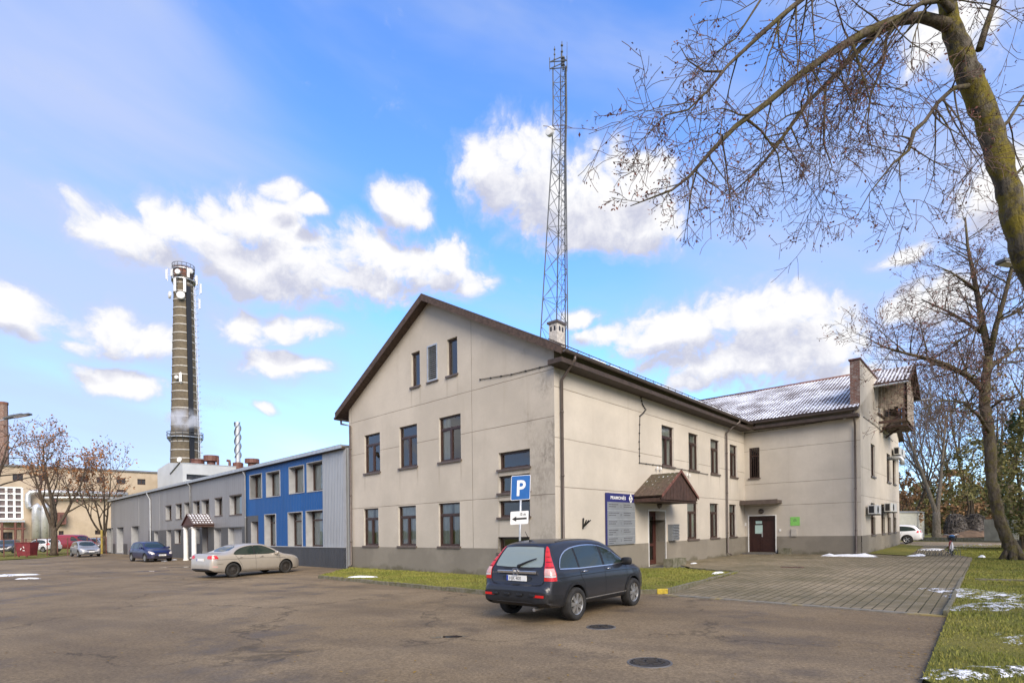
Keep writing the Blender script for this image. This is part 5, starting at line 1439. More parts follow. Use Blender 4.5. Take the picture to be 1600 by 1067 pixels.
# drifting steam in front of the stack
def steam(name, c, sc, dens, label, seed):
    bpy_me = MB(); bpy_me.lathe((0, 0, -1), (0, 0, 1), [(math.sin(math.pi * i / 12), 1 - math.cos(math.pi * i / 12)) for i in range(13)], 20, cap=False)
    o = bpy_me.build(name, None, loc=None, level=False)
    o.data.materials.clear()
    m = bpy.data.materials.new('steam_vapour'); m.use_nodes = True; t = NT(m.node_tree)
    t.n.remove(t.n['Principled BSDF']); out = [n for n in t.n if n.type == 'OUTPUT_MATERIAL'][0]
    pv = t.new('ShaderNodeVolumePrincipled'); pv.inputs['Color'].default_value = (.93, .93, .95, 1); pv.inputs['Anisotropy'].default_value = .2
    tc_ = t.new('ShaderNodeTexCoord'); ob = tc_.outputs['Object']
    ln = t.new('ShaderNodeVectorMath'); ln.operation = 'LENGTH'; t.link(ob, ln.inputs[0])
    ad = t.new('ShaderNodeVectorMath'); ad.operation = 'ADD'; t.link(ob, ad.inputs[0]); ad.inputs[1].default_value = (seed, seed, 0)
    nz_ = t.noise(t.vmul(ad.outputs[0], (1.6, 1.6, .9)), 1.3, 5, .6, .4)
    d_ = t.math('MULTIPLY', t.ramp(ln.outputs['Value'], 1.0, .25), t.ramp(nz_, .42, .72))
    t.link(t.math('MULTIPLY', d_, dens), pv.inputs['Density']); t.link(pv.outputs[0], out.inputs['Volume'])
    o.data.materials.append(m); o.location = hz(c); o.scale = sc
    tag(o, label, 'steam', kind='stuff'); return o
steam('steam', at(286, 655, SY - 6.5), (4.4, 2.6, 2.9), 1.6, None, 3)
steam('steam', at(335, 633, SY - 4), (5, 3, 3.0), .12, None, 8)
# ------------------------------------------------------------------ lattice mast
MY = 45.0
def mast():
    base = zz(at(865.5, 520, MY), 0)
    T = thing('lattice_mast', 'tall grey steel lattice radio mast standing behind the cream building', 'mast', base)
    zt = at(874, 108, MY).z; zk = at(872, 245, MY).z; zq = at(865, 515, MY).z
    uL = lambda v: 845.5 + (860.5 - 845.5) * (515 - v) / (515 - 215) if v > 215 else 860.5 + (863 - 860.5) * (215 - v) / 110
    def legs(z):
        # three legs: left, right, and a rear one; centred, tapering
        h = (z - zq) / (zk - zq)
        w = 2.12 + (1.12 - 2.12) * h if h < 1 else 1.12 + (1.05 - 1.12) * min(1, (z - zk) / (zt - zk))
        cxx = at(865.5, 515, MY).x + (at(872.5, 215, MY).x - at(865.5, 515, MY).x) * min(1.25, h)
        c = V((cxx, MY, z))
        return [c + V((-w / 2, -.1 * w, 0)), c + V((w / 2, -.25 * w, 0)), c + V((.14 * w, .62 * w, 0))]
    zs = [0, 4, 8, zq - 4]
    z = zq - 2.2
    while z < zt - .4:
        zs.append(z); z += max(1.0, (legs(z)[1] - legs(z)[0]).length * 1.05)
    zs.append(zt)
    for k in range(3):
        mb = MB(); mb.tube([legs(z)[k] for z in zs], .05, 6); mb.build('leg', MAT['steel'], T)
    br = MB()
    for i, (z0, z1) in enumerate(zip(zs, zs[1:])):
        a, b = legs(z0), legs(z1)
        for k in range(3):
            k2 = (k + 1) % 3
            if i % 3 == 0 or z0 > zk: br.tube([a[k], a[k2]],  .022, 4, cap=False)
            if z0 < zk: br.tube([a[k], b[k2]],  .022, 4, cap=False); br.tube([a[k2], b[k]],  .022, 4, cap=False)
            else: br.tube([a[k], b[k2]] if i % 2 else [a[k2], b[k]], .020, 4, cap=False)
    br.build('bracing', MAT['steel'], T)['kind'] = 'stuff'
    ld = MB(); 
    for o in (-.16, .16): ld.tube([(legs(z)[1] * .62 + legs(z)[2] * .38) + V((o, 0, 0)) for z in zs], .022, 4)
    ld.tube([(legs(z)[1] * .8 + legs(z)[2] * .2) for z in zs], .05, 5)
    z = 6.0
    while z < zt: c = legs(z)[1] * .62 + legs(z)[2] * .38; ld.tube([c + V((-.16, 0, 0)), c + V((.16, 0, 0))], .016, 3, cap=False); z += .4
    ld.build('ladder', MAT['steel'], T)
    # head frame with whip aerials
    hf = MB(); c = legs(zt)
    P = [at(859, 108, MY), at(886, 106, MY - .9), at(877, 100, MY + .9)]
    for h in (0, .55):
        for k in range(3): hf.tube([P[k] + V((0, 0, h)), P[(k + 1) % 3] + V((0, 0, h))], .04, 5)
    for k in range(3): hf.tube([P[k], P[k] + V((0, 0, .9))], .035, 5); hf.tube([P[k], c[k]], .035, 5)
    H_ = hf.build('head_frame', MAT['steel'], T)
    for (u, v0, v1, r, dy) in ((866.5, 73, 104, .035, 0), (878, 65, 104, .05, .4), (886, 66, 112, .022, -.9), (859, 90, 112, .02, 0), (880, 88, 110, .07, 0)):
        mb = MB(); p, q = at(u, v1, MY + dy), at(u, v0, MY + dy); mb.tube([p, (p + q) / 2, q], [r, r * .9, r * .6], 6)
        if r > .034: 
            for k in (.3, .55, .8): mb.lathe(p + (q - p) * k, (0, 0, 1), [(r, 0), (r * 2, .03), (r * 2, .12), (r, .15)], 8)
        mb.build('whip_aerial', MAT['steel'], T)
    p = at(859.5, 206, MY - .45); ax = V((-.62, -.78, -.02))
    mb = MB(); rr = .36
    mb.lathe(p, ax, [(.1, -.25), (rr, -.12), (rr, .14), (rr * .9, .19), (0, .22)], 24); D = mb.build('dish_aerial', MAT['white'], T, smooth=False)
    mb = MB(); mb.tube([p - ax * .25, p - ax * .4, legs(p.z)[0]], .05, 6); mb.build('dish_bracket', MAT['steel'], D)
mast()
# ------------------------------------------------------------------ vehicles
def pchip(pts):
    xs_ = [p[0] for p in pts]; ys_ = [p[1] for p in pts]; n = len(xs_)
    h = [xs_[i + 1] - xs_[i] for i in range(n - 1)]; dl = [(ys_[i + 1] - ys_[i]) / h[i] for i in range(n - 1)]
    m = [dl[0]] + [0 if dl[i - 1] * dl[i] <= 0 else 2 * dl[i - 1] * dl[i] / (dl[i - 1] + dl[i]) for i in range(1, n - 1)] + [dl[-1]]
    def f(x):
        if x <= xs_[0]: return ys_[0]
        if x >= xs_[-1]: return ys_[-1]
        lo, hi = 0, n - 1
        while hi - lo > 1:
            md = (lo + hi) // 2
            if xs_[md] <= x: lo = md
            else: hi = md
        t = (x - xs_[lo]) / h[lo]
        return ys_[lo] * (1 + 2 * t) * (1 - t) ** 2 + h[lo] * m[lo] * t * (1 - t) ** 2 + ys_[hi] * t * t * (3 - 2 * t) + h[lo] * m[hi] * t * t * (t - 1)
    return f
def chaikin(P, n=2, closed=True):
    for _ in range(n):
        Q = []
        L = len(P)
        for i in range(L if closed else L - 1):
            a, b = P[i], P[(i + 1) % L]
            Q += [(a[0] * .75 + b[0] * .25, a[1] * .75 + b[1] * .25), (a[0] * .25 + b[0] * .75, a[1] * .25 + b[1] * .75)]
        if not closed: Q = [P[0]] + Q + [P[-1]]
        P = Q
    return P

class Shape:
    def __init__(s, top, belt, bot, hw, rw):
        s.top, s.belt, s.bot, s.hw, s.rw = map(pchip, (top, belt, bot, hw, rw)); s.x0, s.x1 = top[0][0], top[-1][0]
        s.cache = {}
    def section(s, x):
        k = round(x, 4)
        if k in s.cache: return s.cache[k]
        w, zb, zt = s.hw(x), s.bot(x), s.top(x)
        zs = min(s.belt(x), zb + (zt - zb) * .88); h = zt - zs; g = s.rw(x) * w; H = zs - zb
        P = [(0, zb), (.78 * w, zb), (.92 * w, zb + .02), (.975 * w, zb + .10 * H), (.992 * w, zb + .30 * H), (1.0 * w, zb + .56 * H), (.995 * w, zb + .74 * H), (.975 * w, zb + .93 * H), (.955 * w, zs),
             (.955 * w + (g - .955 * w) * .5, zs + .45 * h), (g, zs + .82 * h), (g * .955, zs + .90 * h), (g * .86, zs + .955 * h), (g * .5, zs + .99 * h), (0, zt)]
        s.cache[k] = P
        return P
    def side_y(s, x, z):
        P = s.section(x)[1:]
        if z <= P[0][1]: return P[0][0]
        for (y0, z0), (y1, z1) in zip(P, P[1:]):
            if z <= z1: return y0 + (y1 - y0) * (z - z0) / max(1e-6, z1 - z0)
        return 0
    def inside(s, x, y, z):
        return s.x0 <= x <= s.x1 and s.bot(x) <= z <= s.top(x) and abs(y) <= s.side_y(x, z)
    def end_x(s, y, z, front):
        a = s.x1 if front else s.x0; d = -1 if front else 1
        x = a
        for i in range(140):
            if s.inside(x, y, z): break
            x += d * .02
        lo, hi = x - d * .02, x
        if i == 0: return a
        for _ in range(12):
            m = (lo + hi) / 2
            if s.inside(m, y, z): hi = m
            else: lo = m
        return hi
    def body(s, wheels, R_w, track):
        xs_ = sorted(set([s.x0 + (s.x1 - s.x0) * (.5 - .5 * math.cos(math.pi * i / 84)) for i in range(85)]))
        vs, fs = [], []
        rows = []
        for x in xs_:
            P = s.section(x)
            ring = P + [(-y, z) for y, z in reversed(P[1:-1])]
            rows.append(range(len(vs), len(vs) + len(ring)))
            vs += [(x, y, z) for y, z in ring]
        n = len(rows[0])
        for a, b in zip(rows, rows[1:]):
            for i in range(n):
                j = (i + 1) % n; fs.append((a[i], a[j], b[j], b[i]))
        fs.append(tuple(reversed(rows[0]))); fs.append(tuple(rows[-1]))
        me = bpy.data.meshes.new('body'); me.from_pydata(vs, [], fs)
        bm = bmesh.new(); bm.from_mesh(me); bmesh.ops.recalc_face_normals(bm, faces=bm.faces[:]); bm.to_mesh(me); bm.free()
        o = bpy.data.objects.new('body', me); COL.objects.link(o)
        cm = MB()
        for x in wheels:
            for sg in (-1, 1):
                cm.lathe((x, sg * (track - .16), R_w), (0, sg, 0), [(R_w + .055, 0), (R_w + .055, .6)], 32)
        c = cm.build('cutter', MAT['black'], level=False)
        md = o.modifiers.new('b', 'BOOLEAN'); md.operation = 'DIFFERENCE'; md.object = c; md.solver = 'EXACT'
        dg = bpy.context.evaluated_depsgraph_get()
        nm = bpy.data.meshes.new_from_object(o.evaluated_get(dg))
        o.modifiers.clear(); o.data = nm; bpy.data.objects.remove(c); bpy.data.meshes.remove(me)
        nm.polygons.foreach_set('use_smooth', [True] * len(nm.polygons))
        try: nm.set_sharp_from_angle(angle=R(38))
        except Exception: pass
        nm.materials.clear()
        return o

def fillmesh(outline, st=.09):
    bm = bmesh.new(); f = bm.faces.new([bm.verts.new((a, b, 0)) for a, b in outline])
    x0, x1 = min(p[0] for p in outline), max(p[0] for p in outline); y0, y1 = min(p[1] for p in outline), max(p[1] for p in outline)
    for ax, a0, a1 in ((0, x0, x1), (1, y0, y1)):
        n = int((a1 - a0) / st)
        for i in range(1, n + 1):
            co = [0, 0, 0]; co[ax] = a0 + (a1 - a0) * i / (n + 1); no = [0, 0, 0]; no[ax] = 1
            bmesh.ops.bisect_plane(bm, geom=bm.verts[:] + bm.edges[:] + bm.faces[:], plane_co=co, plane_no=no)
    bmesh.ops.triangulate(bm, faces=[f for f in bm.faces if len(f.verts) > 4])
    bm.verts.index_update()
    r = [tuple(v.co[:2]) for v in bm.verts], [tuple(v.index for v in f.verts) for f in bm.faces]
    bm.free(); return r

CARM = {}
def car_mats():
    D = CARM
    def paint(name, col, metal=.55, rough=.32):
        m, t, b = new_mat(name)
        p = coords(t, 'obj'); x, y, z = t.sep(p)
        n = t.noise(p, 3.5, 5, .65)
        dirt = t.math('MULTIPLY', t.ramp(t.math('ADD', z, t.math('MULTIPLY', n, .35)), .95, .25), .55)      # road film on the lower flanks
        t.link(t.mix(dirt, col, (.10, .088, .072)), b.inputs['Base Color'])
        t.link(t.math('ADD', rough, t.math('MULTIPLY', dirt, .6), clamp=True), b.inputs['Roughness'])
        t.link(t.math('MULTIPLY', t.math('SUBTRACT', 1, dirt), metal), b.inputs['Metallic'])
        b.inputs['Coat Weight'].default_value = .55; b.inputs['Coat Roughness'].default_value = .06
        return m
    D['slate'] = paint('slate_grey_paint', (.022, .024, .031), .4, .4); D['beige'] = paint('champagne_paint', (.50, .455, .39), .45); D['navy'] = paint('navy_paint', (.008, .012, .075), .4)
    D['silver'] = paint('silver_paint', (.42, .43, .44)); D['whitep'] = paint('white_car_paint', (.72, .72, .72), .0); D['redp'] = paint('red_van_paint', (.30, .012, .016), .0); D['darkp'] = paint('dark_car_paint', (.05, .055, .06)); 
    m, t, b = new_mat('car_glass'); b.inputs['Base Color'].default_value = (.022, .034, .028, 1); b.inputs['Roughness'].default_value = .02; b.inputs['Specular IOR Level'].default_value = .6
    D['glass'] = m
    m, t, b = new_mat('rear_glass_pale'); b.inputs['Base Color'].default_value = (.20, .245, .235, 1); b.inputs['Roughness'].default_value = .06; b.inputs['Specular IOR Level'].default_value = .9; D['glassr'] = m
    D['trim'] = M('black_trim', (.012, .012, .013), .55, var=.3, vscale=8, kind='obj'); D['tyre'] = M('tyre_rubber', (.022, .021, .020), .85, var=.4, vscale=6, kind='obj'); D['chrome'] = M('chrome_trim', (.62, .62, .63), .15, .95)
    D['alloy'] = M('alloy_rim', (.42, .415, .40), .34, .75, var=.2, vscale=9, kind='obj'); D['steelrim'] = M('dusty_black_steel_rim', (.045, .040, .036), .55, .3, var=.4, vscale=9, kind='obj')
    D['red'] = M('red_lamp_lens', (.55, .012, .012), .12, coat=.8); D['clear'] = M('clear_lamp_lens', (.55, .52, .50), .12, coat=.8); D['amber'] = M('pink_lamp_lens', (.62, .36, .33), .12, coat=.8)
    D['plate'] = M('plate_white', (.74, .74, .72), .45); D['plateblue'] = M('plate_blue', (.01, .05, .35), .45); D['plateink'] = M('plate_ink', (.01, .01, .012), .5); D['seam'] = M('seam_shadow_gap', (.006, .006, .007), .8)
car_mats()

def wheel(parent, x, y, Rw, wd, rim, sg, nsp=7, rimfrac=.66):
    w_ = bpy.data.objects.new('wheel', None)
    hub = MB(); hub.lathe((0, 0, 0), (0, 1, 0), [(Rw * rimfrac * .96, -wd * .3), (Rw * rimfrac * .96, wd * .12), (Rw * .2, wd * .10), (0, wd * .1)], 28)
    o = hub.build('wheel', CARM['trim'], parent)
    o.location = (x, y, Rw); o.rotation_euler = (0, 0, 0 if sg > 0 else math.pi)
    OFF[o] = None
    ty = MB(); r0 = Rw * rimfrac; h = wd / 2
    ty.lathe((0, 0, 0), (0, 1, 0), [(r0, -h * .85), (r0 + .02, -h * .98), (Rw * .93, -h), (Rw - .006, -h * .72), (Rw, -h * .3), (Rw, h * .3), (Rw - .006, h * .72), (Rw * .93, h), (r0 + .02, h * .98), (r0, h * .85)], 40, cap=False)
    ty.build('tyre', CARM['tyre'], o, smooth=True)
    ri = MB()
    ri.lathe((0, 0, 0), (0, 1, 0), [(r0 * .90, h * .30), (r0 * .93, h * .78), (r0 * .985, h * .86), (r0 * 1.01, h * .80), (r0 * 1.0, h * .3)], 40, cap=False)
    ri.lathe((0, 0, 0), (0, 1, 0), [(r0 * .26, h * .3), (r0 * .25, h * .72), (r0 * .14, h * .80), (0, h * .80)], 20, cap=False)
    for k in range(nsp):
        a = 2 * math.pi * k / nsp; u = V((math.cos(a), 0, math.sin(a))); t_ = V((-math.sin(a), 0, math.cos(a)))
        if rim == 'alloy':
            p0, p1 = u * r0 * .16, u * r0 * .95; w0, w1 = r0 * .13, r0 * .20
            q = [p0 - t_ * w0, p0 + t_ * w0, p1 + t_ * w1, p1 - t_ * w1]
            for fo_, fz_ in ((.78, .66),):
                F = [q[0] + V((0, h * .74, 0)), q[1] + V((0, h * .74, 0)), q[2] + V((0, h * .70, 0)), q[3] + V((0, h * .70, 0))]; Bk = [p - V((0, h * .4, 0)) for p in F]
                ri.poly(F[::-1]); 
                for i in range(4): ri.poly([F[i], F[(i + 1) % 4], Bk[(i + 1) % 4], Bk[i]])
        else:
            p0, p1 = u * r0 * .48, u * r0 * .95; w0, w1 = r0 * .085, r0 * .15
            q = [p0 - t_ * w0, p0 + t_ * w0, p1 + t_ * w1, p1 - t_ * w1]; F = [p + V((0, h * (.62 if i < 2 else .5), 0)) for i, p in enumerate(q)]; Bk = [p - V((0, h * .2, 0)) for p in F]
            ri.poly(F[::-1])
            for i in range(4): ri.poly([F[i], F[(i + 1) % 4], Bk[(i + 1) % 4], Bk[i]])
    if rim != 'alloy': ri.lathe((0, 0, 0), (0, 1, 0), [(r0 * .52, h * .3), (r0 * .52, h * .62), (r0 * .3, h * .7), (0, h * .7)], 24, cap=False)
    ri.build('rim', CARM['alloy' if rim == 'alloy' else 'steelrim'], o)
    return o

class Car:
    def __init__(c, name, label, cat, loc, rz, shape, paint, wheels, Rw, track, wd=.21, rim='alloy', nsp=7, group=None):
        c.T = thing(name, label, cat, loc, group, local=True, rz=rz); c.s = shape
        c.T.rotation_euler = (0, 0, rz)
        b = shape.body(wheels, Rw, track); b.data.materials.append(CARM[paint]); b.data.materials.append(CARM['trim'])
        # inside of the wheel arches turns black
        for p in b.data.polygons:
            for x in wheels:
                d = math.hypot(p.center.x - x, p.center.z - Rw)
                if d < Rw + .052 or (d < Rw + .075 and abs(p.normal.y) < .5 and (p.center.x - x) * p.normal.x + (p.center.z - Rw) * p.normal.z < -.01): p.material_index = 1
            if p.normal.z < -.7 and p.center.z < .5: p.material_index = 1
        b.parent = c.T; OFF[b] = None; c.body = b
        for x in wheels:
            for sg in (1, -1): wheel(c.T, x, sg * (track - .005), Rw, wd, rim, sg, nsp)
    def side(c, name, outline, mat, off=.006, parent=None, sides=(1, -1), smooth=2, xr=None):
        P = chaikin(outline, smooth) if smooth else outline
        if xr:
            Q = []
            for lim, keep in ((xr[0], 1), (xr[1], -1)):
                Q = []
                for i in range(len(P)):
                    a, b = P[i], P[(i + 1) % len(P)]; ina, inb = (a[0] - lim) * keep >= 0, (b[0] - lim) * keep >= 0
                    if ina: Q.append(a)
                    if ina != inb: t = (lim - a[0]) / (b[0] - a[0]); Q.append((lim, a[1] + (b[1] - a[1]) * t))
                P = Q
        vs, fs = fillmesh(P)
        for sg in sides:
            mb = MB(); mb.raw([(x, sg * (c.s.side_y(x, z) + off), z) for x, z in vs], [f if sg < 0 else tuple(reversed(f)) for f in fs]); mb.build(name, CARM[mat], parent or c.T, smooth=True)
    def side_strip(c, name, line, wd, mat, off=.008, sides=(1, -1), parent=None, smooth=0, closed=False):
        P = chaikin(line, smooth, closed) if smooth else line
        D = []
        for a, b in zip(P, P[1:] + ([P[0]] if closed else [])):
            n = max(1, int(math.dist(a, b) / .06))
            D += [(a[0] + (b[0] - a[0]) * i / n, a[1] + (b[1] - a[1]) * i / n) for i in range(n)]
        D.append(P[0] if closed else P[-1])
        for sg in sides:
            mb = MB(); E = []
            for i, p in enumerate(D):
                a, b = D[max(0, i - 1)], D[min(len(D) - 1, i + 1)]
                if closed and i in (0, len(D) - 1): a, b = D[-2], D[1]
                tx, tz_ = b[0] - a[0], b[1] - a[1]; l = math.hypot(tx, tz_) or 1; nx, nz_ = -tz_ / l * wd / 2, tx / l * wd / 2
                e = []
                for k in (-1, 1):
                    x, z = p[0] + nx * k, p[1] + nz_ * k; e.append(V((x, sg * (c.s.side_y(x, z) + off), z)))
                E.append(e)
            for e, f in zip(E, E[1:]): mb.poly([e[0], f[0], f[1], e[1]] if sg < 0 else [e[1], f[1], f[0], e[0]])
            mb.build(name, CARM[mat], parent or c.T, smooth=True)
    def end(c, name, outline, mat, front=False, off=.006, parent=None, mirror=False, smooth=2, label=None):
        P0 = chaikin(outline, smooth) if smooth else outline
        for sg in ((1, -1) if mirror else (1,)):
            P = [(sg * y, z) for y, z in P0]; vs, fs = fillmesh(P, .07)
            mb = MB(); d = 1 if front else -1
            mb.raw([(c.s.end_x(y, z, front) + d * off, y, z) for y, z in vs], fs); o = mb.build(name, CARM[mat], parent or c.T, smooth=True)
            bm = bmesh.new(); bm.from_mesh(o.data)
            if sum(f.normal.x * f.calc_area() for f in bm.faces) * d < 0: bmesh.ops.reverse_faces(bm, faces=bm.faces[:])
            bm.to_mesh(o.data); bm.free()
        return o
    def wrap(c, name, rows, mat, off=.012, front=False, n=7, parent=None):
        """lamp that turns the corner: rows of (z, inner y on the end face, x reached along the flank)"""
        S = c.s
        for sg in (1, -1):
            L = []
            for z, yi, xf in rows:
                d = 1 if front else -1
                ym = max(S.side_y(x, z) for x in [S.x0 + (S.x1 - S.x0) * k / 60 for k in range(61)] if S.bot(x) <= z <= S.top(x) and (x * d > 0))
                yc = max(yi + .01, min(ym * .955, S.side_y(xf, z) * .985)); P = []
                for k in range(n):
                    y = yi + (yc - yi) * k / (n - 1); P.append((S.end_x(y, z, front) + d * off, y + off * (k / (n - 1)) ** 3))
                xe = P[-1][0] - d * off
                for k in range(1, n):
                    x = xe + (xf - xe) * k / (n - 1)
                    if z < S.top(x) - .004: P.append((x, max(S.side_y(x, z), yc) + off))
                    else: P.append((x, P[-1][1]))
                L.append([(x, sg * y, z) for x, y in P])
            mb = MB(); m = len(L[0]); vs = [p for r in L for p in r]
            fs = [(i * m + k, i * m + k + 1, (i + 1) * m + k + 1, (i + 1) * m + k) for i in range(len(L) - 1) for k in range(m - 1)]
            mb.raw(vs, fs); o = mb.build(name, CARM[mat], parent or c.T, smooth=True)
            bm = bmesh.new(); bm.from_mesh(o.data)
            if sum(f.normal.y * f.calc_area() for f in bm.faces) * sg < 0: bmesh.ops.reverse_faces(bm, faces=bm.faces[:])
            bm.to_mesh(o.data); bm.free()
    def plate(c, z, front=False, txt=None, y=0, proud=.02):
        d = 1 if front else -1; x = c.s.end_x(y, z, front) + d * proud
        mb = MB(); mb.box(x - .008, x + .008, y - .26, y + .26, z - .056, z + .056); o = mb.build('number_plate', CARM['plate'], c.T)
        bl_ = MB(); L = -1 if front else 1; bl_.box(x + d * .009 - .001, x + d * .009 + .001, y + L * .215 , y + L * .258, z - .054, z + .054); bl_.build('country_band', CARM['plateblue'], o)
        if txt:
            tx = MB(); text_into(tx, txt, (x + d * .0105, y + L * .19, z - .038), (0, -L, 0), (0, 0, 1), .102, sx=.90, bold=0); tx.build('lettering', CARM['plateink'], o)
        return o
    def mirror(c, x, z, paint, sc=1):
        for sg in (1, -1):
            y = c.s.side_y(x, z) - .02
            mb = MB()
            n0 = len(mb.v); mb.lathe((0, 0, 0), (1, 0, 0), [(0, -.05), (.085, -.05), (.10, -.03), (.10, .01), (.075, .06), (0, .085)], 16, cap=False)
            for i_ in range(n0, len(mb.v)): q_ = mb.v[i_]; k_ = (abs(q_.y) ** 4 + abs(q_.z) ** 4) ** .25 or 1; f_ = math.hypot(q_.y, q_.z) / k_; mb.v[i_] = V((x - .02 + q_.x * sc, sg * (y + .14) + q_.y * f_ * 1.15 * sc, z + .05 + q_.z * f_ * .78 * sc))
            mb.obox((x - .03, sg * y, z - .01), (.05, 0, 0), (0, sg * .10, .03), (0, 0, .04)); mb.build('mirror', CARM[paint], c.T, smooth=True)
    def handle(c, x, z, mat):
        for sg in (1, -1):
            y = c.s.side_y(x, z)
            mb = MB(); mb.tube([(x - .1, sg * (y + .0), z), (x - .08, sg * (y + .035), z + .004), (x + .07, sg * (y + .035), z + .004), (x + .09, sg * y, z)], [.012, .017, .017, .012], 8); mb.build('door_handle', CARM[mat], c.T, smooth=True)

def heading(p_rear, p_front): d = p_front - p_rear; return math.atan2(d.y, d.x)

# --- the dark sport utility in front of the gable
rr_, rf_ = gp(899, 969), gp(990.5, 945)
dirv = (rf_ - rr_).normalized(); side_ = V((-dirv.y, dirv.x, 0))
mid = (rr_ + rf_) / 2 + side_ * .86
SUV = Shape(
  top=[(-2.27, .66), (-2.255, .74), (-2.19, .79), (-2.165, .83), (-2.15, 1.06), (-2.09, 1.17), (-1.86, 1.54), (-1.78, 1.60), (-1.55, 1.645), (-1.0, 1.685), (-.4, 1.69), (.1, 1.655), (.45, 1.55), (1.0, 1.20), (1.2, 1.09), (1.6, 1.03), (1.95, .94), (2.12, .82), (2.2, .66), (2.22, .52)],
  belt=[(-2.27, 1.04), (-1.5, 1.045), (0, 1.02), (1.1, .99), (1.7, .93), (2.22, .70)],
  bot=[(-2.27, .42), (-2.1, .33), (-1.7, .30), (1.7, .28), (2.1, .30), (2.22, .36)],
  hw=[(-2.27, .76), (-2.22, .82), (-2.1, .875), (-1.7, .90), (-1.0, .91), (1.0, .91), (1.6, .89), (2.0, .80), (2.15, .70), (2.22, .58)],
  rw=[(-2.27, .90), (-2.1, .88), (-1.85, .69), (-1.0, .71), (.2, .73), (.6, .78), (1.2, .88), (2.22, .84)])
c = Car('parked_car', 'dark slate grey sport utility car parked on asphalt beside the parking sign', 'car', mid, heading(rr_, rf_), SUV, 'slate', (-1.31, 1.31), .345, .83, .225, 'alloy', 7)
win = [(-1.83, 1.075), (-1.80, 1.16), (-1.66, 1.34), (-1.35, 1.485), (-.9, 1.545), (-.35, 1.555), (.12, 1.50), (.5, 1.36), (.82, 1.19), (1.0, 1.075)]
for x0, x1 in ((-2, -1.16), (-1.09, -.12), (-.02, 1.1)): c.side('side_window', win, 'glass', .007, smooth=1, xr=(x0, x1))
c.side('window_pillar', win, 'trim', .0045, smooth=1)
c.side_strip('window_trim', win[:], .022, 'chrome', .010, smooth=1, closed=True)
c.side_strip('door_seam', [(-.07, 1.06), (-.07, .95), (-.06, .40)], .010, 'seam', .003); c.side_strip('door_seam', [(-1.12, 1.06), (-1.10, .92), (-.98, .75), (-.92, .5), (-.9, .40)], .010, 'seam', .003); c.side_strip('door_seam', [(1.0, 1.05), (.98, .8), (.93, .5), (.92, .40)], .010, 'seam', .003)
c.side_strip('shoulder_crease', [(-2.1, .905), (-1.2, .93), (0, .935), (1.0, .925), (1.6, .90)], .012, 'seam', .002)
c.side('sill_cladding', [(-.93, .31), (-.90, .40), (.90, .40), (.93, .31)], 'trim', .008, smooth=0); c.side_strip('sill_trim', [(-.93, .415), (.93, .415)], .022, 'alloy', .010)
for x in (-1.31, 1.31):
    arc = [(x + .435 * math.cos(a), .345 + .435 * math.sin(a)) for a in [math.pi * (1.04 - 1.08 * i / 20) for i in range(21)]]
    c.side_strip('arch_trim', arc, .06, 'trim', .010)
c.end('rear_window', [(-.56, 1.13), (-.62, 1.17), (-.51, 1.49), (-.46, 1.54), (.46, 1.54), (.51, 1.49), (.62, 1.17), (.56, 1.13)], 'glassr', off=.008, smooth=1)
c.end('rear_glass_border', [(-.69, 1.09), (-.54, 1.575), (.54, 1.575), (.69, 1.09)], 'trim', off=.004, smooth=1)
def interp(z, T):
    for (z0, *a), (z1, *b) in zip(T, T[1:]):
        if z0 <= z <= z1: return [p + (q - p) * (z - z0) / (z1 - z0) for p, q in zip(a, b)]
    return T[-1][1:]
TL = [(.87, .69, -2.00), (.95, .69, -2.0), (1.10, .68, -1.985), (1.22, .645, -1.965), (1.38, .585, -1.90), (1.55, .525, -1.825)]
rows = lambda z0, z1, n: [(z0 + (z1 - z0) * i / n, *interp(z0 + (z1 - z0) * i / n, TL)) for i in range(n + 1)]
c.wrap('taillight', rows(.87, 1.55, 22), 'red', .012)
c.wrap('reversing_light', [(z, y + .012, x - .03) for z, y, x in rows(.985, 1.12, 6)], 'amber', .017)
for zz_ in (1.135, 1.24, 1.34, 1.44): c.wrap('lamp_divider', [(z, y + .02, x - .02) for z, y, x in rows(zz_, zz_ + .012, 1)], 'seam', .0145)
c.wrap('light_band', [(z, y + .012, x - .03) for z, y, x in rows(.945, .980, 2)], 'clear', .018)
c.end('rear_bumper', [(-.84, .40), (-.86, .60), (-.70, .655), (.70, .655), (.86, .60), (.84, .40)], 'trim', off=.018, smooth=1)
c.side('bumper_corner', [(-2.27, .37), (-2.27, .62), (-2.0, .60), (-1.80, .585), (-1.78, .50), (-1.76, .36)], 'trim', .012, smooth=0)
c.end('bumper_reflector', [(.50, .545), (.76, .545), (.76, .595), (.50, .595)], 'red', off=.030, smooth=0, mirror=True)
for y in (-.48, -.16, .16, .48):
    x = SUV.end_x(y, .6, False) - .02; mb = MB(); mb.obox((x, y - .075, .555), (0, .15, 0), (-.035, 0, 0), (0, 0, .055)); mb.build('bumper_pad', CARM['trim'], c.T, bevel=.015)
x = SUV.end_x(0, 1.05, False)
mb = MB(); mb.obox((x - .012, -.50, 1.00), (0, 1.0, 0), (-.04, 0, .0), (0, 0, .062)); mb.build('chrome_bar', CARM['chrome'], c.T, bevel=.012)
em = MB(); xe = x - .06
for y, z0, z1, sl in ((-.04, -.045, .045, .012), (.04, -.045, .045, -.012)): em.obox((xe, y - .009, 1.035 + z0), (0, .018, 0), (-.012, 0, 0), (0, sl * -.5, z1 - z0))
em.obox((xe, -.036, 1.028), (0, .072, 0), (-.012, 0, 0), (0, 0, .016))
fr_ = [(-.062, -.05), (-.072, .045), (-.055, .062), (.055, .062), (.072, .045), (.062, -.05), (.045, -.062), (-.045, -.062)]
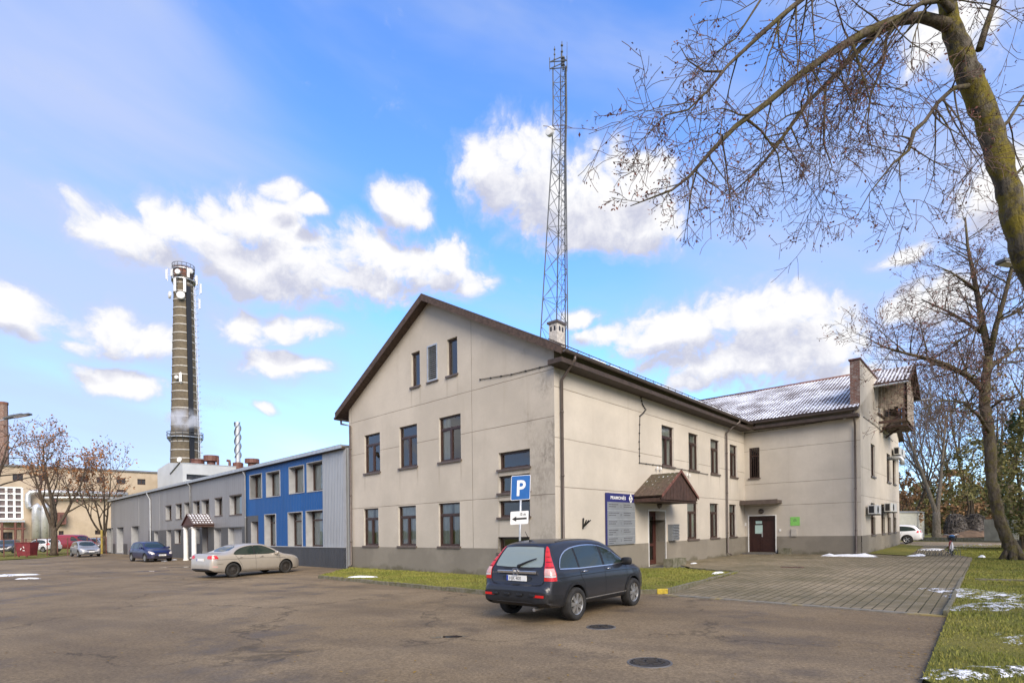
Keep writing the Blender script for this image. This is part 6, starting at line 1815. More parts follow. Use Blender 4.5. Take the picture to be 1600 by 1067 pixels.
for a, b in zip(fr_, fr_[1:] + fr_[:1]): em.tube([(xe - .006, a[0], 1.035 + a[1]), (xe - .006, b[0], 1.035 + b[1])], .006, 6)
em.build('emblem', CARM['chrome'], c.T)
mn = MB(); xm = SUV.end_x(.56, 1.0, False) - .006; text_into(mn, 'CR-V', (xm - .002, .70, .985), (0, -1, 0), (0, 0, 1), .06, sx=1.15); mn.build('model_badge', CARM['chrome'], c.T)
ps = MB(); xr_ = SUV.end_x(0, .9, False); 
c.plate(.905, txt='HJK 400', proud=.022)
pr = c.end('plate_recess', [(-.36, .83), (-.38, .97), (.38, .97), (.36, .83)], 'slate', off=.010, smooth=1)
c.end('tailgate_latch', [(-.09, .765), (-.09, .795), (.09, .795), (.09, .765)], 'trim', off=.012, smooth=0)
for s0_, l in ((1, [(.70, 1.08), (.68, .86), (.64, .80), (.5, .775)]),):
    for sg in (1, -1):
        mb = MB(); P = [V((SUV.end_x(sg * y, z, False) - .006, sg * y, z)) for y, z in l]; mb.tube(P, .006, 4); mb.build('tailgate_seam', CARM['seam'], c.T)
mb = MB(); P = [V((SUV.end_x(y, z, False) - .03, y, z)) for y, z in ((-.02, 1.15), (-.10, 1.19), (-.24, 1.25), (-.42, 1.31))]; P = [V((p.x - .01, p.y, p.z)) for p in P]; mb.tube(P, [.028, .022, .016, .01], 6)
mb.lathe(P[0] + V((.04, 0, 0)), (-1, 0, 0), [(.04, 0), (.035, .04), (0, .05)], 12); mb.build('rear_wiper', CARM['trim'], c.T)
mb = MB(); mb.tube([(-1.55, .10, 1.635), (-1.60, .10, 1.68), (-1.74, .10, 1.86)], [.016, .009, .005], 6); mb.lathe((-1.55, .10, 1.625), (0, 0, 1), [(.05, 0), (.03, .035), (0, .04)], 10); mb.build('aerial', CARM['trim'], c.T)
mb = MB(); mb.tube([(-1.9, -.45, .30), (-2.2, -.45, .285)], .035, 10); mb.build('exhaust', CARM['alloy'], c.T)
c.end('windscreen', [(-.66, 1.14), (-.54, 1.60), (.54, 1.60), (.66, 1.14)], 'glass', True, smooth=0); c.end('headlight', [(.50, .74), (.72, .72), (.74, .88), (.55, .84)], 'clear', True, mirror=True); c.side('headlight', [(1.75, .84), (2.1, .74), (2.12, .66), (1.95, .74)], 'clear')
c.T.scale = (.965,) * 3
c.mirror(.88, 1.08, 'trim', 1.15); c.handle(-.93, 1.0, 'chrome'); c.handle(.12, 1.0, 'chrome')
for sg in (1, -1):
    mb = MB(); P = [V((x, sg * .50, max(z for z in [SUV.top(x) - .004 * k for k in range(60)] if SUV.side_y(x, z) >= .50) + .003)) for x in (-1.5, -1.2, -.9, -.6, -.3, 0, .2)]; mb.tube(P, .010, 6); mb.build('roof_seam', CARM['trim'], c.T)

def simple_car(name, label, loc, rz, shape, paint, win, posts, wheels, Rw, track, rim='alloy', nsp=7, tail=None, head=None, rearw=None, frontw=None, hz_=.9, handles=(), seams=(), wd=.2, group=None, plates=(.75, .55), grille=None, tailside=None, headside=None, mirr=None, glassm='glass', roofrail=False, texts=(None, None)):
    c = Car(name, label, 'car' if 'van' not in name else 'van', loc, rz, shape, paint, wheels, Rw, track, wd, rim, nsp, group)
    lims = [-9] + list(posts) + [9]
    if win:
        for a, b in zip(lims, lims[1:]): c.side('side_window', win, glassm, .007, smooth=1, xr=(a + .03, b - .03))
        c.side_strip('window_trim', win, .03, 'trim', .006, smooth=1, closed=True)
        for p in posts:
            zt = max(z for x, z in win); zb = min(z for x, z in win); c.side('window_pillar', [(p - .04, zb + .01), (p - .04, shape.top(p) - .13), (p + .04, shape.top(p) - .13), (p + .04, zb + .01)], 'trim', .006, smooth=0)
    if tail:
        z0, z1 = min(z for y, z in tail), max(z for y, z in tail); yi = min(y for y, z in tail)
        xf = max(x for x, z in tailside) if tailside else shape.x0 + .28
        c.wrap('taillight', [(z0 + (z1 - z0) * k / 6, yi + .06 * abs(k - 3) / 3, xf - .06 * k / 6) for k in range(7)], 'red', .008)
    if head: c.end('headlight', head, 'clear', True, mirror=True, smooth=1)
    if headside: c.side('headlight', headside, 'clear', .007, smooth=1)
    if rearw: c.end('rear_window', rearw, glassm, False, smooth=1)
    if frontw: c.end('windscreen', frontw, glassm, True, smooth=1)
    if grille:
        for g_ in grille: c.end('grille', g_, 'trim', True, smooth=1)
    for x, z in handles: c.handle(x, z, paint)
    for l in seams: c.side_strip('door_seam', l, .010, 'seam', .003)
    c.plate(plates[0], txt=texts[0]); c.plate(plates[1], True, txt=texts[1])
    if mirr: c.mirror(*mirr, paint)
    for x in wheels:
        arc = [(x + (Rw + .06) * math.cos(a), Rw + (Rw + .06) * math.sin(a)) for a in [math.pi * (1.02 - 1.04 * i / 16) for i in range(17)]]; c.side_strip('arch_lip', arc, .016, 'seam', .002)
    return c

# --- champagne saloon by the blue annex
p_r, p_f = gp(355, 902.5), gp(453.5, 893.8)
dv = V((.62, .785, 0)).normalized(); 
dv = (p_f - p_r).normalized(); sdv = V((-dv.y, dv.x, 0)); mid = (p_r + p_f) / 2 + sdv * .82
SED = Shape(
  top=[(-2.30, .60), (-2.28, .76), (-2.23, .98), (-2.1, 1.045), (-1.75, 1.06), (-1.45, 1.14), (-1.0, 1.34), (-.55, 1.44), (-.05, 1.465), (.3, 1.43), (.7, 1.27), (1.1, 1.03), (1.3, .96), (1.75, .89), (2.05, .80), (2.22, .68), (2.28, .52)],
  belt=[(-2.30, .95), (-1.6, .96), (0, .93), (1.1, .90), (1.7, .84), (2.28, .62)],
  bot=[(-2.30, .36), (-2.1, .26), (-1.6, .22), (1.6, .20), (2.1, .22), (2.28, .30)],
  hw=[(-2.30, .70), (-2.22, .80), (-2.0, .86), (-1.3, .885), (1.2, .885), (1.8, .85), (2.1, .74), (2.22, .64), (2.28, .5)],
  rw=[(-2.30, .92), (-1.8, .86), (-1.4, .80), (-.9, .72), (.3, .72), (.7, .77), (1.1, .86), (2.28, .84)])
wsed = [(-1.30, .985), (-1.18, 1.12), (-.85, 1.275), (-.5, 1.345), (-.05, 1.365), (.25, 1.335), (.62, 1.18), (.95, .985)]
c = simple_car('parked_car', 'champagne beige saloon car with black steel wheels parked facing the blue annex', mid, heading(p_r, p_f), SED, 'beige', wsed, (-.28,), (-1.33, 1.33), .318, .79, 'steel', 16,
  tail=[(.46, .84), (.80, .84), (.80, .98), (.46, .95)], tailside=[(-2.30, .85), (-2.02, .88), (-1.98, .95), (-2.24, .985)], head=[(.50, .66), (.70, .62), (.72, .76), (.55, .78)], headside=[(1.85, .80), (2.16, .72), (2.2, .64), (2.0, .68)],
  rearw=[(-.60, 1.12), (-.50, 1.37), (.50, 1.37), (.60, 1.12)], frontw=[(-.66, 1.05), (-.54, 1.40), (.54, 1.40), (.66, 1.05)], handles=((-1.0, .87), (.03, .87)),
  seams=([(-.26, .96), (-.24, .30)], [(-1.22, .97), (-1.1, .8), (-.92, .5), (-.88, .32)], [(.98, .94), (1.0, .6), (.93, .32)], [(-2.05, .6), (-1.8, .62)]), plates=(.80, .45), mirr=(.80, .96), grille=([(-.4, .58), (.4, .58), (.42, .66), (-.42, .66)],))
c.side_strip('body_crease', [(-2.1, .80), (0, .80), (1.6, .76)], .010, 'seam', .0015); c.side_strip('sill_line', [(-.95, .30), (.95, .30)], .02, 'chrome', .006)
c.side('rear_quarter_pane', [(-1.25, .99), (-1.02, 1.16), (-1.02, .99)], 'glass', .009, smooth=0); c.side('side_marker', [(-2.22, .50), (-2.02, .48), (-2.02, .52), (-2.22, .54)], 'amber', .006, smooth=0)
c.end('rear_bumper_lip', [(-.7, .36), (-.7, .42), (.7, .42), (.7, .36)], 'trim', False)

HATCH = dict(
  top=[(-1.98, .52), (-1.97, .72), (-1.93, .95), (-1.85, 1.05), (-1.62, 1.36), (-1.5, 1.43), (-1.1, 1.49), (-.4, 1.51), (.1, 1.47), (.5, 1.34), (1.1, 1.02), (1.3, .95), (1.7, .86), (1.98, .74), (2.10, .60), (2.13, .48)],
  belt=[(-1.98, .93), (-1.0, .95), (0, .93), (1.1, .90), (1.7, .82), (2.13, .60)],
  bot=[(-1.98, .36), (-1.7, .24), (1.6, .20), (1.95, .22), (2.13, .28)],
  hw=[(-1.98, .70), (-1.9, .80), (-1.6, .86), (-1.0, .875), (1.1, .875), (1.7, .84), (1.98, .74), (2.08, .66), (2.13, .52)],
  rw=[(-1.98, .90), (-1.6, .78), (-1.0, .73), (.1, .73), (.5, .76), (1.1, .87), (2.13, .84)])
what = [(-1.62, .99), (-1.50, 1.18), (-1.2, 1.33), (-.5, 1.39), (.05, 1.37), (.45, 1.24), (.95, .97)]
hk = dict(win=what, posts=(-1.05, -.12), wheels=(-1.28, 1.30), Rw=.31, track=.78, tail=[(.60, .80), (.80, .80), (.78, 1.05), (.66, 1.0)], head=[(.44, .60), (.66, .56), (.78, .70), (.72, .80), (.56, .74)], headside=[(1.66, .84), (2.0, .74), (2.07, .60), (1.92, .62)],
  rearw=[(-.58, 1.07), (-.50, 1.40), (.50, 1.40), (.58, 1.07)], frontw=[(-.70, 1.03), (-.56, 1.44), (.56, 1.44), (.70, 1.03)], handles=((-.9, .88), (.12, .88)), seams=([(-.1, .95), (-.08, .3)], [(.98, .93), (.98, .6), (.92, .3)], [(-1.08, .95), (-.95, .6), (-.9, .3)]),
  grille=([(-.36, .60), (-.34, .68), (.34, .68), (.36, .60)], [(-.55, .32), (-.6, .46), (.6, .46), (.55, .32)]), mirr=(.80, .98))
# navy hatch facing the viewer, left of the porch
p = gp(224, 878); toC = (V((0, 0, 0)) - p).normalized()
simple_car('parked_car', 'dark navy blue hatchback parked in front of the grey workshop', p + V((-.5, 1.6, 0)), math.atan2(toC.y, toC.x) + R(19), Shape(**HATCH), 'navy', texts=(None, 'HKE 620'), plates=(.70, .50), **hk)
# silver hatch further back
p = gp(123, 868.5) 
p = V((p.x, p.y, 0)) * .93; toC = (V((0, 0, 0)) - p).normalized()
simple_car('parked_car', 'silver hatchback seen head on beside the bare tree and red van', p + V((-.6, 1.6, .05)), math.atan2(toC.y, toC.x) + R(12), Shape(**HATCH), 'silver', plates=(.70, .50), **hk)
# white estate at the right, nose hidden behind the wing
EST = dict(
  top=[(-2.33, .50), (-2.32, .75), (-2.27, .98), (-2.18, 1.10), (-1.95, 1.36), (-1.8, 1.43), (-1.2, 1.49), (-.4, 1.50), (.1, 1.46), (.5, 1.33), (1.1, 1.02), (1.3, .95), (1.8, .86), (2.15, .74), (2.28, .60), (2.32, .48)],
  belt=[(-2.33, .95), (-1.0, .95), (0, .93), (1.1, .90), (1.8, .82), (2.32, .60)], bot=[(-2.33, .34), (-2.0, .24), (1.7, .20), (2.1, .22), (2.32, .28)],
  hw=[(-2.33, .74), (-2.25, .82), (-1.9, .88), (-1.0, .90), (1.1, .90), (1.8, .86), (2.15, .74), (2.28, .64), (2.32, .52)], rw=[(-2.33, .90), (-1.9, .78), (-1.0, .74), (.1, .74), (.5, .77), (1.1, .87), (2.32, .84)])
west = [(-2.0, 1.0), (-1.85, 1.20), (-1.5, 1.34), (-.5, 1.39), (.05, 1.37), (.45, 1.24), (.95, .97)]
pr_ = at(1394.5, 847.8, 44.0); pr_.z = .10
hd_ = math.atan2(.36, -1)
simple_car('parked_car', 'white estate car with rear showing past corner of the cream wing', zz(at(1396, 848, 45.0), .12) + V((-.1, .6, 0)), R(180 - 40), Shape(**EST), 'whitep', west, (-1.0, -.1), (-1.40, 1.42), .325, .80, 'alloy', 5,
  tail=[(.52, .86), (.84, .86), (.82, 1.02), (.52, .98)], tailside=[(-2.33, .87), (-2.02, .90), (-2.0, .98), (-2.28, 1.02)], rearw=[(-.62, 1.12), (-.52, 1.38), (.52, 1.38), (.62, 1.12)], frontw=[(-.70, 1.03), (-.56, 1.44), (.56, 1.44), (.70, 1.03)], handles=((-.9, .9), (.12, .9)), plates=(.80, .50), seams=([(-.1, .95), (-.08, .3)], [(-1.08, .95), (-.95, .6), (-.9, .3)]))
# vehicles behind the mesh fence, far left
def far(u, v, Y): q = at(u, v, Y); return zz(q, CAMZ + (ray(u, v).z) * Y)
fY = 70
g0 = lambda u, Y: V((at(u, 850, Y).x, Y, .35))
simple_car('parked_car', 'white hatchback parked behind mesh fence beside the silver pipes', g0(66.5, 64), R(165), Shape(**HATCH), 'whitep', plates=(.70, .50), **hk)
simple_car('parked_car', 'dark grey car parked behind mesh fence left of the red skip', g0(12, 62), R(-62), Shape(**HATCH), 'darkp', plates=(.70, .50), **hk)
simple_car('parked_car', 'pale silver car parked at the end of red van by workshop corner', g0(158, 68), R(-20), Shape(**HATCH), 'silver', plates=(.70, .50), **hk)
simple_car('parked_car', 'light car whose rear shows at the far left picture edge', g0(-3, 66), R(100), Shape(**HATCH), 'whitep', plates=(.70, .50), **hk)
VAN = dict(
  top=[(-2.45, .50), (-2.44, 1.2), (-2.40, 1.75), (-2.3, 1.90), (-1.5, 1.96), (.2, 1.95), (.75, 1.86), (1.1, 1.62), (1.6, 1.25), (1.75, 1.14), (2.2, 1.02), (2.4, .80), (2.46, .5)],
  belt=[(-2.45, 1.1), (0, 1.12), (1.4, 1.10), (2.0, .95), (2.46, .65)], bot=[(-2.45, .36), (-2.0, .28), (1.7, .24), (2.46, .30)],
  hw=[(-2.45, .86), (-2.3, .93), (1.2, .94), (1.9, .90), (2.3, .78), (2.46, .60)], rw=[(-2.45, .95), (-2, .90), (.4, .88), (1.2, .86), (1.7, .88), (2.46, .84)])
simple_car('parked_van', 'red van parked behind mesh fence in front of the beige hall', g0(118, 67), R(-14), Shape(**VAN), 'redp', [(.35, 1.18), (.35, 1.70), (.85, 1.66), (1.2, 1.42), (1.45, 1.18)], (), (-1.5, 1.55), .33, .84, tail=[(.76, .8), (.88, .8), (.88, 1.3), (.76, 1.3)], frontw=[(-.74, 1.22), (-.62, 1.76), (.62, 1.76), (.74, 1.22)], head=[(.5, .72), (.75, .68), (.8, .92), (.6, .92)], plates=(.7, .5))
# ------------------------------------------------------------------ bark, twigs, leaves
def bark(name, a, b, moss=0.0, mosscol=(.115, .10, .022), sc=8):
    m, t, bs = new_mat(name)
    p = coords(t, 'pos'); n = t.noise(t.vmul(p, (1, 1, .35)), sc, 6, .7)
    c = t.mix(t.ramp(n, .3, .7), a, b)
    if moss:
        n2 = t.noise(p, 3.2, 6, .7)
        c = t.mix(t.math('MULTIPLY', t.ramp(n2, .45, .60), moss), c, mosscol)
        n3 = t.noise(p, 9, 4, .7); c = t.mix(t.math('MULTIPLY', t.ramp(n3, .60, .72), moss * .6), c, (.19, .165, .03))
    t.link(c, bs.inputs['Base Color']); bs.inputs['Roughness'].default_value = .95; bs.inputs['Specular IOR Level'].default_value = .15
    t.link(t.bump(n, 1.0, .09), bs.inputs['Normal']); return m
MAT['bark_moss'] = bark('mossy_bark', (.040, .034, .024), (.17, .15, .12), .9, (.20, .165, .028), 11)
MAT['bark_moss2'] = bark('old_lime_bark', (.055, .043, .032), (.15, .125, .095), .55)
MAT['bark'] = bark('dark_bark', (.05, .038, .027), (.12, .095, .07))
MAT['bark_grey'] = bark('pale_bark', (.10, .085, .065), (.20, .175, .14))
MAT['twig'] = M('bare_twigs', (.13, .085, .066), .95, var=.4, vscale=4)
MAT['twig_pale'] = M('grey_twigs', (.15, .12, .11), .95, var=.4, vscale=4)
def leafmat(name, a, b, trans=.25, vs=.8):
    m, t, bs = new_mat(name); p = coords(t, 'pos')
    t.link(t.mix(t.ramp(t.noise(p, vs, 4, .6), .32, .68), a, b), bs.inputs['Base Color']); bs.inputs['Roughness'].default_value = .8; bs.inputs['Specular IOR Level'].default_value = .15
    try: bs.inputs['Subsurface Weight'].default_value = 0
    except Exception: pass
    return m
MAT['leaf_brown'] = leafmat('withered_leaves', (.19, .085, .035), (.32, .15, .06))
MAT['leaf_dry'] = leafmat('dry_seed_wings', (.12, .05, .045), (.22, .10, .07), vs=2)
MAT['leaf_olive'] = leafmat('olive_foliage', (.085, .088, .034), (.20, .18, .07))
MAT['leaf_green'] = leafmat('thuja_foliage', (.045, .072, .030), (.12, .145, .06))
MAT['leaf_rust'] = leafmat('russet_hedge', (.15, .085, .045), (.26, .16, .085))
MAT['leaf_pine'] = leafmat('dark_conifer', (.06, .066, .034), (.13, .125, .06))

def rv(r, s=1.0): return V((r.uniform(-1, 1), r.uniform(-1, 1), r.uniform(-1, 1))) * s
def grow(mb, r, p, d, L, rad, lvl, P, ends):
    """one bare branch and its side shoots. P: wander, droop (per level), kids, ratio, minr"""
    n = max(3, int(L / P['seg'][min(lvl, len(P['seg']) - 1)])); pts, rr = [V(p)], [rad]
    d = V(d).normalized(); st = L / n
    for i in range(n):
        d = (d + rv(r, P['wander'][min(lvl, len(P['wander']) - 1)]) + V((0, 0, P['trop'][min(lvl, len(P['trop']) - 1)]))).normalized()
        pts.append(pts[-1] + d * st); rr.append(max(P['minr'], rad * (1 - .82 * (i + 1) / n)))
    mb[min(lvl, len(mb) - 1)].tube(pts, rr, [8, 6, 4, 3, 3, 3][min(lvl, 5)], cap=False)
    if lvl >= P['lv']:
        ends.append((pts[-1], d)); 
        if len(pts) > 3: ends.append((pts[len(pts) // 2], d))
        return
    k = P['kids'][min(lvl, len(P['kids']) - 1)]
    for j in range(k):
        f = P['from'] + (1 - P['from']) * (j + r.random()) / k
        i = min(n - 1, int(f * n)); q = pts[i].lerp(pts[i + 1], f * n - i)
        t_ = (pts[i + 1] - pts[i]).normalized(); s_ = t_.cross(rv(r)).normalized()
        ang = R(r.uniform(*P['angle'])); nd = t_ * math.cos(ang) + s_ * math.sin(ang)
        if P.get('flat'): nd.z *= .6
        grow(mb, r, q, nd, L * r.uniform(*P['ratio']) * (1.15 - .55 * f), max(P['minr'], rr[i] * .62), lvl + 1, P, ends)
    if lvl: ends.append((pts[-1], d))
def leaves_at(mb, r, ends, n, size, spread, hang=0.0):
    for p, d in ends:
        for _ in range(n if isinstance(n, int) else (int(n) + (r.random() < n - int(n)))):
            c = p + rv(r, spread); c.z -= abs(r.random()) * hang
            a = rv(r).normalized(); b = a.cross(rv(r)).normalized(); s_ = size * r.uniform(.6, 1.3)
            mb.poly([c - a * s_, c + b * s_ * .55, c + a * s_, c - b * s_ * .55])
PB = dict(seg=(.8, .6, .45, .35, .3), wander=(.10, .20, .26, .3, .3), trop=(.03, .06, .05, .03, 0), kids=(11, 7, 5, 4), ratio=(.42, .68), angle=(28, 62), minr=.010, lv=3)
PB['from'] = .25
def bare_tree(name, label, base, H, rad, seed, P=None, barkm='bark', twigm='twig', leaf=None, nleaf=0, lsize=.1, lspread=.3, lean=(0, 0), fork=1, leafsel=None, cat='tree', group=None, lowfork=.3, sub=None):
    r = random.Random(seed); Q = dict(PB); Q.update(P or {})
    T = thing(name, label, cat, base, group)
    trunk, limbs, tw = MB(), MB(), MB(); ends = []
    if fork == 1:
        grow([trunk, limbs, tw], r, base - V((0, 0, .2)), V((lean[0], lean[1], 1)), H, rad, 0, Q, ends)
    else:
        h0 = H * lowfork; top = base + V((lean[0] * h0, lean[1] * h0, h0)); trunk.tube([base - V((0, 0, .2)), base + V((0, 0, .3)), base.lerp(top, .5) + rv(r, .1), top], [rad * 1.5, rad * 1.1, rad, rad * .92], 9)
        for k in range(fork):
            a = 2 * math.pi * (k + r.random() * .5) / fork; s_ = r.uniform(.25, .6)
            grow([trunk, limbs, tw], r, top - V((0, 0, .3 + .3 * r.random())), V((math.cos(a) * s_ + lean[0], math.sin(a) * s_ + lean[1], 1)), (H - h0) * r.uniform(.75, 1.0), rad * .62, 0, Q, ends)
    trunk.build('trunk', MAT[barkm], T, smooth=True)
    C = limbs.build('crown', MAT[barkm], T, smooth=True)
    tw.build('twigs', MAT[twigm], C)
    if leaf:
        lf = MB(); E_ = [e for e in ends if not leafsel or leafsel(e[0])]
        leaves_at(lf, r, E_, nleaf, lsize, lspread); lf.build('leaves', MAT[leaf], C)
    return T

# ------------------------------------------------------------------ the old mossy tree whose limbs hang over the yard (trunk leaves the picture at the right)
def edge(u): return 1 / math.sqrt(1 + ((u - CU) / F) ** 2)      # wide lens: things near the frame edge look broader than they are
def limb(mb, path, n=10):
    pts = [at(u, v, Y) for u, v, Y, r in path]; rr = [r / F * Y * edge(u) * .84 for u, v, Y, r in path]
    mb.tube(pts, rr, n); return pts, rr
def overhang():
    r = random.Random(21)
    base = V((11.3, 8.9, 0)); T = thing('lime_tree', 'old mossy tree whose leaning trunk and bare limbs hang over upper right', 'tree', base)
    tr, lm, tw = MB(), MB(), MB(); ends = []
    top = [(1605, 410, 8.05, 25), (1590, 355, 8.0, 25), (1575, 300, 8.0, 24), (1560, 240, 8.0, 24), (1540, 180, 7.95, 25), (1515, 118, 7.9, 25), (1498, 75, 7.9, 20), (1482, 20, 7.8, 18), (1474, -40, 7.7, 17), (1455, -150, 7.6, 14), (1440, -300, 7.5, 9), (1436, -430, 7.4, 4)]
    tp = [at(u, v, Y) for u, v, Y, q in top]; tr_ = [q / F * Y * edge(u) * .88 for u, v, Y, q in top]
    low = [base - V((0, 0, .2)), base + V((-.05, 0, .35)), base + V((-.5, -.1, 1.3)), base + V((-1.6, -.35, 2.6))]
    pts = low + tp; rr = [.40, .30, .24, .20] + tr_
    # denser polyline with knobbly radius
    D, E_ = [], []
    for i in range(len(pts) - 1):
        for k in range(4): t = k / 4; D.append(pts[i].lerp(pts[i + 1], t) + rv(r, .012)); E_.append((rr[i] + (rr[i + 1] - rr[i]) * t) * r.uniform(.90, 1.12))
    D.append(pts[-1]); E_.append(rr[-1]); tr.tube(D, E_, 16)
    pass
    tr.build('trunk', MAT['bark_moss'], T, smooth=True)
    main = [
     [(1480, 40, 7.8, 14), (1462, 33, 7.75, 12), (1440, 27, 7.65, 11), (1395, 34, 7.5, 10.5), (1350, 52, 7.3, 9.5), (1300, 82, 7.1, 8), (1250, 117, 6.95, 7), (1200, 160, 6.8, 6), (1150, 197, 6.65, 5), (1110, 238, 6.5, 4), (1078, 275, 6.4, 3), (1050, 297, 6.3, 2.2), (985, 322, 6.2, .8)],
     [(1400, 34, 7.5, 8), (1360, 60, 7.5, 7), (1325, 96, 7.4, 6), (1295, 128, 7.35, 5), (1262, 160, 7.3, 4.2), (1230, 205, 7.25, 3.6), (1205, 240, 7.2, 3), (1175, 275, 7.2, 2.2), (1140, 305, 7.2, 1)],
     [(1470, -60, 7.7, 10), (1400, -62, 7.3, 8), (1320, -45, 7.0, 6.5), (1262, -8, 6.8, 5.5), (1220, 26, 6.7, 4.6), (1172, 70, 6.6, 4), (1136, 104, 6.5, 3), (1108, 140, 6.45, 2.4), (1075, 172, 6.4, 1.8), (1040, 180, 6.35, 1.2), (1000, 222, 6.3, .6)],
     [(1128, 112, 6.5, 2.4), (1100, 112, 6.5, 1.8), (1075, 95, 6.5, 1.2), (1062, 72, 6.5, .6)],
     [(1250, 0, 6.8, 3), (1195, -10, 6.6, 2.5), (1150, 60, 6.5, 1.5), (1115, 85, 6.4, .8)],
     [(1512, 135, 7.85, 6), (1490, 138, 7.6, 5), (1466, 160, 7.4, 4.6), (1445, 190, 7.25, 4.2), (1428, 205, 7.2, 5), (1420, 235, 7.1, 3.4), (1395, 256, 7.05, 2.4), (1360, 300, 7.0, 1.2), (1335, 345, 6.9, .6)],
     [(1530, 78, 7.8, 8), (1540, 45, 7.8, 7), (1552, 10, 7.8, 6), (1562, -60, 7.8, 5), (1590, -160, 7.8, 3)],
     [(1490, 20, 7.8, 9), (1470, 0, 7.5, 7), (1440, 5, 7.2, 5), (1415, 20, 7.0, 4), (1380, 40, 6.8, 3), (1350, 90, 6.7, 2), (1330, 140, 6.6, 1)],
     [(1545, 215, 8, 5), (1575, 190, 8.2, 4), (1600, 150, 8.3, 3), (1640, 130, 8.4, 2)],
     [(1570, 290, 8, 4), (1600, 260, 8.2, 3), (1640, 240, 8.3, 2)],
     [(1400, 34, 7.5, 4), (1385, 60, 7.6, 3.2), (1380, 100, 7.6, 2.6), (1360, 150, 7.6, 2), (1355, 200, 7.6, 1.3), (1365, 245, 7.6, .8)],
     [(1330, 62, 7.2, 3.5), (1345, 110, 7.0, 2.4), (1360, 160, 7.0, 1.6), (1340, 215, 7.0, .8)],
     [(1165, 185, 6.7, 3), (1190, 205, 6.8, 2.2), (1215, 240, 6.9, 1.5), (1225, 300, 7, .8)],
     [(1290, 130, 7.3, 3), (1288, 180, 7.3, 2.3), (1287, 225, 7.3, 1.8), (1300, 260, 7.3, 1), (1285, 300, 7.3, .6)]]
    Pd = dict(PB); Pd.update(seg=(.2, .16, .13, .1), wander=(.16, .24, .30, .34), trop=(-.03, -.06, -.05, -.03), kids=(5, 4, 3), ratio=(.40, .70), angle=(30, 75), minr=.0030, lv=2)
    for k, path in enumerate(main):
        pts, rr = limb(lm, path)
        tot = sum((b - a).length for a, b in zip(pts, pts[1:])); n = int(tot * (4.4 if k not in (6, 8, 9) else 2.6))
        for j in range(n):
            f = r.uniform(.12, 1.0) if k not in (6,) else r.uniform(.3, 1)
            x = f * (len(pts) - 1); i = min(len(pts) - 2, int(x)); q = pts[i].lerp(pts[i + 1], x - i); t_ = (pts[i + 1] - pts[i]).normalized()
            s_ = (t_.cross(rv(r))).normalized(); a = R(r.uniform(25, 80)); d = t_ * math.cos(a) + s_ * math.sin(a); d.z -= .35
            rq = (rr[i] + (rr[i + 1] - rr[i]) * (x - i))
            grow([lm, tw, tw], r, q, d, r.uniform(.45, 1.35) * (1.1 if f < .8 else .65), max(.0045, min(rq * .5, .012)), 0, Pd, ends)
        ends.append((pts[-1], t_))
    C = lm.build('crown', MAT['bark_moss2'], T, smooth=True); tw.build('twigs', MAT['twig'], C)
    lf = MB(); r2 = random.Random(5); sel = [e for e in ends if r2.random() < .24]
    leaves_at(lf, r2, sel, 2, .019, .05, .05); lf.build('dry_seed_wings', MAT['leaf_dry'], C)
overhang()

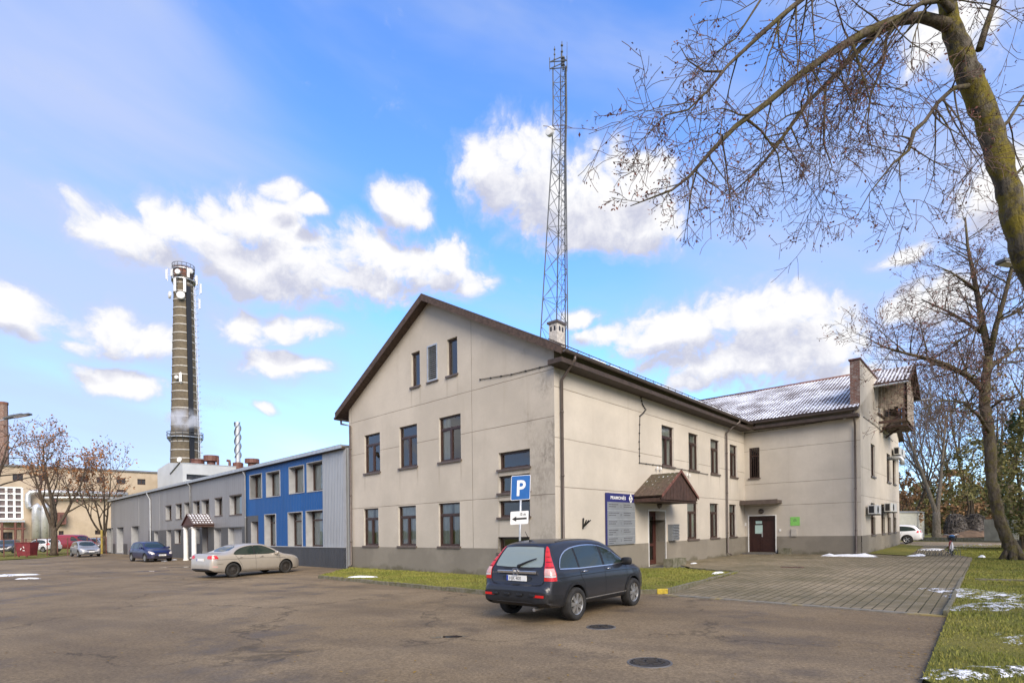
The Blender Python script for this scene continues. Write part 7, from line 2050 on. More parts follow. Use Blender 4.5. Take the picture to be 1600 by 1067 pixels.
# ------------------------------------------------------------------ the lime on the right lawn
def lawn_tree():
    r = random.Random(33); base = gp(1583, 874, .06); Y = base.y
    T = thing('lime_tree', 'crooked lime tree with dark trunk standing on the right lawn', 'tree', base)
    tr, lm, tw = MB(), MB(), MB(); ends = []
    P0 = [(1584, 880, 20), (1582, 868, 17), (1575, 845, 15.5), (1563, 812, 14.5), (1553, 775, 14), (1548, 735, 13), (1547, 700, 13), (1544, 665, 13), (1539, 635, 13), (1538, 605, 12), (1543, 575, 11), (1546, 552, 10)]
    pts = [at(u, v, Y) for u, v, q in P0]; rr = [q / F * Y * edge(u) * .74 for u, v, q in P0]
    D, E_ = [], []
    for i in range(len(pts) - 1):
        for k in range(4): D.append(pts[i].lerp(pts[i + 1], k / 4) + rv(r, .03)); E_.append((rr[i] + (rr[i + 1] - rr[i]) * k / 4) * r.uniform(.92, 1.1))
    tr.tube(D, E_, 14); 
    for a in range(6): q = base + V((math.cos(a) * .45, math.sin(a) * .45, -.12)); tr.tube([q, base + V((math.cos(a) * .25, math.sin(a) * .25, .25)), base + V((0, 0, .9))], [.14, .16, .1], 8)
    tr.build('trunk', MAT['bark_moss2'], T, smooth=True)
    L = [[(1546, 556, 9, 0), (1536, 510, 7.5, 0), (1528, 465, 6.5, .3), (1520, 425, 5, .4), (1512, 385, 3.5, .5), (1508, 340, 2, .6)],
         [(1546, 556, 8, 0), (1556, 510, 6.5, -.4), (1568, 470, 5.5, -.7), (1578, 430, 4.5, -1), (1588, 390, 3, -1.2), (1596, 350, 2, -1.4)],
         [(1538, 612, 8, 0), (1524, 597, 7, -.5), (1508, 585, 6, -1), (1480, 570, 5, -1.6), (1450, 560, 4, -2.2), (1415, 552, 3, -2.8), (1380, 542, 1.6, -3.2), (1355, 528, .8, -3.5)],
         [(1534, 520, 5, .2), (1512, 505, 4, .5), (1488, 490, 3, .8), (1462, 478, 2.2, 1.2), (1440, 468, 1.2, 1.6)],
         [(1526, 455, 4, .3), (1508, 440, 3, .2), (1485, 425, 2, .1), (1462, 415, 1, 0)],
         [(1548, 680, 5, 0), (1530, 650, 4, -.6), (1505, 628, 3, -1.2), (1470, 625, 2, -1.8), (1440, 640, 1, -2.2)],
         [(1541, 580, 5, .2), (1565, 560, 4, .6), (1590, 545, 3, 1), (1620, 540, 2, 1.4)],
         [(1560, 500, 4, -.4), (1585, 490, 3, -.2), (1615, 470, 2, 0)], [(1535, 505, 3, .2), (1518, 520, 2.4, -.6), (1492, 535, 1.8, -1.4), (1462, 540, 1, -2)],
         [(1544, 640, 4, 0), (1565, 625, 3, -.5), (1590, 620, 2, -1)]]
    Pd = dict(PB); Pd.update(seg=(.35, .28, .22, .18), wander=(.14, .22, .28, .3), trop=(.05, .03, .02, 0), kids=(5, 4, 3), ratio=(.42, .7), angle=(28, 65), minr=.006, lv=2)
    for k, path in enumerate(L):
        pts = [at(u, v, Y + dy) for u, v, q, dy in path]; rr = [q / F * Y * edge(u) * .76 for u, v, q, dy in path]; lm.tube(pts, rr, 8)
        tot = sum((b - a).length for a, b in zip(pts, pts[1:])); n = int(tot * 4.6)
        for j in range(n):
            f = r.uniform(.15, 1.0); x = f * (len(pts) - 1); i = min(len(pts) - 2, int(x)); q = pts[i].lerp(pts[i + 1], x - i); t_ = (pts[i + 1] - pts[i]).normalized()
            s_ = t_.cross(rv(r)).normalized(); a = R(r.uniform(30, 75)); rq = rr[i] + (rr[i + 1] - rr[i]) * (x - i)
            grow([lm, tw, tw], r, q, t_ * math.cos(a) + s_ * math.sin(a), r.uniform(.9, 2.3), max(.012, min(rq * .5, .035)), 0, Pd, ends)
    C = lm.build('crown', MAT['bark_moss2'], T, smooth=True); tw.build('twigs', MAT['twig'], C)
    lf = MB(); r2 = random.Random(6); leaves_at(lf, r2, [e for e in ends if r2.random() < .30], 2, .045, .12); lf.build('leaves', MAT['leaf_dry'], C)
lawn_tree()

# ------------------------------------------------------------------ trees at the left, by the fence
bA_ = at(84, 850, 60); bA_ = V((bA_.x, 60, .15))
zA = at(90, 676, 60).z
bare_tree('maple_tree', 'multi stemmed bare tree with rusty leaves left in its crown', bA_, zA, .30, 5, P=dict(kids=(7, 5, 4), angle=(20, 42), wander=(.09, .15, .2, .25), lv=3, minr=.014, ratio=(.4, .62)), leaf='leaf_brown', nleaf=1.7, lsize=.13, lspread=.45, fork=4, lowfork=.22, leafsel=lambda p: p.z > zA * .66 or random.Random(int(p.x * 977 + p.z * 131)).random() < .06)
bB_ = V((at(163, 850, 66).x, 66, .2)); zB_ = at(165, 716, 66).z
bare_tree('maple_tree', 'smaller bare tree with few rusty leaves at workshop corner', bB_, zB_, .2, 9, P=dict(kids=(7, 5, 3), angle=(22, 46), wander=(.09, .15, .2, .25), lv=3, minr=.014, ratio=(.4, .62)), leaf='leaf_brown', nleaf=1.2, lsize=.15, lspread=.5, fork=4, lowfork=.2, leafsel=lambda p: p.z > zB_ * .5)
bC_ = V((at(-45, 850, 40).x, 40, 0))
bare_tree('bare_tree', 'bare tree whose fine twigs reach in at the far left edge', bC_, 11.5, .25, 14, P=dict(kids=(8, 5, 3), angle=(30, 60), lv=3, minr=.008, trop=(.03, .0, -.03, -.03)), fork=3, lowfork=.2)

# ------------------------------------------------------------------ greenery at the right
def foliage(name, label, cat, base, H, rx, ry, mat, n, size, seed, shape='egg', stems=5, z0=.0, group=None, barkm='bark', prune=.0):
    r = random.Random(seed); T = thing(name, label, cat, base, group)
    st = MB()
    for k in range(stems):
        a = r.random() * 6.28; q = base + V((math.cos(a) * rx * .3 * (stems > 1), math.sin(a) * ry * .3 * (stems > 1), -.1))
        st.tube([q, q.lerp(base + V((0, 0, H * .5)), .6) + rv(r, .1), base + V((math.cos(a) * rx * .3, math.sin(a) * ry * .3, H * (.75 if stems > 1 else .96)))], [max(.03, H * .018), H * .012, .012], 6)
    st.build('trunk', MAT[barkm], T)
    lf = MB(); k = 0
    while k < n:
        t = r.random()
        if shape == 'cone': w_ = (1 - t) ** .8 * (.75 + .25 * math.sin(t * 40 + seed)) + .04
        elif shape == 'column': w_ = min(1, 1.5 * (1 - t) ** .6) * min(1, .55 + t * 1.6)
        else: w_ = math.sqrt(max(0, 1 - (2 * t - .9) ** 2 / 1.25))
        a = r.random() * 6.283; q = math.sqrt(r.uniform(.12, 1))
        c = base + V((math.cos(a) * rx * w_ * q, math.sin(a) * ry * w_ * q, z0 + t * (H - z0)))
        nz_ = noise.noise(c * (2.4 / max(rx, .6)) + V((seed, 0, 0))) + .5 * noise.noise(c * (6 / max(rx, .6)) + V((0, seed, 0)))
        if nz_ < -.12 + prune: k += .35; continue
        c += rv(r, size * .6)
        u = rv(r).normalized(); v_ = u.cross(rv(r)).normalized(); s_ = size * r.uniform(.5, 1.25)
        lf.poly([c - u * s_, c + v_ * s_ * .6 - u * s_ * .2, c + u * s_, c - v_ * s_ * .6]); k += 1
    C = lf.build('crown', MAT[mat], T)
    return T
def gY(u, Y, z=.12): return V((at(u, 800, Y).x, Y, z))
def zat(v, Y, u=1500): return at(u, v, Y).z
foliage('thuja_tree', 'dense dark green thuja at the right edge behind the lime', 'tree', gY(1596, 33), zat(640, 33, 1590), 1.6, 1.6, 'leaf_green', 5200, .09, 41, 'column', 1, z0=.9, prune=.12)
foliage('thuja_tree', 'tall thuja partly outside the picture at the right edge', 'tree', gY(1634, 31), zat(590, 31, 1600), 2.2, 2.2, 'leaf_olive', 6000, .11, 42, 'column', 1, z0=.6, prune=.1)
foliage('pine_tree', 'olive green pine with loose crown behind the lime trunk', 'tree', gY(1556, 52), zat(560, 52, 1550), 3.4, 3.2, 'leaf_olive', 4200, .14, 43, 'egg', 2, z0=3.4, prune=.30)
foliage('juniper_shrub', 'wide dark green juniper left of the lime trunk', 'shrub', gY(1522, 60), zat(690, 60), 3.2, 3, 'leaf_olive', 4200, .16, 44, 'egg', 3, z0=3.4, prune=.2)
for i, (u, Y, v, rx, mt, nn_, lab) in enumerate([
    (1410, 62, 738, 2.0, 'leaf_rust', 2000, 'russet conifer close behind white garage beside the wing corner'),
    (1445, 74, 752, 2.8, 'leaf_olive', 2400, 'broad olive shrub behind white garage'),
    (1490, 72, 735, 3.4, 'leaf_rust', 2800, 'broad brown leaved shrub behind the two round heaps'),
    (1466, 92, 752, 3.0, 'leaf_pine', 3600, 'dark conifer far behind the pale twin trunks'),
    (1524, 88, 762, 2.8, 'leaf_olive', 3000, 'olive conifer behind the right hand round heap'),
    (1558, 84, 750, 3.4, 'leaf_pine', 4000, 'dark conifer left of the lime trunk by the far road'),
    (1585, 70, 690, 3.2, 'leaf_rust', 3600, 'brown leaved tree behind the thuja at the right edge')]):
    foliage('shrub', lab, 'shrub', gY(u, Y), zat(v, Y), rx, rx, mt, nn_, .17 + Y * .0008, 50 + i, 'egg', 4, z0=.1, prune=.22)
PF = dict(kids=(10, 6, 4), lv=3, minr=.022, wander=(.06, .16, .22, .25))
bare_tree('bare_tree', 'pale barked twin trunk tree between garage and round heaps', gY(1463, 58), zat(585, 58), .36, 61, P=dict(PF, angle=(18, 42)), barkm='bark_grey', twigm='twig_pale', fork=2, lowfork=.16, leaf='leaf_dry', nleaf=.5, lsize=.10, lspread=.3)
bare_tree('bare_tree', 'spreading bare tree just right of the wing corner', gY(1424, 66), zat(640, 66), .24, 62, P=dict(PF, angle=(30, 62)), twigm='twig_pale', fork=3, lowfork=.18, lean=(.1, 0))
bare_tree('bare_tree', 'slim upright bare tree left of the pale twin trunks', gY(1447, 80), zat(650, 80), .2, 63, P=dict(PF, angle=(16, 36)), twigm='twig_pale')
bare_tree('bare_tree', 'slim upright bare tree right of the pale twin trunks', gY(1487, 84), zat(630, 84), .22, 64, P=dict(PF, angle=(16, 38)), twigm='twig')
bare_tree('bare_tree', 'bare tree with brown seeds behind the round heaps', gY(1512, 76), zat(600, 76), .26, 65, P=dict(PF, angle=(22, 50)), leaf='leaf_brown', nleaf=.7, lsize=.12, lspread=.4)
bare_tree('birch_tree', 'slim white stemmed birch right of the round heaps', gY(1543, 96), zat(660, 96), .20, 66, P=dict(PF, angle=(20, 45)), barkm='bark_grey', twigm='twig_pale')
bare_tree('bare_tree', 'bare tree with russet leaves behind the lime on right', gY(1578, 46), zat(520, 46), .26, 67, P=dict(PF, angle=(25, 55), minr=.014), leaf='leaf_brown', nleaf=.8, lsize=.09, lspread=.35, fork=2)
# far belt of woodland closing the view
def belt(name, u0, u1, Y0, Y1, vtop, n, seed, mat):
    r = random.Random(seed); tw, lf = MB(), MB(); ends = []
    for i in range(n):
        Y = r.uniform(Y0, Y1); u = r.uniform(u0, u1); b = V((at(u, 800, Y).x, Y, -KX * at(u, 800, Y).x * .6)); H = at(u, vtop, Y).z * r.uniform(.65, 1.1)
        tw.tube([b, b + rv(r, .3) + V((0, 0, H * .6)), b + rv(r, .5) + V((0, 0, H))], [.22, .14, .03], 4)
        for k in range(26):
            h = H * r.uniform(.25, .95); d = V((r.uniform(-1, 1), r.uniform(-1, 1), r.uniform(.3, 1.2))).normalized(); l = H * .22 * r.uniform(.4, 1) * (1.2 - h / H); p = b + V((0, 0, h))
            tw.tube([p, p + d * l], [.06, .025], 3, cap=False)
            for q in range(3): ends.append((p + d * l * r.uniform(.4, 1.1), d))
    leaves_at(lf, r, ends, 2, .42, 1.1)
    base = V((at((u0 + u1) / 2, 800, (Y0 + Y1) / 2).x, (Y0 + Y1) / 2, 0))
    nv = len(lf.v)
    tw.raw(lf.v, lf.f, 1)
    o = tw.build(name, [MAT['twig_pale'], MAT[mat]]); tag(o, kind='stuff')
belt('far_woodland', 1380, 1720, 120, 190, 772, 80, 71, 'leaf_rust')
belt('far_woodland', 1380, 1720, 105, 150, 785, 40, 72, 'leaf_pine')
belt('far_woodland', -300, 120, 150, 200, 760, 40, 73, 'leaf_pine')
# trees behind the photographer: seen only mirrored in the panes
src = bare_tree('bare_tree', 'tall bare tree behind the viewpoint, mirrored in window panes', V((-7, -16, 0)), 15, .34, 81, P=dict(kids=(11, 7, 4), lv=3, minr=.02, angle=(30, 60)), fork=3, lowfork=.2, group='trees mirrored in the panes')
for (x, y, rz, sc) in ((4, -20, 1.2, 1.1), (-19, -18, 2.4, 1.0), (14, -9, 3.3, .95), (-33, -10, 4.4, 1.05), (24, -2, 5.2, 1.1), (25, 12, .7, .9)):
    c2 = copy_tree(src); c2.location = hz((x, y, 0)); c2.rotation_euler = (0, 0, rz); c2.scale = (sc,) * 3
for o_ in [o for o in COL.objects if o.get('category') == 'tree' and o.name.startswith('thuja_tree')][:1]:
    for (x, y, sc) in ((21, 12.5, .9), (27, 17, 1.2), (30, 9, 1.1)):
        c2 = copy_tree(o_); c2.location = hz((x, y, 0)); c2.scale = (sc,) * 3; c2['label'] = 'thuja beyond the right edge, mirrored in side windows of the dark car'; c2['group'] = 'thujas mirrored in the panes'
# ------------------------------------------------------------------ parking sign
def rbox(mb, o, ex, ey, n, w, h, r, th, m=0, k=5):
    """rounded plate centred on o"""
    P = []
    for cx_, cy_, a0 in ((w / 2 - r, h / 2 - r, 0), (-w / 2 + r, h / 2 - r, 90), (-w / 2 + r, -h / 2 + r, 180), (w / 2 - r, -h / 2 + r, 270)):
        for i in range(k + 1): a = R(a0 + 90 * i / k); P.append(o + ex * (cx_ + r * math.cos(a)) + ey * (cy_ + r * math.sin(a)))
    Bk = [p - n * th for p in P]
    mb.poly(P, None, m); mb.poly(Bk[::-1], None, m)
    for i in range(len(P)): j = (i + 1) % len(P); mb.poly([P[i], Bk[i], Bk[j], P[j]], None, m)
SYG = 16.4
pc_ = at(813.5, 761.5, SYG); pb_ = V((at(810, 880, SYG).x, SYG, LZ))
PS_ = thing('parking_sign', 'blue P parking sign with arrow plate on a grey pole by lawn', 'sign', pb_)
nrm = V((-.10, -1, 0)).normalized(); ex = V((0, 0, 1)).cross(nrm) * 1; ex = V((-nrm.y, nrm.x, 0)); tilt = R(2.4); ey = V((0, 0, 1))
ex2 = ex * math.cos(tilt) + ey * math.sin(tilt); ey2 = ey * math.cos(tilt) - ex * math.sin(tilt)
ex2 = ex * math.cos(tilt) + ey * math.sin(tilt); ey2 = -ex * -math.sin(tilt) + ey * math.cos(tilt)
mb = MB(); mb.tube([pb_ - V((0, 0, .3)), pc_ - nrm * .05 + ey2 * .3], .032, 12); mb.build('pole', MAT['metal_lt'], PS_, smooth=True)
m_sb = M('sign_blue', (.006, .105, .36), .4, var=.08, vscale=6); m_sw = M('sign_white', (.75, .75, .74), .4); m_sk = M('sign_black', (.012, .012, .012), .5)
W_ = 30.5 / F * SYG; H_ = 38.5 / F * SYG
mb = MB(); rbox(mb, pc_, ex2, ey2, nrm, W_, H_, .04, .015); PP = mb.build('sign_plate', m_sw, PS_)
mb = MB(); rbox(mb, pc_ + nrm * .003, ex2, ey2, nrm, W_ - .03, H_ - .03, .03, .002); mb.build('blue_field', m_sb, PP)
mb = MB(); text_into(mb, 'P', pc_ + nrm * .005 - ex2 * .135 - ey2 * .23, ex2, ey2, .64, sx=.85, bold=.014); mb.build('letter', m_sw, PP)
ac_ = at(811.5, 808.5, SYG)
mb = MB(); rbox(mb, ac_ - nrm * .0, ex2, ey2, nrm, 28.5 / F * SYG, 20.5 / F * SYG, .03, .015); AP = mb.build('arrow_plate', m_sw, PS_)
mb = MB(); o = ac_ + nrm * .003 - ey2 * .03; mb.poly([o + ex2 * .22 + ey2 * .028, o - ex2 * .10 + ey2 * .028, o - ex2 * .10 - ey2 * .028, o + ex2 * .22 - ey2 * .028]); mb.poly([o - ex2 * .22, o - ex2 * .09 - ey2 * .075, o - ex2 * .09 + ey2 * .075]); mb.build('arrow', m_sk, AP)
mb = MB(); text_into(mb, '15 m', ac_ + nrm * .003 + ex2 * .0 + ey2 * .06, ex2, ey2, .115, sx=.8, bold=.003); mb.build('lettering', m_sk, AP)

# ------------------------------------------------------------------ company board on the court wall
s0_, zt_ = Wr.hit(944.7, 769.5); s1_, zb2 = Wr.hit(990.2, 849.2); _, zb1 = Wr.hit(944.7, 851.0); zb_l = (zb1 + zb2) / 2; zt_ = (zt_ + Wr.hit(990.2, 772.7)[1]) / 2
CB = thing('company_board', 'large grey tenant board with violet header PRAMONES on the court wall', 'sign', Wr.pt(s0_, zb_l, .05))
m_bv = M('violet_header', (.022, .024, .135), .45, var=.08, vscale=3); m_bg2 = M('brushed_grey_panel', (.27, .285, .30), .4, .35, var=.12, vscale=1.5); m_ink = M('board_lettering', (.07, .07, .08), .6)
wv_ = s1_ - s0_; hv_ = zt_ - zb_l
mb = MB(); wbox(mb, Wr, s0_, s1_, zb_l, zt_, .02, .08); mb.build('panel', m_bv, CB)
mb = MB(); wbox(mb, Wr, s0_ + .05, s1_ - .012, zb_l, zt_ - hv_ * .17, .08, .086); PN = mb.build('list_panel', m_bg2, CB)
nr = 5; hh = hv_ * .83 / nr
mb = MB()
for i in range(1, nr): z = zt_ - hv_ * .17 - hh * i; wbox(mb, Wr, s0_ + .05, s1_ - .012, z - .008, z + .008, .086, .089)
mb.build('divider', MAT['metal_lt'], PN)
rng = random.Random(3)
for i in range(nr):
    zc = zt_ - hv_ * .17 - hh * (i + .5)
    mb = MB()
    for cx_, ls in ((.07, (.30, .22, .12)), (.58, (.26, .30))):
        for j, l in enumerate(ls[:2 + (i > 2)]):
            x = s0_ + wv_ * cx_; k = 0; z = zc + .07 - j * .085
            while k < wv_ * l * rng.uniform(.7, 1.1):
                w2 = rng.uniform(.03, .09); wbox(mb, Wr, x + k, x + k + w2, z - .016, z + .016, .086, .0885); k += w2 + .022
    mb.build('small_print', m_ink, PN)
    mb = MB(); text_into(mb, ('2', '14', '1', '7', '5')[i], Wr.pt(s0_ + wv_ * .48, zc - .05, .089), Wr.d, V((0, 0, 1)), .16, align='CENTER'); mb.build('room_number', m_ink, PN)
mb = MB(); text_into(mb, 'PRAMONĖS', Wr.pt(s0_ + wv_ * .13, zt_ - hv_ * .118, .0835), Wr.d, V((0, 0, 1)), hv_ * .088, sx=1.28, bold=.004); mb.build('title_lettering', m_sw, CB)
mb = MB(); cc_ = Wr.pt(s0_ + wv_ * .84, zt_ - hv_ * .09, .0835); a_ = hv_ * .082; mb.poly([cc_ - Wr.d * a_ * .95, cc_ - V((0, 0, a_ * 1.25)), cc_ + Wr.d * a_ * .95, cc_ + V((0, 0, a_ * 1.25))]); LG = mb.build('diamond_emblem', m_sw, CB)
mb = MB(); text_into(mb, '5', cc_ + Wr.n * .003 - V((0, 0, a_ * .52)), Wr.d, V((0, 0, 1)), a_ * 1.5, align='CENTER', bold=.006); mb.build('numeral', m_bv, LG)

# mail boxes
s0_, s1_, q0, q1 = Wr.rect(1043.5, 1053.5, 819, 844)
MBX = thing('mailbox_bank', 'grey bank of five mail boxes right of glazed entrance', 'mailbox', Wr.pt(s0_, q0, .05))
mb = MB(); wbox(mb, Wr, s0_, s1_, q0, q1, 0, .22); m_mb = M('grey_mailbox_paint', (.19, .205, .22), .45, var=.1, vscale=4); mb.build('cabinet', m_mb, MBX)
for i in range(5):
    z0_ = q0 + (q1 - q0) * i / 5; mb = MB(); mb.obox(Wr.pt(s0_ + .02, z0_ + .02, .22), Wr.d * (s1_ - s0_ - .04), Wr.n * .05 + V((0, 0, .03)), V((0, 0, (q1 - q0) / 5 - .04))); d_ = mb.build('flap', m_mb, MBX)
    mb = MB(); mb.obox(Wr.pt(s0_ + .05, z0_ + (q1 - q0) / 5 - .045, .275), Wr.d * (s1_ - s0_ - .1), Wr.n * .004 + V((0, 0, .002)), V((0, 0, .02))); mb.build('slot', MAT['black'], d_)
# green notice plate
s0_, s1_, q0, q1 = Wd.rect(1235, 1249.7, 807.3, 820.8)
GS = thing('notice_plate', 'bright green square plate on wall right of the double door', 'sign', Wd.pt(s0_, q0, .02))
mb = MB(); wbox(mb, Wd, s0_, s1_, q0, q1, 0, .02); mb.build('plate', M('green_plate', (.22, .55, .12), .45, var=.1, vscale=5), GS)
mb = MB(); c_x = (s0_ + s1_) / 2
for j, l in enumerate((.12, .2, .26)): wbox(mb, Wd, c_x - l * .4, c_x + l * .4, q1 - .12 - j * .06, q1 - .10 - j * .06, .02, .023)
mb.build('small_print', m_ink, GS)
# air conditioners on the end wall
def aircon(u0, u1, v0, v1, label, o0=.18):
    s0_, s1_, q0, q1 = We.rect(u0, u1, v0, v1, .3); w_ = max(.75, s1_ - s0_); h_ = q1 - q0
    T = thing('air_conditioner', label, 'air conditioner', We.pt(s0_, q0, .1), 'air conditioners on the end wall')
    mb = MB(); wbox(mb, We, s0_, s0_ + w_, q0, q1, .12, .47); mb.build('casing', M('aircon_casing', (.50, .50, .48), .5, var=.1, vscale=4), T, bevel=.015)
    mb = MB(); c_ = We.pt(s0_ + w_ * .42, (q0 + q1) / 2, .472)
    mb.lathe(c_, We.n, [(h_ * .40, 0), (h_ * .40, .015), (h_ * .36, .015), (h_ * .36, 0)], 24, cap=False)
    for k in (.1, .2, .3): mb.lathe(c_, We.n, [(h_ * k, .004), (h_ * k, .014), (h_ * k - .012, .014)], 20, cap=False)
    mb.lathe(c_, We.n, [(h_ * .36, .001), (0, .001)], 24, cap=False); mb.build('fan_grille', MAT['black'], T)
    mb = MB(); wbox(mb, We, s0_ + .08, s0_ + .12, q0 - .06, q0, 0, .5); wbox(mb, We, s0_ + w_ - .12, s0_ + w_ - .08, q0 - .06, q0, 0, .5); mb.build('bracket', MAT['steel'], T)
    mb = MB(); mb.obox(We.pt(s0_ - .002, q0 + .06, .17), We.n * .24, V((0, 0, h_ - .12)), -We.d * .004); mb.build('side_vent', MAT['black'], T)
aircon(1362, 1371.5, 789, 803, 'white air conditioner nearest the corner, low on end wall')
aircon(1387, 1396.5, 786, 799.5, 'white air conditioner further along the end wall, low down')
aircon(1401, 1410, 701.5, 713, 'white air conditioner high at the far end of end wall')
# concrete planters by the doors
for (u0, u1, v0, v1, W, z0_, lab, out) in ((1050, 1071, 871, 882, Wr, .08, 'mossy concrete block on the slab right of the glazed entrance', .9), (1216.5, 1235, 857, 867, Wd, .12, 'mossy concrete block right of the brown double door', .25)):
    a = W.hit(u0, v1, out)[0]; b = W.hit(u1, v1, out)[0]; h = .36
    T = thing('concrete_planter', lab, 'planter', W.pt((a + b) / 2, z0_, out), 'planters beside the doors')
    mb = MB(); wbox(mb, W, a, b, z0_, z0_ + h, out, out + .05); wbox(mb, W, a, b, z0_, z0_ + h, out - .4, out - .35); wbox(mb, W, a, a + .05, z0_, z0_ + h, out - .35, out); wbox(mb, W, b - .05, b, z0_, z0_ + h, out - .35, out)
    m_ = M('mossy_concrete', (.20, .185, .14), .95, var=.4, vscale=5, bump=.4, bscale=25, col2=(.09, .09, .05)); mb.build('tub', m_, T, bevel=.01)
    mb = MB(); wbox(mb, W, a + .05, b - .05, z0_ + h - .1, z0_ + h - .06, out - .35, out); mb.build('soil', MAT['bark'], T)

# ------------------------------------------------------------------ manholes, gully, puddle
def manhole(u, v, rad_, label):
    p = gp(u, v); T = thing('manhole_cover', label, 'manhole cover', p, 'manhole covers in the yard')
    mi = M('cast_iron', (.065, .055, .045), .6, .5, var=.4, vscale=12)
    mb = MB(); mb.lathe(zz(p, .0), (0, 0, 1), [(rad_ + .035, .0), (rad_ + .03, .010), (rad_ + .005, .012), (rad_, .004)], 36, cap=False); mb.build('frame', MAT['cond'], T)
    mb = MB(); mb.lathe(zz(p, .0), (0, 0, 1), [(rad_ - .008, .002), (rad_ - .008, .011), (0, .011)], 36, cap=False); CV_ = mb.build('cover', mi, T)
    mb = MB(); n = int(rad_ * 2 / .075)
    for i in range(n):
        y = -rad_ + .05 + (2 * rad_ - .1) * i / (n - 1); h = math.sqrt(max(.0, (rad_ - .05) ** 2 - y * y)); k = -h
        while k < h - .05: mb.obox(zz(p + V((k, y, 0)), .0105), V((min(.14, h - k), .05, 0)), V((-.014, .034, 0)), V((0, 0, .009))); k += .18
    mb.build('ribs', mi, CV_)
manhole(1015, 1035, .27, 'ribbed iron manhole cover nearest the camera'); manhole(939, 979.5, .24, 'ribbed iron manhole cover just behind parked sport utility car')
mb = MB(); p = gp(1235, 887.5, .08); p.z = paveZ(p.x, p.y); mb.obox(p + V((-.4, 0, .004)), B * .8, A * .3, V((0, 0, .012))); GD = thing('drain_grate', 'small dark drain grate set in the block paving', 'drain', p); mb.build('frame', MAT['rust'], GD)
mb = MB()
for i in range(7): mb.obox(p + V((-.4, 0, .016)) + B * (.06 + i * .1) + A * .04, B * .05, A * .22, V((0, 0, .006)))
mb.build('bars', MAT['black'], GD)
m_w, t, b = new_mat('standing_water'); b.inputs['Base Color'].default_value = (.03, .026, .02, 1); b.inputs['Roughness'].default_value = .03
def blob(name, c, rx, ry, rot, mat, seed, dome=.0, z=.004, n=40, rough=.35, kind='structure', rings=4, label=None):
    r = random.Random(seed); mb = MB(); vs, fs = [], []
    ph = [r.uniform(0, 6.28) for _ in range(6)]
    def edge(a): return 1 + rough * (.5 * math.sin(2 * a + ph[0]) + .4 * math.sin(3 * a + ph[1]) + .3 * math.sin(5 * a + ph[2]) + .2 * math.sin(9 * a + ph[3]) + .14 * math.sin(15 * a + ph[4]))
    vs.append((c.x, c.y, c.z + z + dome))
    for k in range(1, rings + 1):
        q = k / rings
        for i in range(n):
            a = 2 * math.pi * i / n; e = edge(a) * q; x, y = rx * e * math.cos(a), ry * e * math.sin(a)
            h = dome * (1 - q ** 2) * (1 + .6 * noise.noise(V((x * 3 + seed, y * 3, 0)))) if k < rings else (-.012 if dome else 0)
            X = c.x + x * math.cos(rot) - y * math.sin(rot); Y_ = c.y + x * math.sin(rot) + y * math.cos(rot); vs.append((X, Y_, c.z + z + max(h, -.02)))
    for i in range(n): fs.append((0, 1 + i, 1 + (i + 1) % n))
    for k in range(rings - 1):
        for i in range(n): j = (i + 1) % n; a0 = 1 + k * n; fs.append((a0 + i, a0 + n + i, a0 + n + j, a0 + j))
    mb.raw(vs, fs); o = mb.build(name, mat, smooth=True, loc=c); tag(o, kind=kind); return o
blob('puddle', gp(702, 994.5), .26, .11, .1, m_w, 3); blob('puddle', gp(288, 885.5), 1.6, .22, .35, m_w, 5, rough=.3); blob('puddle', gp(236, 892), 1.2, .18, .3, m_w, 6)
# ------------------------------------------------------------------ snow
def thaw(name, cover):
    m, t, b = new_mat(name); p = coords(t)
    out = [n for n in t.n if n.type == 'OUTPUT_MATERIAL'][0]
    b.inputs['Base Color'].default_value = (.80, .82, .86, 1); b.inputs['Roughness'].default_value = .85
    n = t.math('ADD', t.math('MULTIPLY', t.noise(p, 3.5, 6, .7), .6), t.math('MULTIPLY', t.noise(p, 22, 5, .75), .5))
    al = t.ramp(n, cover, cover + .08)
    tr = t.new('ShaderNodeBsdfTransparent'); mx = t.new('ShaderNodeMixShader'); t.link(al, mx.inputs[0]); t.link(tr.outputs[0], mx.inputs[1]); t.link(b.outputs[0], mx.inputs[2]); t.link(mx.outputs[0], out.inputs[0])
    t.link(t.bump(t.noise(p, 18, 5, .7), .6, .03), b.inputs['Normal']); return m
m_th1, m_th2, m_th3 = thaw('thawing_snow_patch', .55), thaw('thin_snow_patch', .60), thaw('thick_snow_patch', .46)
sn_z = .06
for i, (u, v, rx, ry, rot, m, dm, z) in enumerate([
    (1543, 930, .95, 1.5, .2, m_th1, .07, .06), (1560, 948, .9, .6, .1, m_th1, .06, .06), (1545, 1050, 1.0, .22, .05, m_th1, .05, .06), (1600, 1000, .5, .5, 0, m_th2, .05, .06),
    (1497, 852, 3.2, 1.5, .3, m_th2, .05, .10), (1465, 858, 1.6, 1.3, .5, m_th2, .05, .10), (1530, 851.5, 4.0, .6, .1, m_th2, .05, .10), (1600, 872, .4, .5, 0, m_th3, .1, .06), (1534, 870.3, .16, .16, 0, m_th3, .1, .06),
    (1480, 833, 9, 1.4, .05, m_th2, .05, .12), (1575, 834, 8, 1.6, .05, m_th1, .06, .12), (1440, 836, 4, .8, .05, m_th2, .05, .12), (1590, 826, 8, 2.5, 0, m_th1, .05, .1), (1545, 824, 6, 2.0, 0, m_th1, .05, .1)]):
    p = gp(u, v, z); blob('snow_patch', p, rx, ry, rot, m, 20 + i, dome=dm, z=.012, kind='stuff')
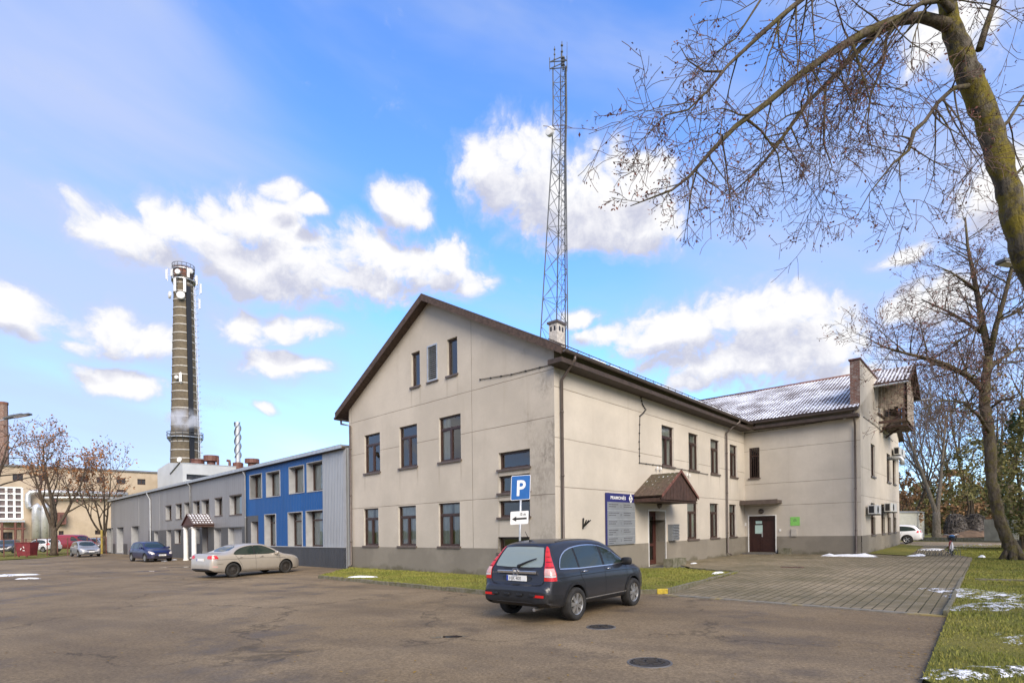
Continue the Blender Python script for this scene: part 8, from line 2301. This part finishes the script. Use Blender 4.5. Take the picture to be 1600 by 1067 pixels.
for i, (u, v, rx, ry, rot, z) in enumerate([(1330, 869, 1.15, .20, -.72, .13), (1345, 868, .55, .22, -.7, .13), (1300, 868.5, .5, .15, -.7, .13), (1083, 881, .38, .18, .9, .10), (1121, 895.5, .34, .14, .8, .10), (566, 901.5, .55, .16, -.1, .10), (10, 899, 1.5, .8, .4, .0), (44, 904, .5, .22, .0, .0), (256, 876.5, .30, .16, 0, 0), (273, 874.5, .16, .1, 0, 0), (1434, 867.5, .8, .3, .8, .15), (1456, 858.5, 1.0, .7, .8, .15)]):
    p = gp(u, v, z); blob('snow_patch', p, rx, ry, rot, MAT['snow'] if i < 6 else m_th3, 40 + i, dome=.11 if i < 3 else .06, z=.004, kind='stuff')
# fallen leaves and grit on the asphalt
def litter():
    r = random.Random(8); mb = MB()
    for i in range(420):
        if r.random() < .5:
            u, v = r.uniform(1375, 1478), r.uniform(955, 1075); 
            if u < 1484 - (v - 962) * .42 - 14 - r.random() ** 2 * 60: continue
        else: u, v = r.uniform(0, 1480), 890 + 190 * r.random() ** .8
        p = gp(u, v); a = r.random() * 6.28; s_ = r.uniform(.012, .032); x = V((math.cos(a), math.sin(a), r.uniform(-.2, .3))) * s_; y = V((-math.sin(a), math.cos(a), r.uniform(-.2, .3))) * s_ * .6
        c = p + V((0, 0, .016)); mb.poly([c - x, c - y, c + x, c + y])
    return mb
m_lit = leafmat('fallen_leaves', (.16, .08, .02), (.30, .20, .05), vs=9)
tag(litter().build('fallen_leaves', m_lit), kind='stuff')

# ------------------------------------------------------------------ grass
def inpoly(x, y, P):
    c = False; j = len(P) - 1
    for i in range(len(P)):
        if (P[i].y > y) != (P[j].y > y) and x < (P[j].x - P[i].x) * (y - P[i].y) / (P[j].y - P[i].y) + P[i].x: c = not c
        j = i
    return c
def blades(P, z, n, h, seed, ylim=99, wgt=None):
    r = random.Random(seed); mb = MB(); x0, x1 = min(p.x for p in P), max(p.x for p in P); y0, y1 = max(3, min(p.y for p in P)), min(ylim, max(p.y for p in P)); k = 0; tries = 0
    while k < n and tries < n * 30:
        tries += 1
        y = y0 + (y1 - y0) * (r.random() ** (wgt or 1)); x = r.uniform(x0, x1)
        if x / y > 1.02 or not inpoly(x, y, P): continue
        hh = h * r.uniform(.4, 1.15) * (.75 + .5 * noise.noise(V((x * .8, y * .8, 3))) ); a = r.random() * 6.28; w_ = .007 + .0012 * y * .5; dx, dy = math.cos(a) * w_, math.sin(a) * w_; lx, ly = r.uniform(-.5, .5) * hh, r.uniform(-.5, .5) * hh
        mb.poly([(x - dx, y - dy, z), (x + dx, y + dy, z), (x + lx, y + ly, z + hh)]); k += 1
    return mb
def grassmat(name, a, b_, c_):
    m, t, bs = new_mat(name); p = coords(t); n = t.noise(p, .7, 5, .65); n2 = t.noise(p, 30, 2, .6)
    c = t.mix(t.ramp(n, .3, .7), a, b_); t.link(t.mix(t.math('MULTIPLY', t.ramp(n2, .5, .7), .55), c, c_), bs.inputs['Base Color']); bs.inputs['Roughness'].default_value = .8; bs.inputs['Specular IOR Level'].default_value = .2; return m
m_gr = grassmat('lawn_blades', (.140, .170, .030), (.245, .235, .056), (.33, .26, .10))
tag(blades(lw, LZ - .01, 30000, .075, 2).build('grass', m_gr), kind='stuff')
tag(blades(rl, .045, 52000, .075, 3, 40, 1.7).build('grass', m_gr), kind='stuff')
# ------------------------------------------------------------------ bicycle in the rack
def bicycle():
    b = gp(1486, 868, .12); b.z = .06; T = thing('bicycle', 'upright bicycle with front basket parked in the low bike rack', 'bicycle', b, local=True, rz=0)
    T.location = hz(gp(1486, 867.5, .10) ); f = (V((0, 0, 0)) - T.location); T.rotation_euler = (0, 0, math.atan2(f.y, f.x) + R(4))
    rubber, rim_, fr = CARM['tyre'], MAT['metal_lt'], M('red_bicycle_paint', (.30, .02, .03), .35)
    wh = M('white_bicycle_paint', (.68, .66, .66), .4)
    for x in (.55, -.52):
        mb = MB(); c = V((x, 0, .34)); mb.tube([c + V((math.cos(a) * .325, 0, math.sin(a) * .325)) for a in [2 * math.pi * i / 28 for i in range(29)]], .02, 8, cap=False); w_ = mb.build('wheel', rubber, T, smooth=True)
        mb = MB(); mb.tube([c + V((math.cos(a) * .30, 0, math.sin(a) * .30)) for a in [2 * math.pi * i / 28 for i in range(29)]], .010, 6, cap=False)
        for k in range(14): a = 2 * math.pi * k / 14; mb.tube([c + V((0, .02 * (-1) ** k, 0)), c + V((math.cos(a) * .3, 0, math.sin(a) * .3))], .0025, 3, cap=False)
        mb.lathe(c - V((0, .04, 0)), (0, 1, 0), [(.02, 0), (.025, .04), (.02, .08)], 10); mb.build('rim', rim_, w_)
        mb = MB(); L = [c + V((math.cos(a) * .36, 0, math.sin(a) * .36)) for a in [R(-10 + 150 * i / 14) + (0 if x > 0 else R(40)) for i in range(15)]]
        for p, q in zip(L, L[1:]): mb.poly([p + V((0, -.03, 0)), q + V((0, -.03, 0)), q + V((0, .03, 0)), p + V((0, .03, 0))])
        mb.build('mudguard', wh if x > 0 else fr, T)
    mb = MB(); bb = V((-.05, 0, .30)); hd = V((.40, 0, .82)); st = V((-.22, 0, .78))
    for p, q, r in ((hd, V((.38, 0, .70)), .022), (V((.38, 0, .66)), bb, .02), (V((.36, 0, .58)), bb + V((.02, 0, .1)), .016), (bb, st, .018), (bb, V((-.52, .05, .34)), .011), (bb, V((-.52, -.05, .34)), .011), (st, V((-.52, .05, .34)), .010), (st, V((-.52, -.05, .34)), .010)): mb.tube([p, q], r, 8)
    mb.build('frame', fr, T)
    mb = MB(); 
    for s_ in (-.05, .05): mb.tube([V((.41, s_ * .6, .68)), V((.46, s_, .55)), V((.55, s_, .34))], .013, 7)
    mb.build('fork', wh, T)
    mb = MB(); mb.tube([V((.40, 0, .80)), V((.38, 0, 1.0))], .014, 8); mb.tube([V((.22, -.30, 1.06)), V((.34, -.22, 1.08)), V((.40, -.08, 1.02)), V((.40, .08, 1.02)), V((.34, .22, 1.08)), V((.22, .30, 1.06))], .012, 8); mb.build('handlebar', MAT['metal_lt'], T)
    mb = MB()
    for s_ in (-.30, .30): mb.tube([V((.22, s_, 1.06)), V((.12, s_ * 1.02, 1.05))], .018, 8)
    mb.build('grips', MAT['black'], T)
    mb = MB(); mb.lathe(V((-.26, 0, .84)), (0, 0, 1), [(.03, -.08), (.11, 0), (.12, .05), (.06, .08), (0, .085)], 14); mb.build('saddle', MAT['black'], T, smooth=True)
    mb = MB(); 
    for k in range(9):
        z = .76 + .03 * k; w_ = .13 + .007 * k; l = .11 + .004 * k; c = V((.58, 0, z)); P = [c + V((l, w_, 0)), c + V((-l, w_, 0)), c + V((-l, -w_, 0)), c + V((l, -w_, 0)), c + V((l, w_, 0))]; mb.tube(P, .007, 4)
    for k in range(16):
        a = 2 * math.pi * k / 16; d = V((math.cos(a), math.sin(a), 0)); m_ = 1 / max(abs(d.x), abs(d.y)); e0, e1 = V((.58 + d.x * m_ * .11, d.y * m_ * .13, .76)), V((.58 + d.x * m_ * .145, d.y * m_ * .19, 1.0)); mb.tube([e0, e1], .007, 4)
    mb.obox((.47, -.13, .755), (.22, 0, 0), (0, .26, 0), (0, 0, .01)); mb.build('basket', MAT['black'], T)
    mb = MB(); mb.lathe(V((.30, 0, .0)) + V((-.35, -.09, .30)), (0, 1, 0), [(.02, -.02), (.09, 0), (.09, .01), (.02, .02)], 16); mb.tube([V((-.05, -.06, .30)), V((.06, -.10, .17))], .012, 6); mb.tube([V((-.05, .06, .30)), V((-.16, .10, .43))], .012, 6); mb.obox((.02, -.20, .15), (.09, 0, 0), (0, .10, 0), (0, 0, .025)); mb.obox((-.2, .10, .41), (.09, 0, 0), (0, .10, 0), (0, 0, .025)); mb.build('crank', MAT['black'], T)
    mb = MB(); mb.lathe(V((.47, 0, .66)), (1, 0, 0), [(.0, -.03), (.04, 0), (.045, .04), (0, .05)], 12); mb.build('headlamp', CARM['clear'], T)
    bg_ = MB(); p = T.matrix_world if False else None
    return T
BK = bicycle()
q = BK.location; dq = V((math.cos(BK.rotation_euler.z), math.sin(BK.rotation_euler.z), 0))
mb = MB(); mb.lathe((0, 0, -.08), (0, 0, 1), [(0.02, 0), (.11, .03), (.13, .09), (.09, .15), (.03, .17), (0, .17)], 10); bgc = mb.build('plastic_bag', M('blue_plastic', (.03, .16, .40), .35), level=False, smooth=True)
bgc.location = q + dq * .58 + V((0, 0, .96)); tag(bgc, 'blue plastic bag in the bicycle basket', 'bag')
RK = thing('bike_rack', 'low grey steel bicycle rack at the paving edge', 'bike rack', gp(1475, 869, .1))
a_, b_ = gp(1437, 868.5, .1), gp(1505, 870, .1); a_.z = b_.z = .08
mb = MB(); mb.tube([a_ + V((0, 0, .03)), b_ + V((0, 0, .03))], .022, 6); mb.tube([a_ + V((0, .45, .03)), b_ + V((0, .45, .03))], .022, 6); mb.build('base_rail', MAT['steel'], RK)
n = 7
for i in range(n):
    for e in (0, .10):
        p = a_.lerp(b_, (i + .2) / n) + V((e * 1.2, 0, 0)); mb = MB(); mb.tube([p, p + V((0, .0, .28)), p + V((0, .06, .36)), p + V((0, .20, .36)), p + V((0, .40, .1)), p + V((0, .45, .03))], .011, 5); mb.build('hoop', MAT['steel'], RK)

# ------------------------------------------------------------------ garage, heaps, mound, trailer on the right
gp0 = zz(at(1386, 822, 58), .1); 
GA = thing('garage', 'low white flat roofed garage behind white estate car', 'garage', gp0)
Wga = Wall((at(1380, 800, 57).x, 57), (at(1432, 800, 59).x, 59)); Wgb = Wall((Wga.p1.x, Wga.p1.y), (at(1444, 800, 64).x, 64)); zt_ = at(1425, 800.5, 58.5).z
mg = M('cream_garage_render', (.47, .47, .41), .85, var=.12, vscale=.8)
mb = MB(); wall_skin(mb, Wga, 0, Wga.L, -.3, zt_); wall_skin(mb, Wgb, 0, Wgb.L, -.3, zt_); mb.build('wall', [mg, mg], GA)
mb = MB(); mb.obox(zz(Wga.p0, zt_) - V((.1, .1, 0)), Wga.p1 - Wga.p0 + V((.2, 0, 0)), Wgb.p1 - Wgb.p0 + V((.1, .3, 0)), V((0, 0, .16))); mb.build('roof', MAT['grey_trim'], GA)
mb = MB(); wbox(mb, Wga, Wga.L - 2.6, Wga.L - 1.9, .0, 1.5, 0, .03); wbox(mb, Wga, Wga.L - 1.0, Wga.L - .6, .5, 1.0, 0, .03); mb.build('hatch', MAT['reveal'], GA)
m_heap, t, b = new_mat('grey_brushwood')
p_ = coords(t); nn1 = t.noise(t.vmul(p_, (1, 1, 3)), 2.2, 8, .75, 1.5); t.link(t.mix(t.ramp(nn1, .35, .68), (.045, .038, .035), (.20, .18, .165)), b.inputs['Base Color']); b.inputs['Roughness'].default_value = .95; t.link(t.bump(nn1, 1.0, .25), b.inputs['Normal'])
for u, lab, sd in ((1493.5, 'left one of two grey rounded brushwood heaps', 3), (1523, 'right one of two grey rounded brushwood heaps', 4)):
    Y = 60; c = V((at(u, 815, Y).x, Y, .1)); rx = 14.5 / F * Y; h = at(u, 803.5, Y).z
    mb = MB(); vs, fs = [], []; n1_, n2_ = 30, 12
    for j in range(n2_ + 1):
        th_ = math.pi / 2 * j / n2_
        for i in range(n1_):
            a = 2 * math.pi * i / n1_; d = V((math.cos(a) * math.cos(th_ * .97), math.sin(a) * math.cos(th_ * .97), math.sin(th_))); k = 1 + .12 * noise.noise(d * 2.2 + V((sd * 5, 0, 0))) + .07 * noise.noise(d * 6 + V((sd, 0, 0)))
            vs.append((c.x + d.x * rx * k * 1.05, c.y + d.y * rx * k, c.z + d.z ** .8 * h * k - .1))
    for j in range(n2_):
        for i in range(n1_): i2 = (i + 1) % n1_; fs.append((j * n1_ + i, j * n1_ + i2, (j + 1) * n1_ + i2, (j + 1) * n1_ + i))
    mb.raw(vs, fs)
    r = random.Random(sd)
    for k in range(240):
        a, th_ = r.random() * 6.28, r.uniform(.05, 1.3); d = V((math.cos(a) * math.cos(th_), math.sin(a) * math.cos(th_), math.sin(th_))); p = V((c.x + d.x * rx * 1.0, c.y + d.y * rx * .98, c.z + d.z ** .8 * h * .98)); t_ = rv(r); t_ -= d * t_.dot(d); t_.normalize(); mb.tube([p - t_ * .5, p + d * .07, p + t_ * .5], [.03, .04, .02], 3, cap=False)
    o = mb.build('brushwood_heap', m_heap, loc=c); tag(o, lab, 'heap', 'brushwood heaps')
mo = blob('earth_mound', gp(1533, 838, .12), 5.0, 1.6, .05, M('bare_earth', (.13, .085, .055), .95, var=.4, vscale=1.5, bump=.5, bscale=3), 9, dome=.55, z=.0, kind='structure')
TRL = thing('utility_trailer', 'pale box trailer with green frame at the right edge', 'trailer', gp(1600, 850, .1))
Y = 33.0; x0, x1 = at(1578, 830, Y).x, at(1640, 830, Y).x; zz0_, zz1_ = at(1590, 848, Y).z, at(1590, 810, Y).z
mb = MB(); mb.box(x0, x1, Y, Y + 1.8, zz0_ + .12, zz1_); mb.build('box_body', M('dull_white_panel', (.38, .39, .36), .6, var=.25, vscale=2), TRL)
mb = MB()
for x in (x0 - .03, x0 + 1.05, x0 + 2.2): mb.box(x, x + .06, Y - .03, Y - .001, zz0_ + .1, zz1_ + .03)
mb.box(x0 - .03, x1, Y - .031, Y - .003, zz1_ - .02, zz1_ + .04); mb.box(x0 - .03, x1, Y - .033, Y - .002, zz0_ + .08, zz0_ + .16); mb.build('frame', M('dark_green_steel', (.02, .07, .05), .5), TRL)
mb = MB(); mb.lathe((x0 + .5, Y - .1, .32), (0, 1, 0), [(.15, 0), (.30, 0), (.32, .03), (.32, .2), (.30, .22), (.15, .22)], 20); mb.build('wheel', CARM['tyre'], TRL)

# ------------------------------------------------------------------ street lamps
def lamp(pole, H, tip, label):
    T = thing('street_lamp', label, 'street lamp', pole)
    mb = MB(); mb.tube([pole - V((0, 0, .2)), zz(pole, H)], [.11, .075], 10); mb.build('pole', MAT['metal_lt'], T, smooth=True)
    d = (tip - zz(pole, H)); mb = MB(); mb.tube([zz(pole, H - .1), zz(pole, H) + d * .55], .03, 7); mb.build('arm', MAT['metal_lt'], T)
    e = d.normalized(); s_ = e.cross(V((0, 0, 1))).normalized(); p = zz(pole, H) + d * .5
    mb = MB(); L = (tip - p).length; up = s_.cross(e); mb.obox(p - s_ * .13, e * L, s_ * .26, up * .09); mb.obox(p - s_ * .08 + e * L * .15 + up * .09, e * L * .55, s_ * .16, up * .07); h_ = mb.build('lamp_head', MAT['steel'], T, bevel=.02)
    mb = MB(); mb.obox(p - s_ * .11 + e * L * .4 - up * .012, e * L * .5, s_ * .22, up * .012); mb.build('lens', CARM['clear'], h_)
Y = 30; lamp(V((at(-32, 800, Y).x, Y, 0)), at(-32, 662, Y).z, at(48, 648, Y), 'street lamp reaching in with grey head at far left')
Y = 14; lamp(V((at(1650, 800, Y).x, Y + .3, .05)), at(1650, 415, Y).z, at(1562, 411, Y), 'street lamp with flat grey head beside the mossy trunk')

# ------------------------------------------------------------------ fence, skip, post at the left
fa, fb = V((at(-30, 850, 56).x, 56, .12)), V((at(166, 850, 63).x, 63, .2))
FN = thing('mesh_fence', 'brown wire mesh fence on steel posts before the beige hall', 'fence', fa)
n = 12; Hh = 1.75
for i in range(n + 1):
    p = fa.lerp(fb, i / n); mb = MB(); mb.tube([p - V((0, 0, .2)), p + V((0, 0, Hh))], .05, 6); mb.build('post', MAT['rust'], FN)
mb = MB(); mb.tube([fa + V((0, 0, Hh - .05)), fb + V((0, 0, Hh - .05))], .025, 4); mb.tube([fa + V((0, 0, .15)), fb + V((0, 0, .15))], .02, 4); mb.build('rail', MAT['rust'], FN)
mb = MB(); L = (fb - fa).length; k = 0.0
while k < L - 1.6:
    for s_ in (1, -1):
        p, q = fa + (fb - fa) * (k / L), fa + (fb - fa) * ((k + 1.6) / L)
        mb.tube([p + V((0, 0, .15 if s_ > 0 else Hh - .05)), q + V((0, 0, Hh - .05 if s_ > 0 else .15))], .008, 3, cap=False)
    k += .2
mb.build('wire_mesh', MAT['steel'], FN)['kind'] = 'stuff'
Y = 55.0; x0, x1 = at(23.5, 855, Y).x, at(46.8, 855, Y).x; z1_ = at(35, 847, Y).z
SK = thing('rubbish_skip', 'small dark red metal skip with white emblem before the fence', 'skip', V((x0, Y, .1)))
mr = M('dark_red_skip_paint', (.16, .022, .026), .55, var=.3, vscale=2)
mb = MB(); Bt = [V((x0 + .1, Y + .1, .22)), V((x1 - .1, Y + .1, .22)), V((x1 - .1, Y + .9, .22)), V((x0 + .1, Y + .9, .22))]; Tp = [V((x0, Y, z1_)), V((x1, Y, z1_)), V((x1, Y + 1.1, z1_)), V((x0, Y + 1.1, z1_))]
for i in range(4): j = (i + 1) % 4; mb.poly([Bt[i], Bt[j], Tp[j], Tp[i]])
mb.poly(Bt[::-1]); mb.build('tub', mr, SK)
mb = MB(); mb.box(x0 - .04, x1 + .04, Y - .05, Y + .02, z1_ - .08, z1_); mb.box(x0 + .3, x0 + .38, Y - .02, Y + .08, .1, .25); mb.box(x1 - .38, x1 - .3, Y - .02, Y + .08, .1, .25); mb.build('rim', mr, SK)
for i in range(3):
    mb = MB(); a = i * 2.094 + .5; c = V(((x0 + x1) / 2, Y + .02, (z1_ + .25) / 2)); mb.obox(c + V((math.cos(a) * .12, 0, math.sin(a) * .12)), V((-math.sin(a), 0, math.cos(a))) * .2, V((math.cos(a), 0, math.sin(a))) * .07, V((0, -.01, 0))); mb.build('emblem', MAT['white'], SK)
yp = V((at(159, 850, 64).x, 64, .15)); mb = MB(); mb.tube([yp - V((0, 0, .2)), zz(yp, at(159, 829, 64).z)], .11, 10); mb.lathe(zz(yp, at(159, 829, 64).z), (0, 0, 1), [(.12, 0), (.08, .1), (0, .12)], 10)
o = mb.build('bollard', M('yellow_post_paint', (.36, .27, .06), .55, var=.2, vscale=3), loc=yp); tag(o, 'yellow upright post at left corner of grey workshop', 'bollard')
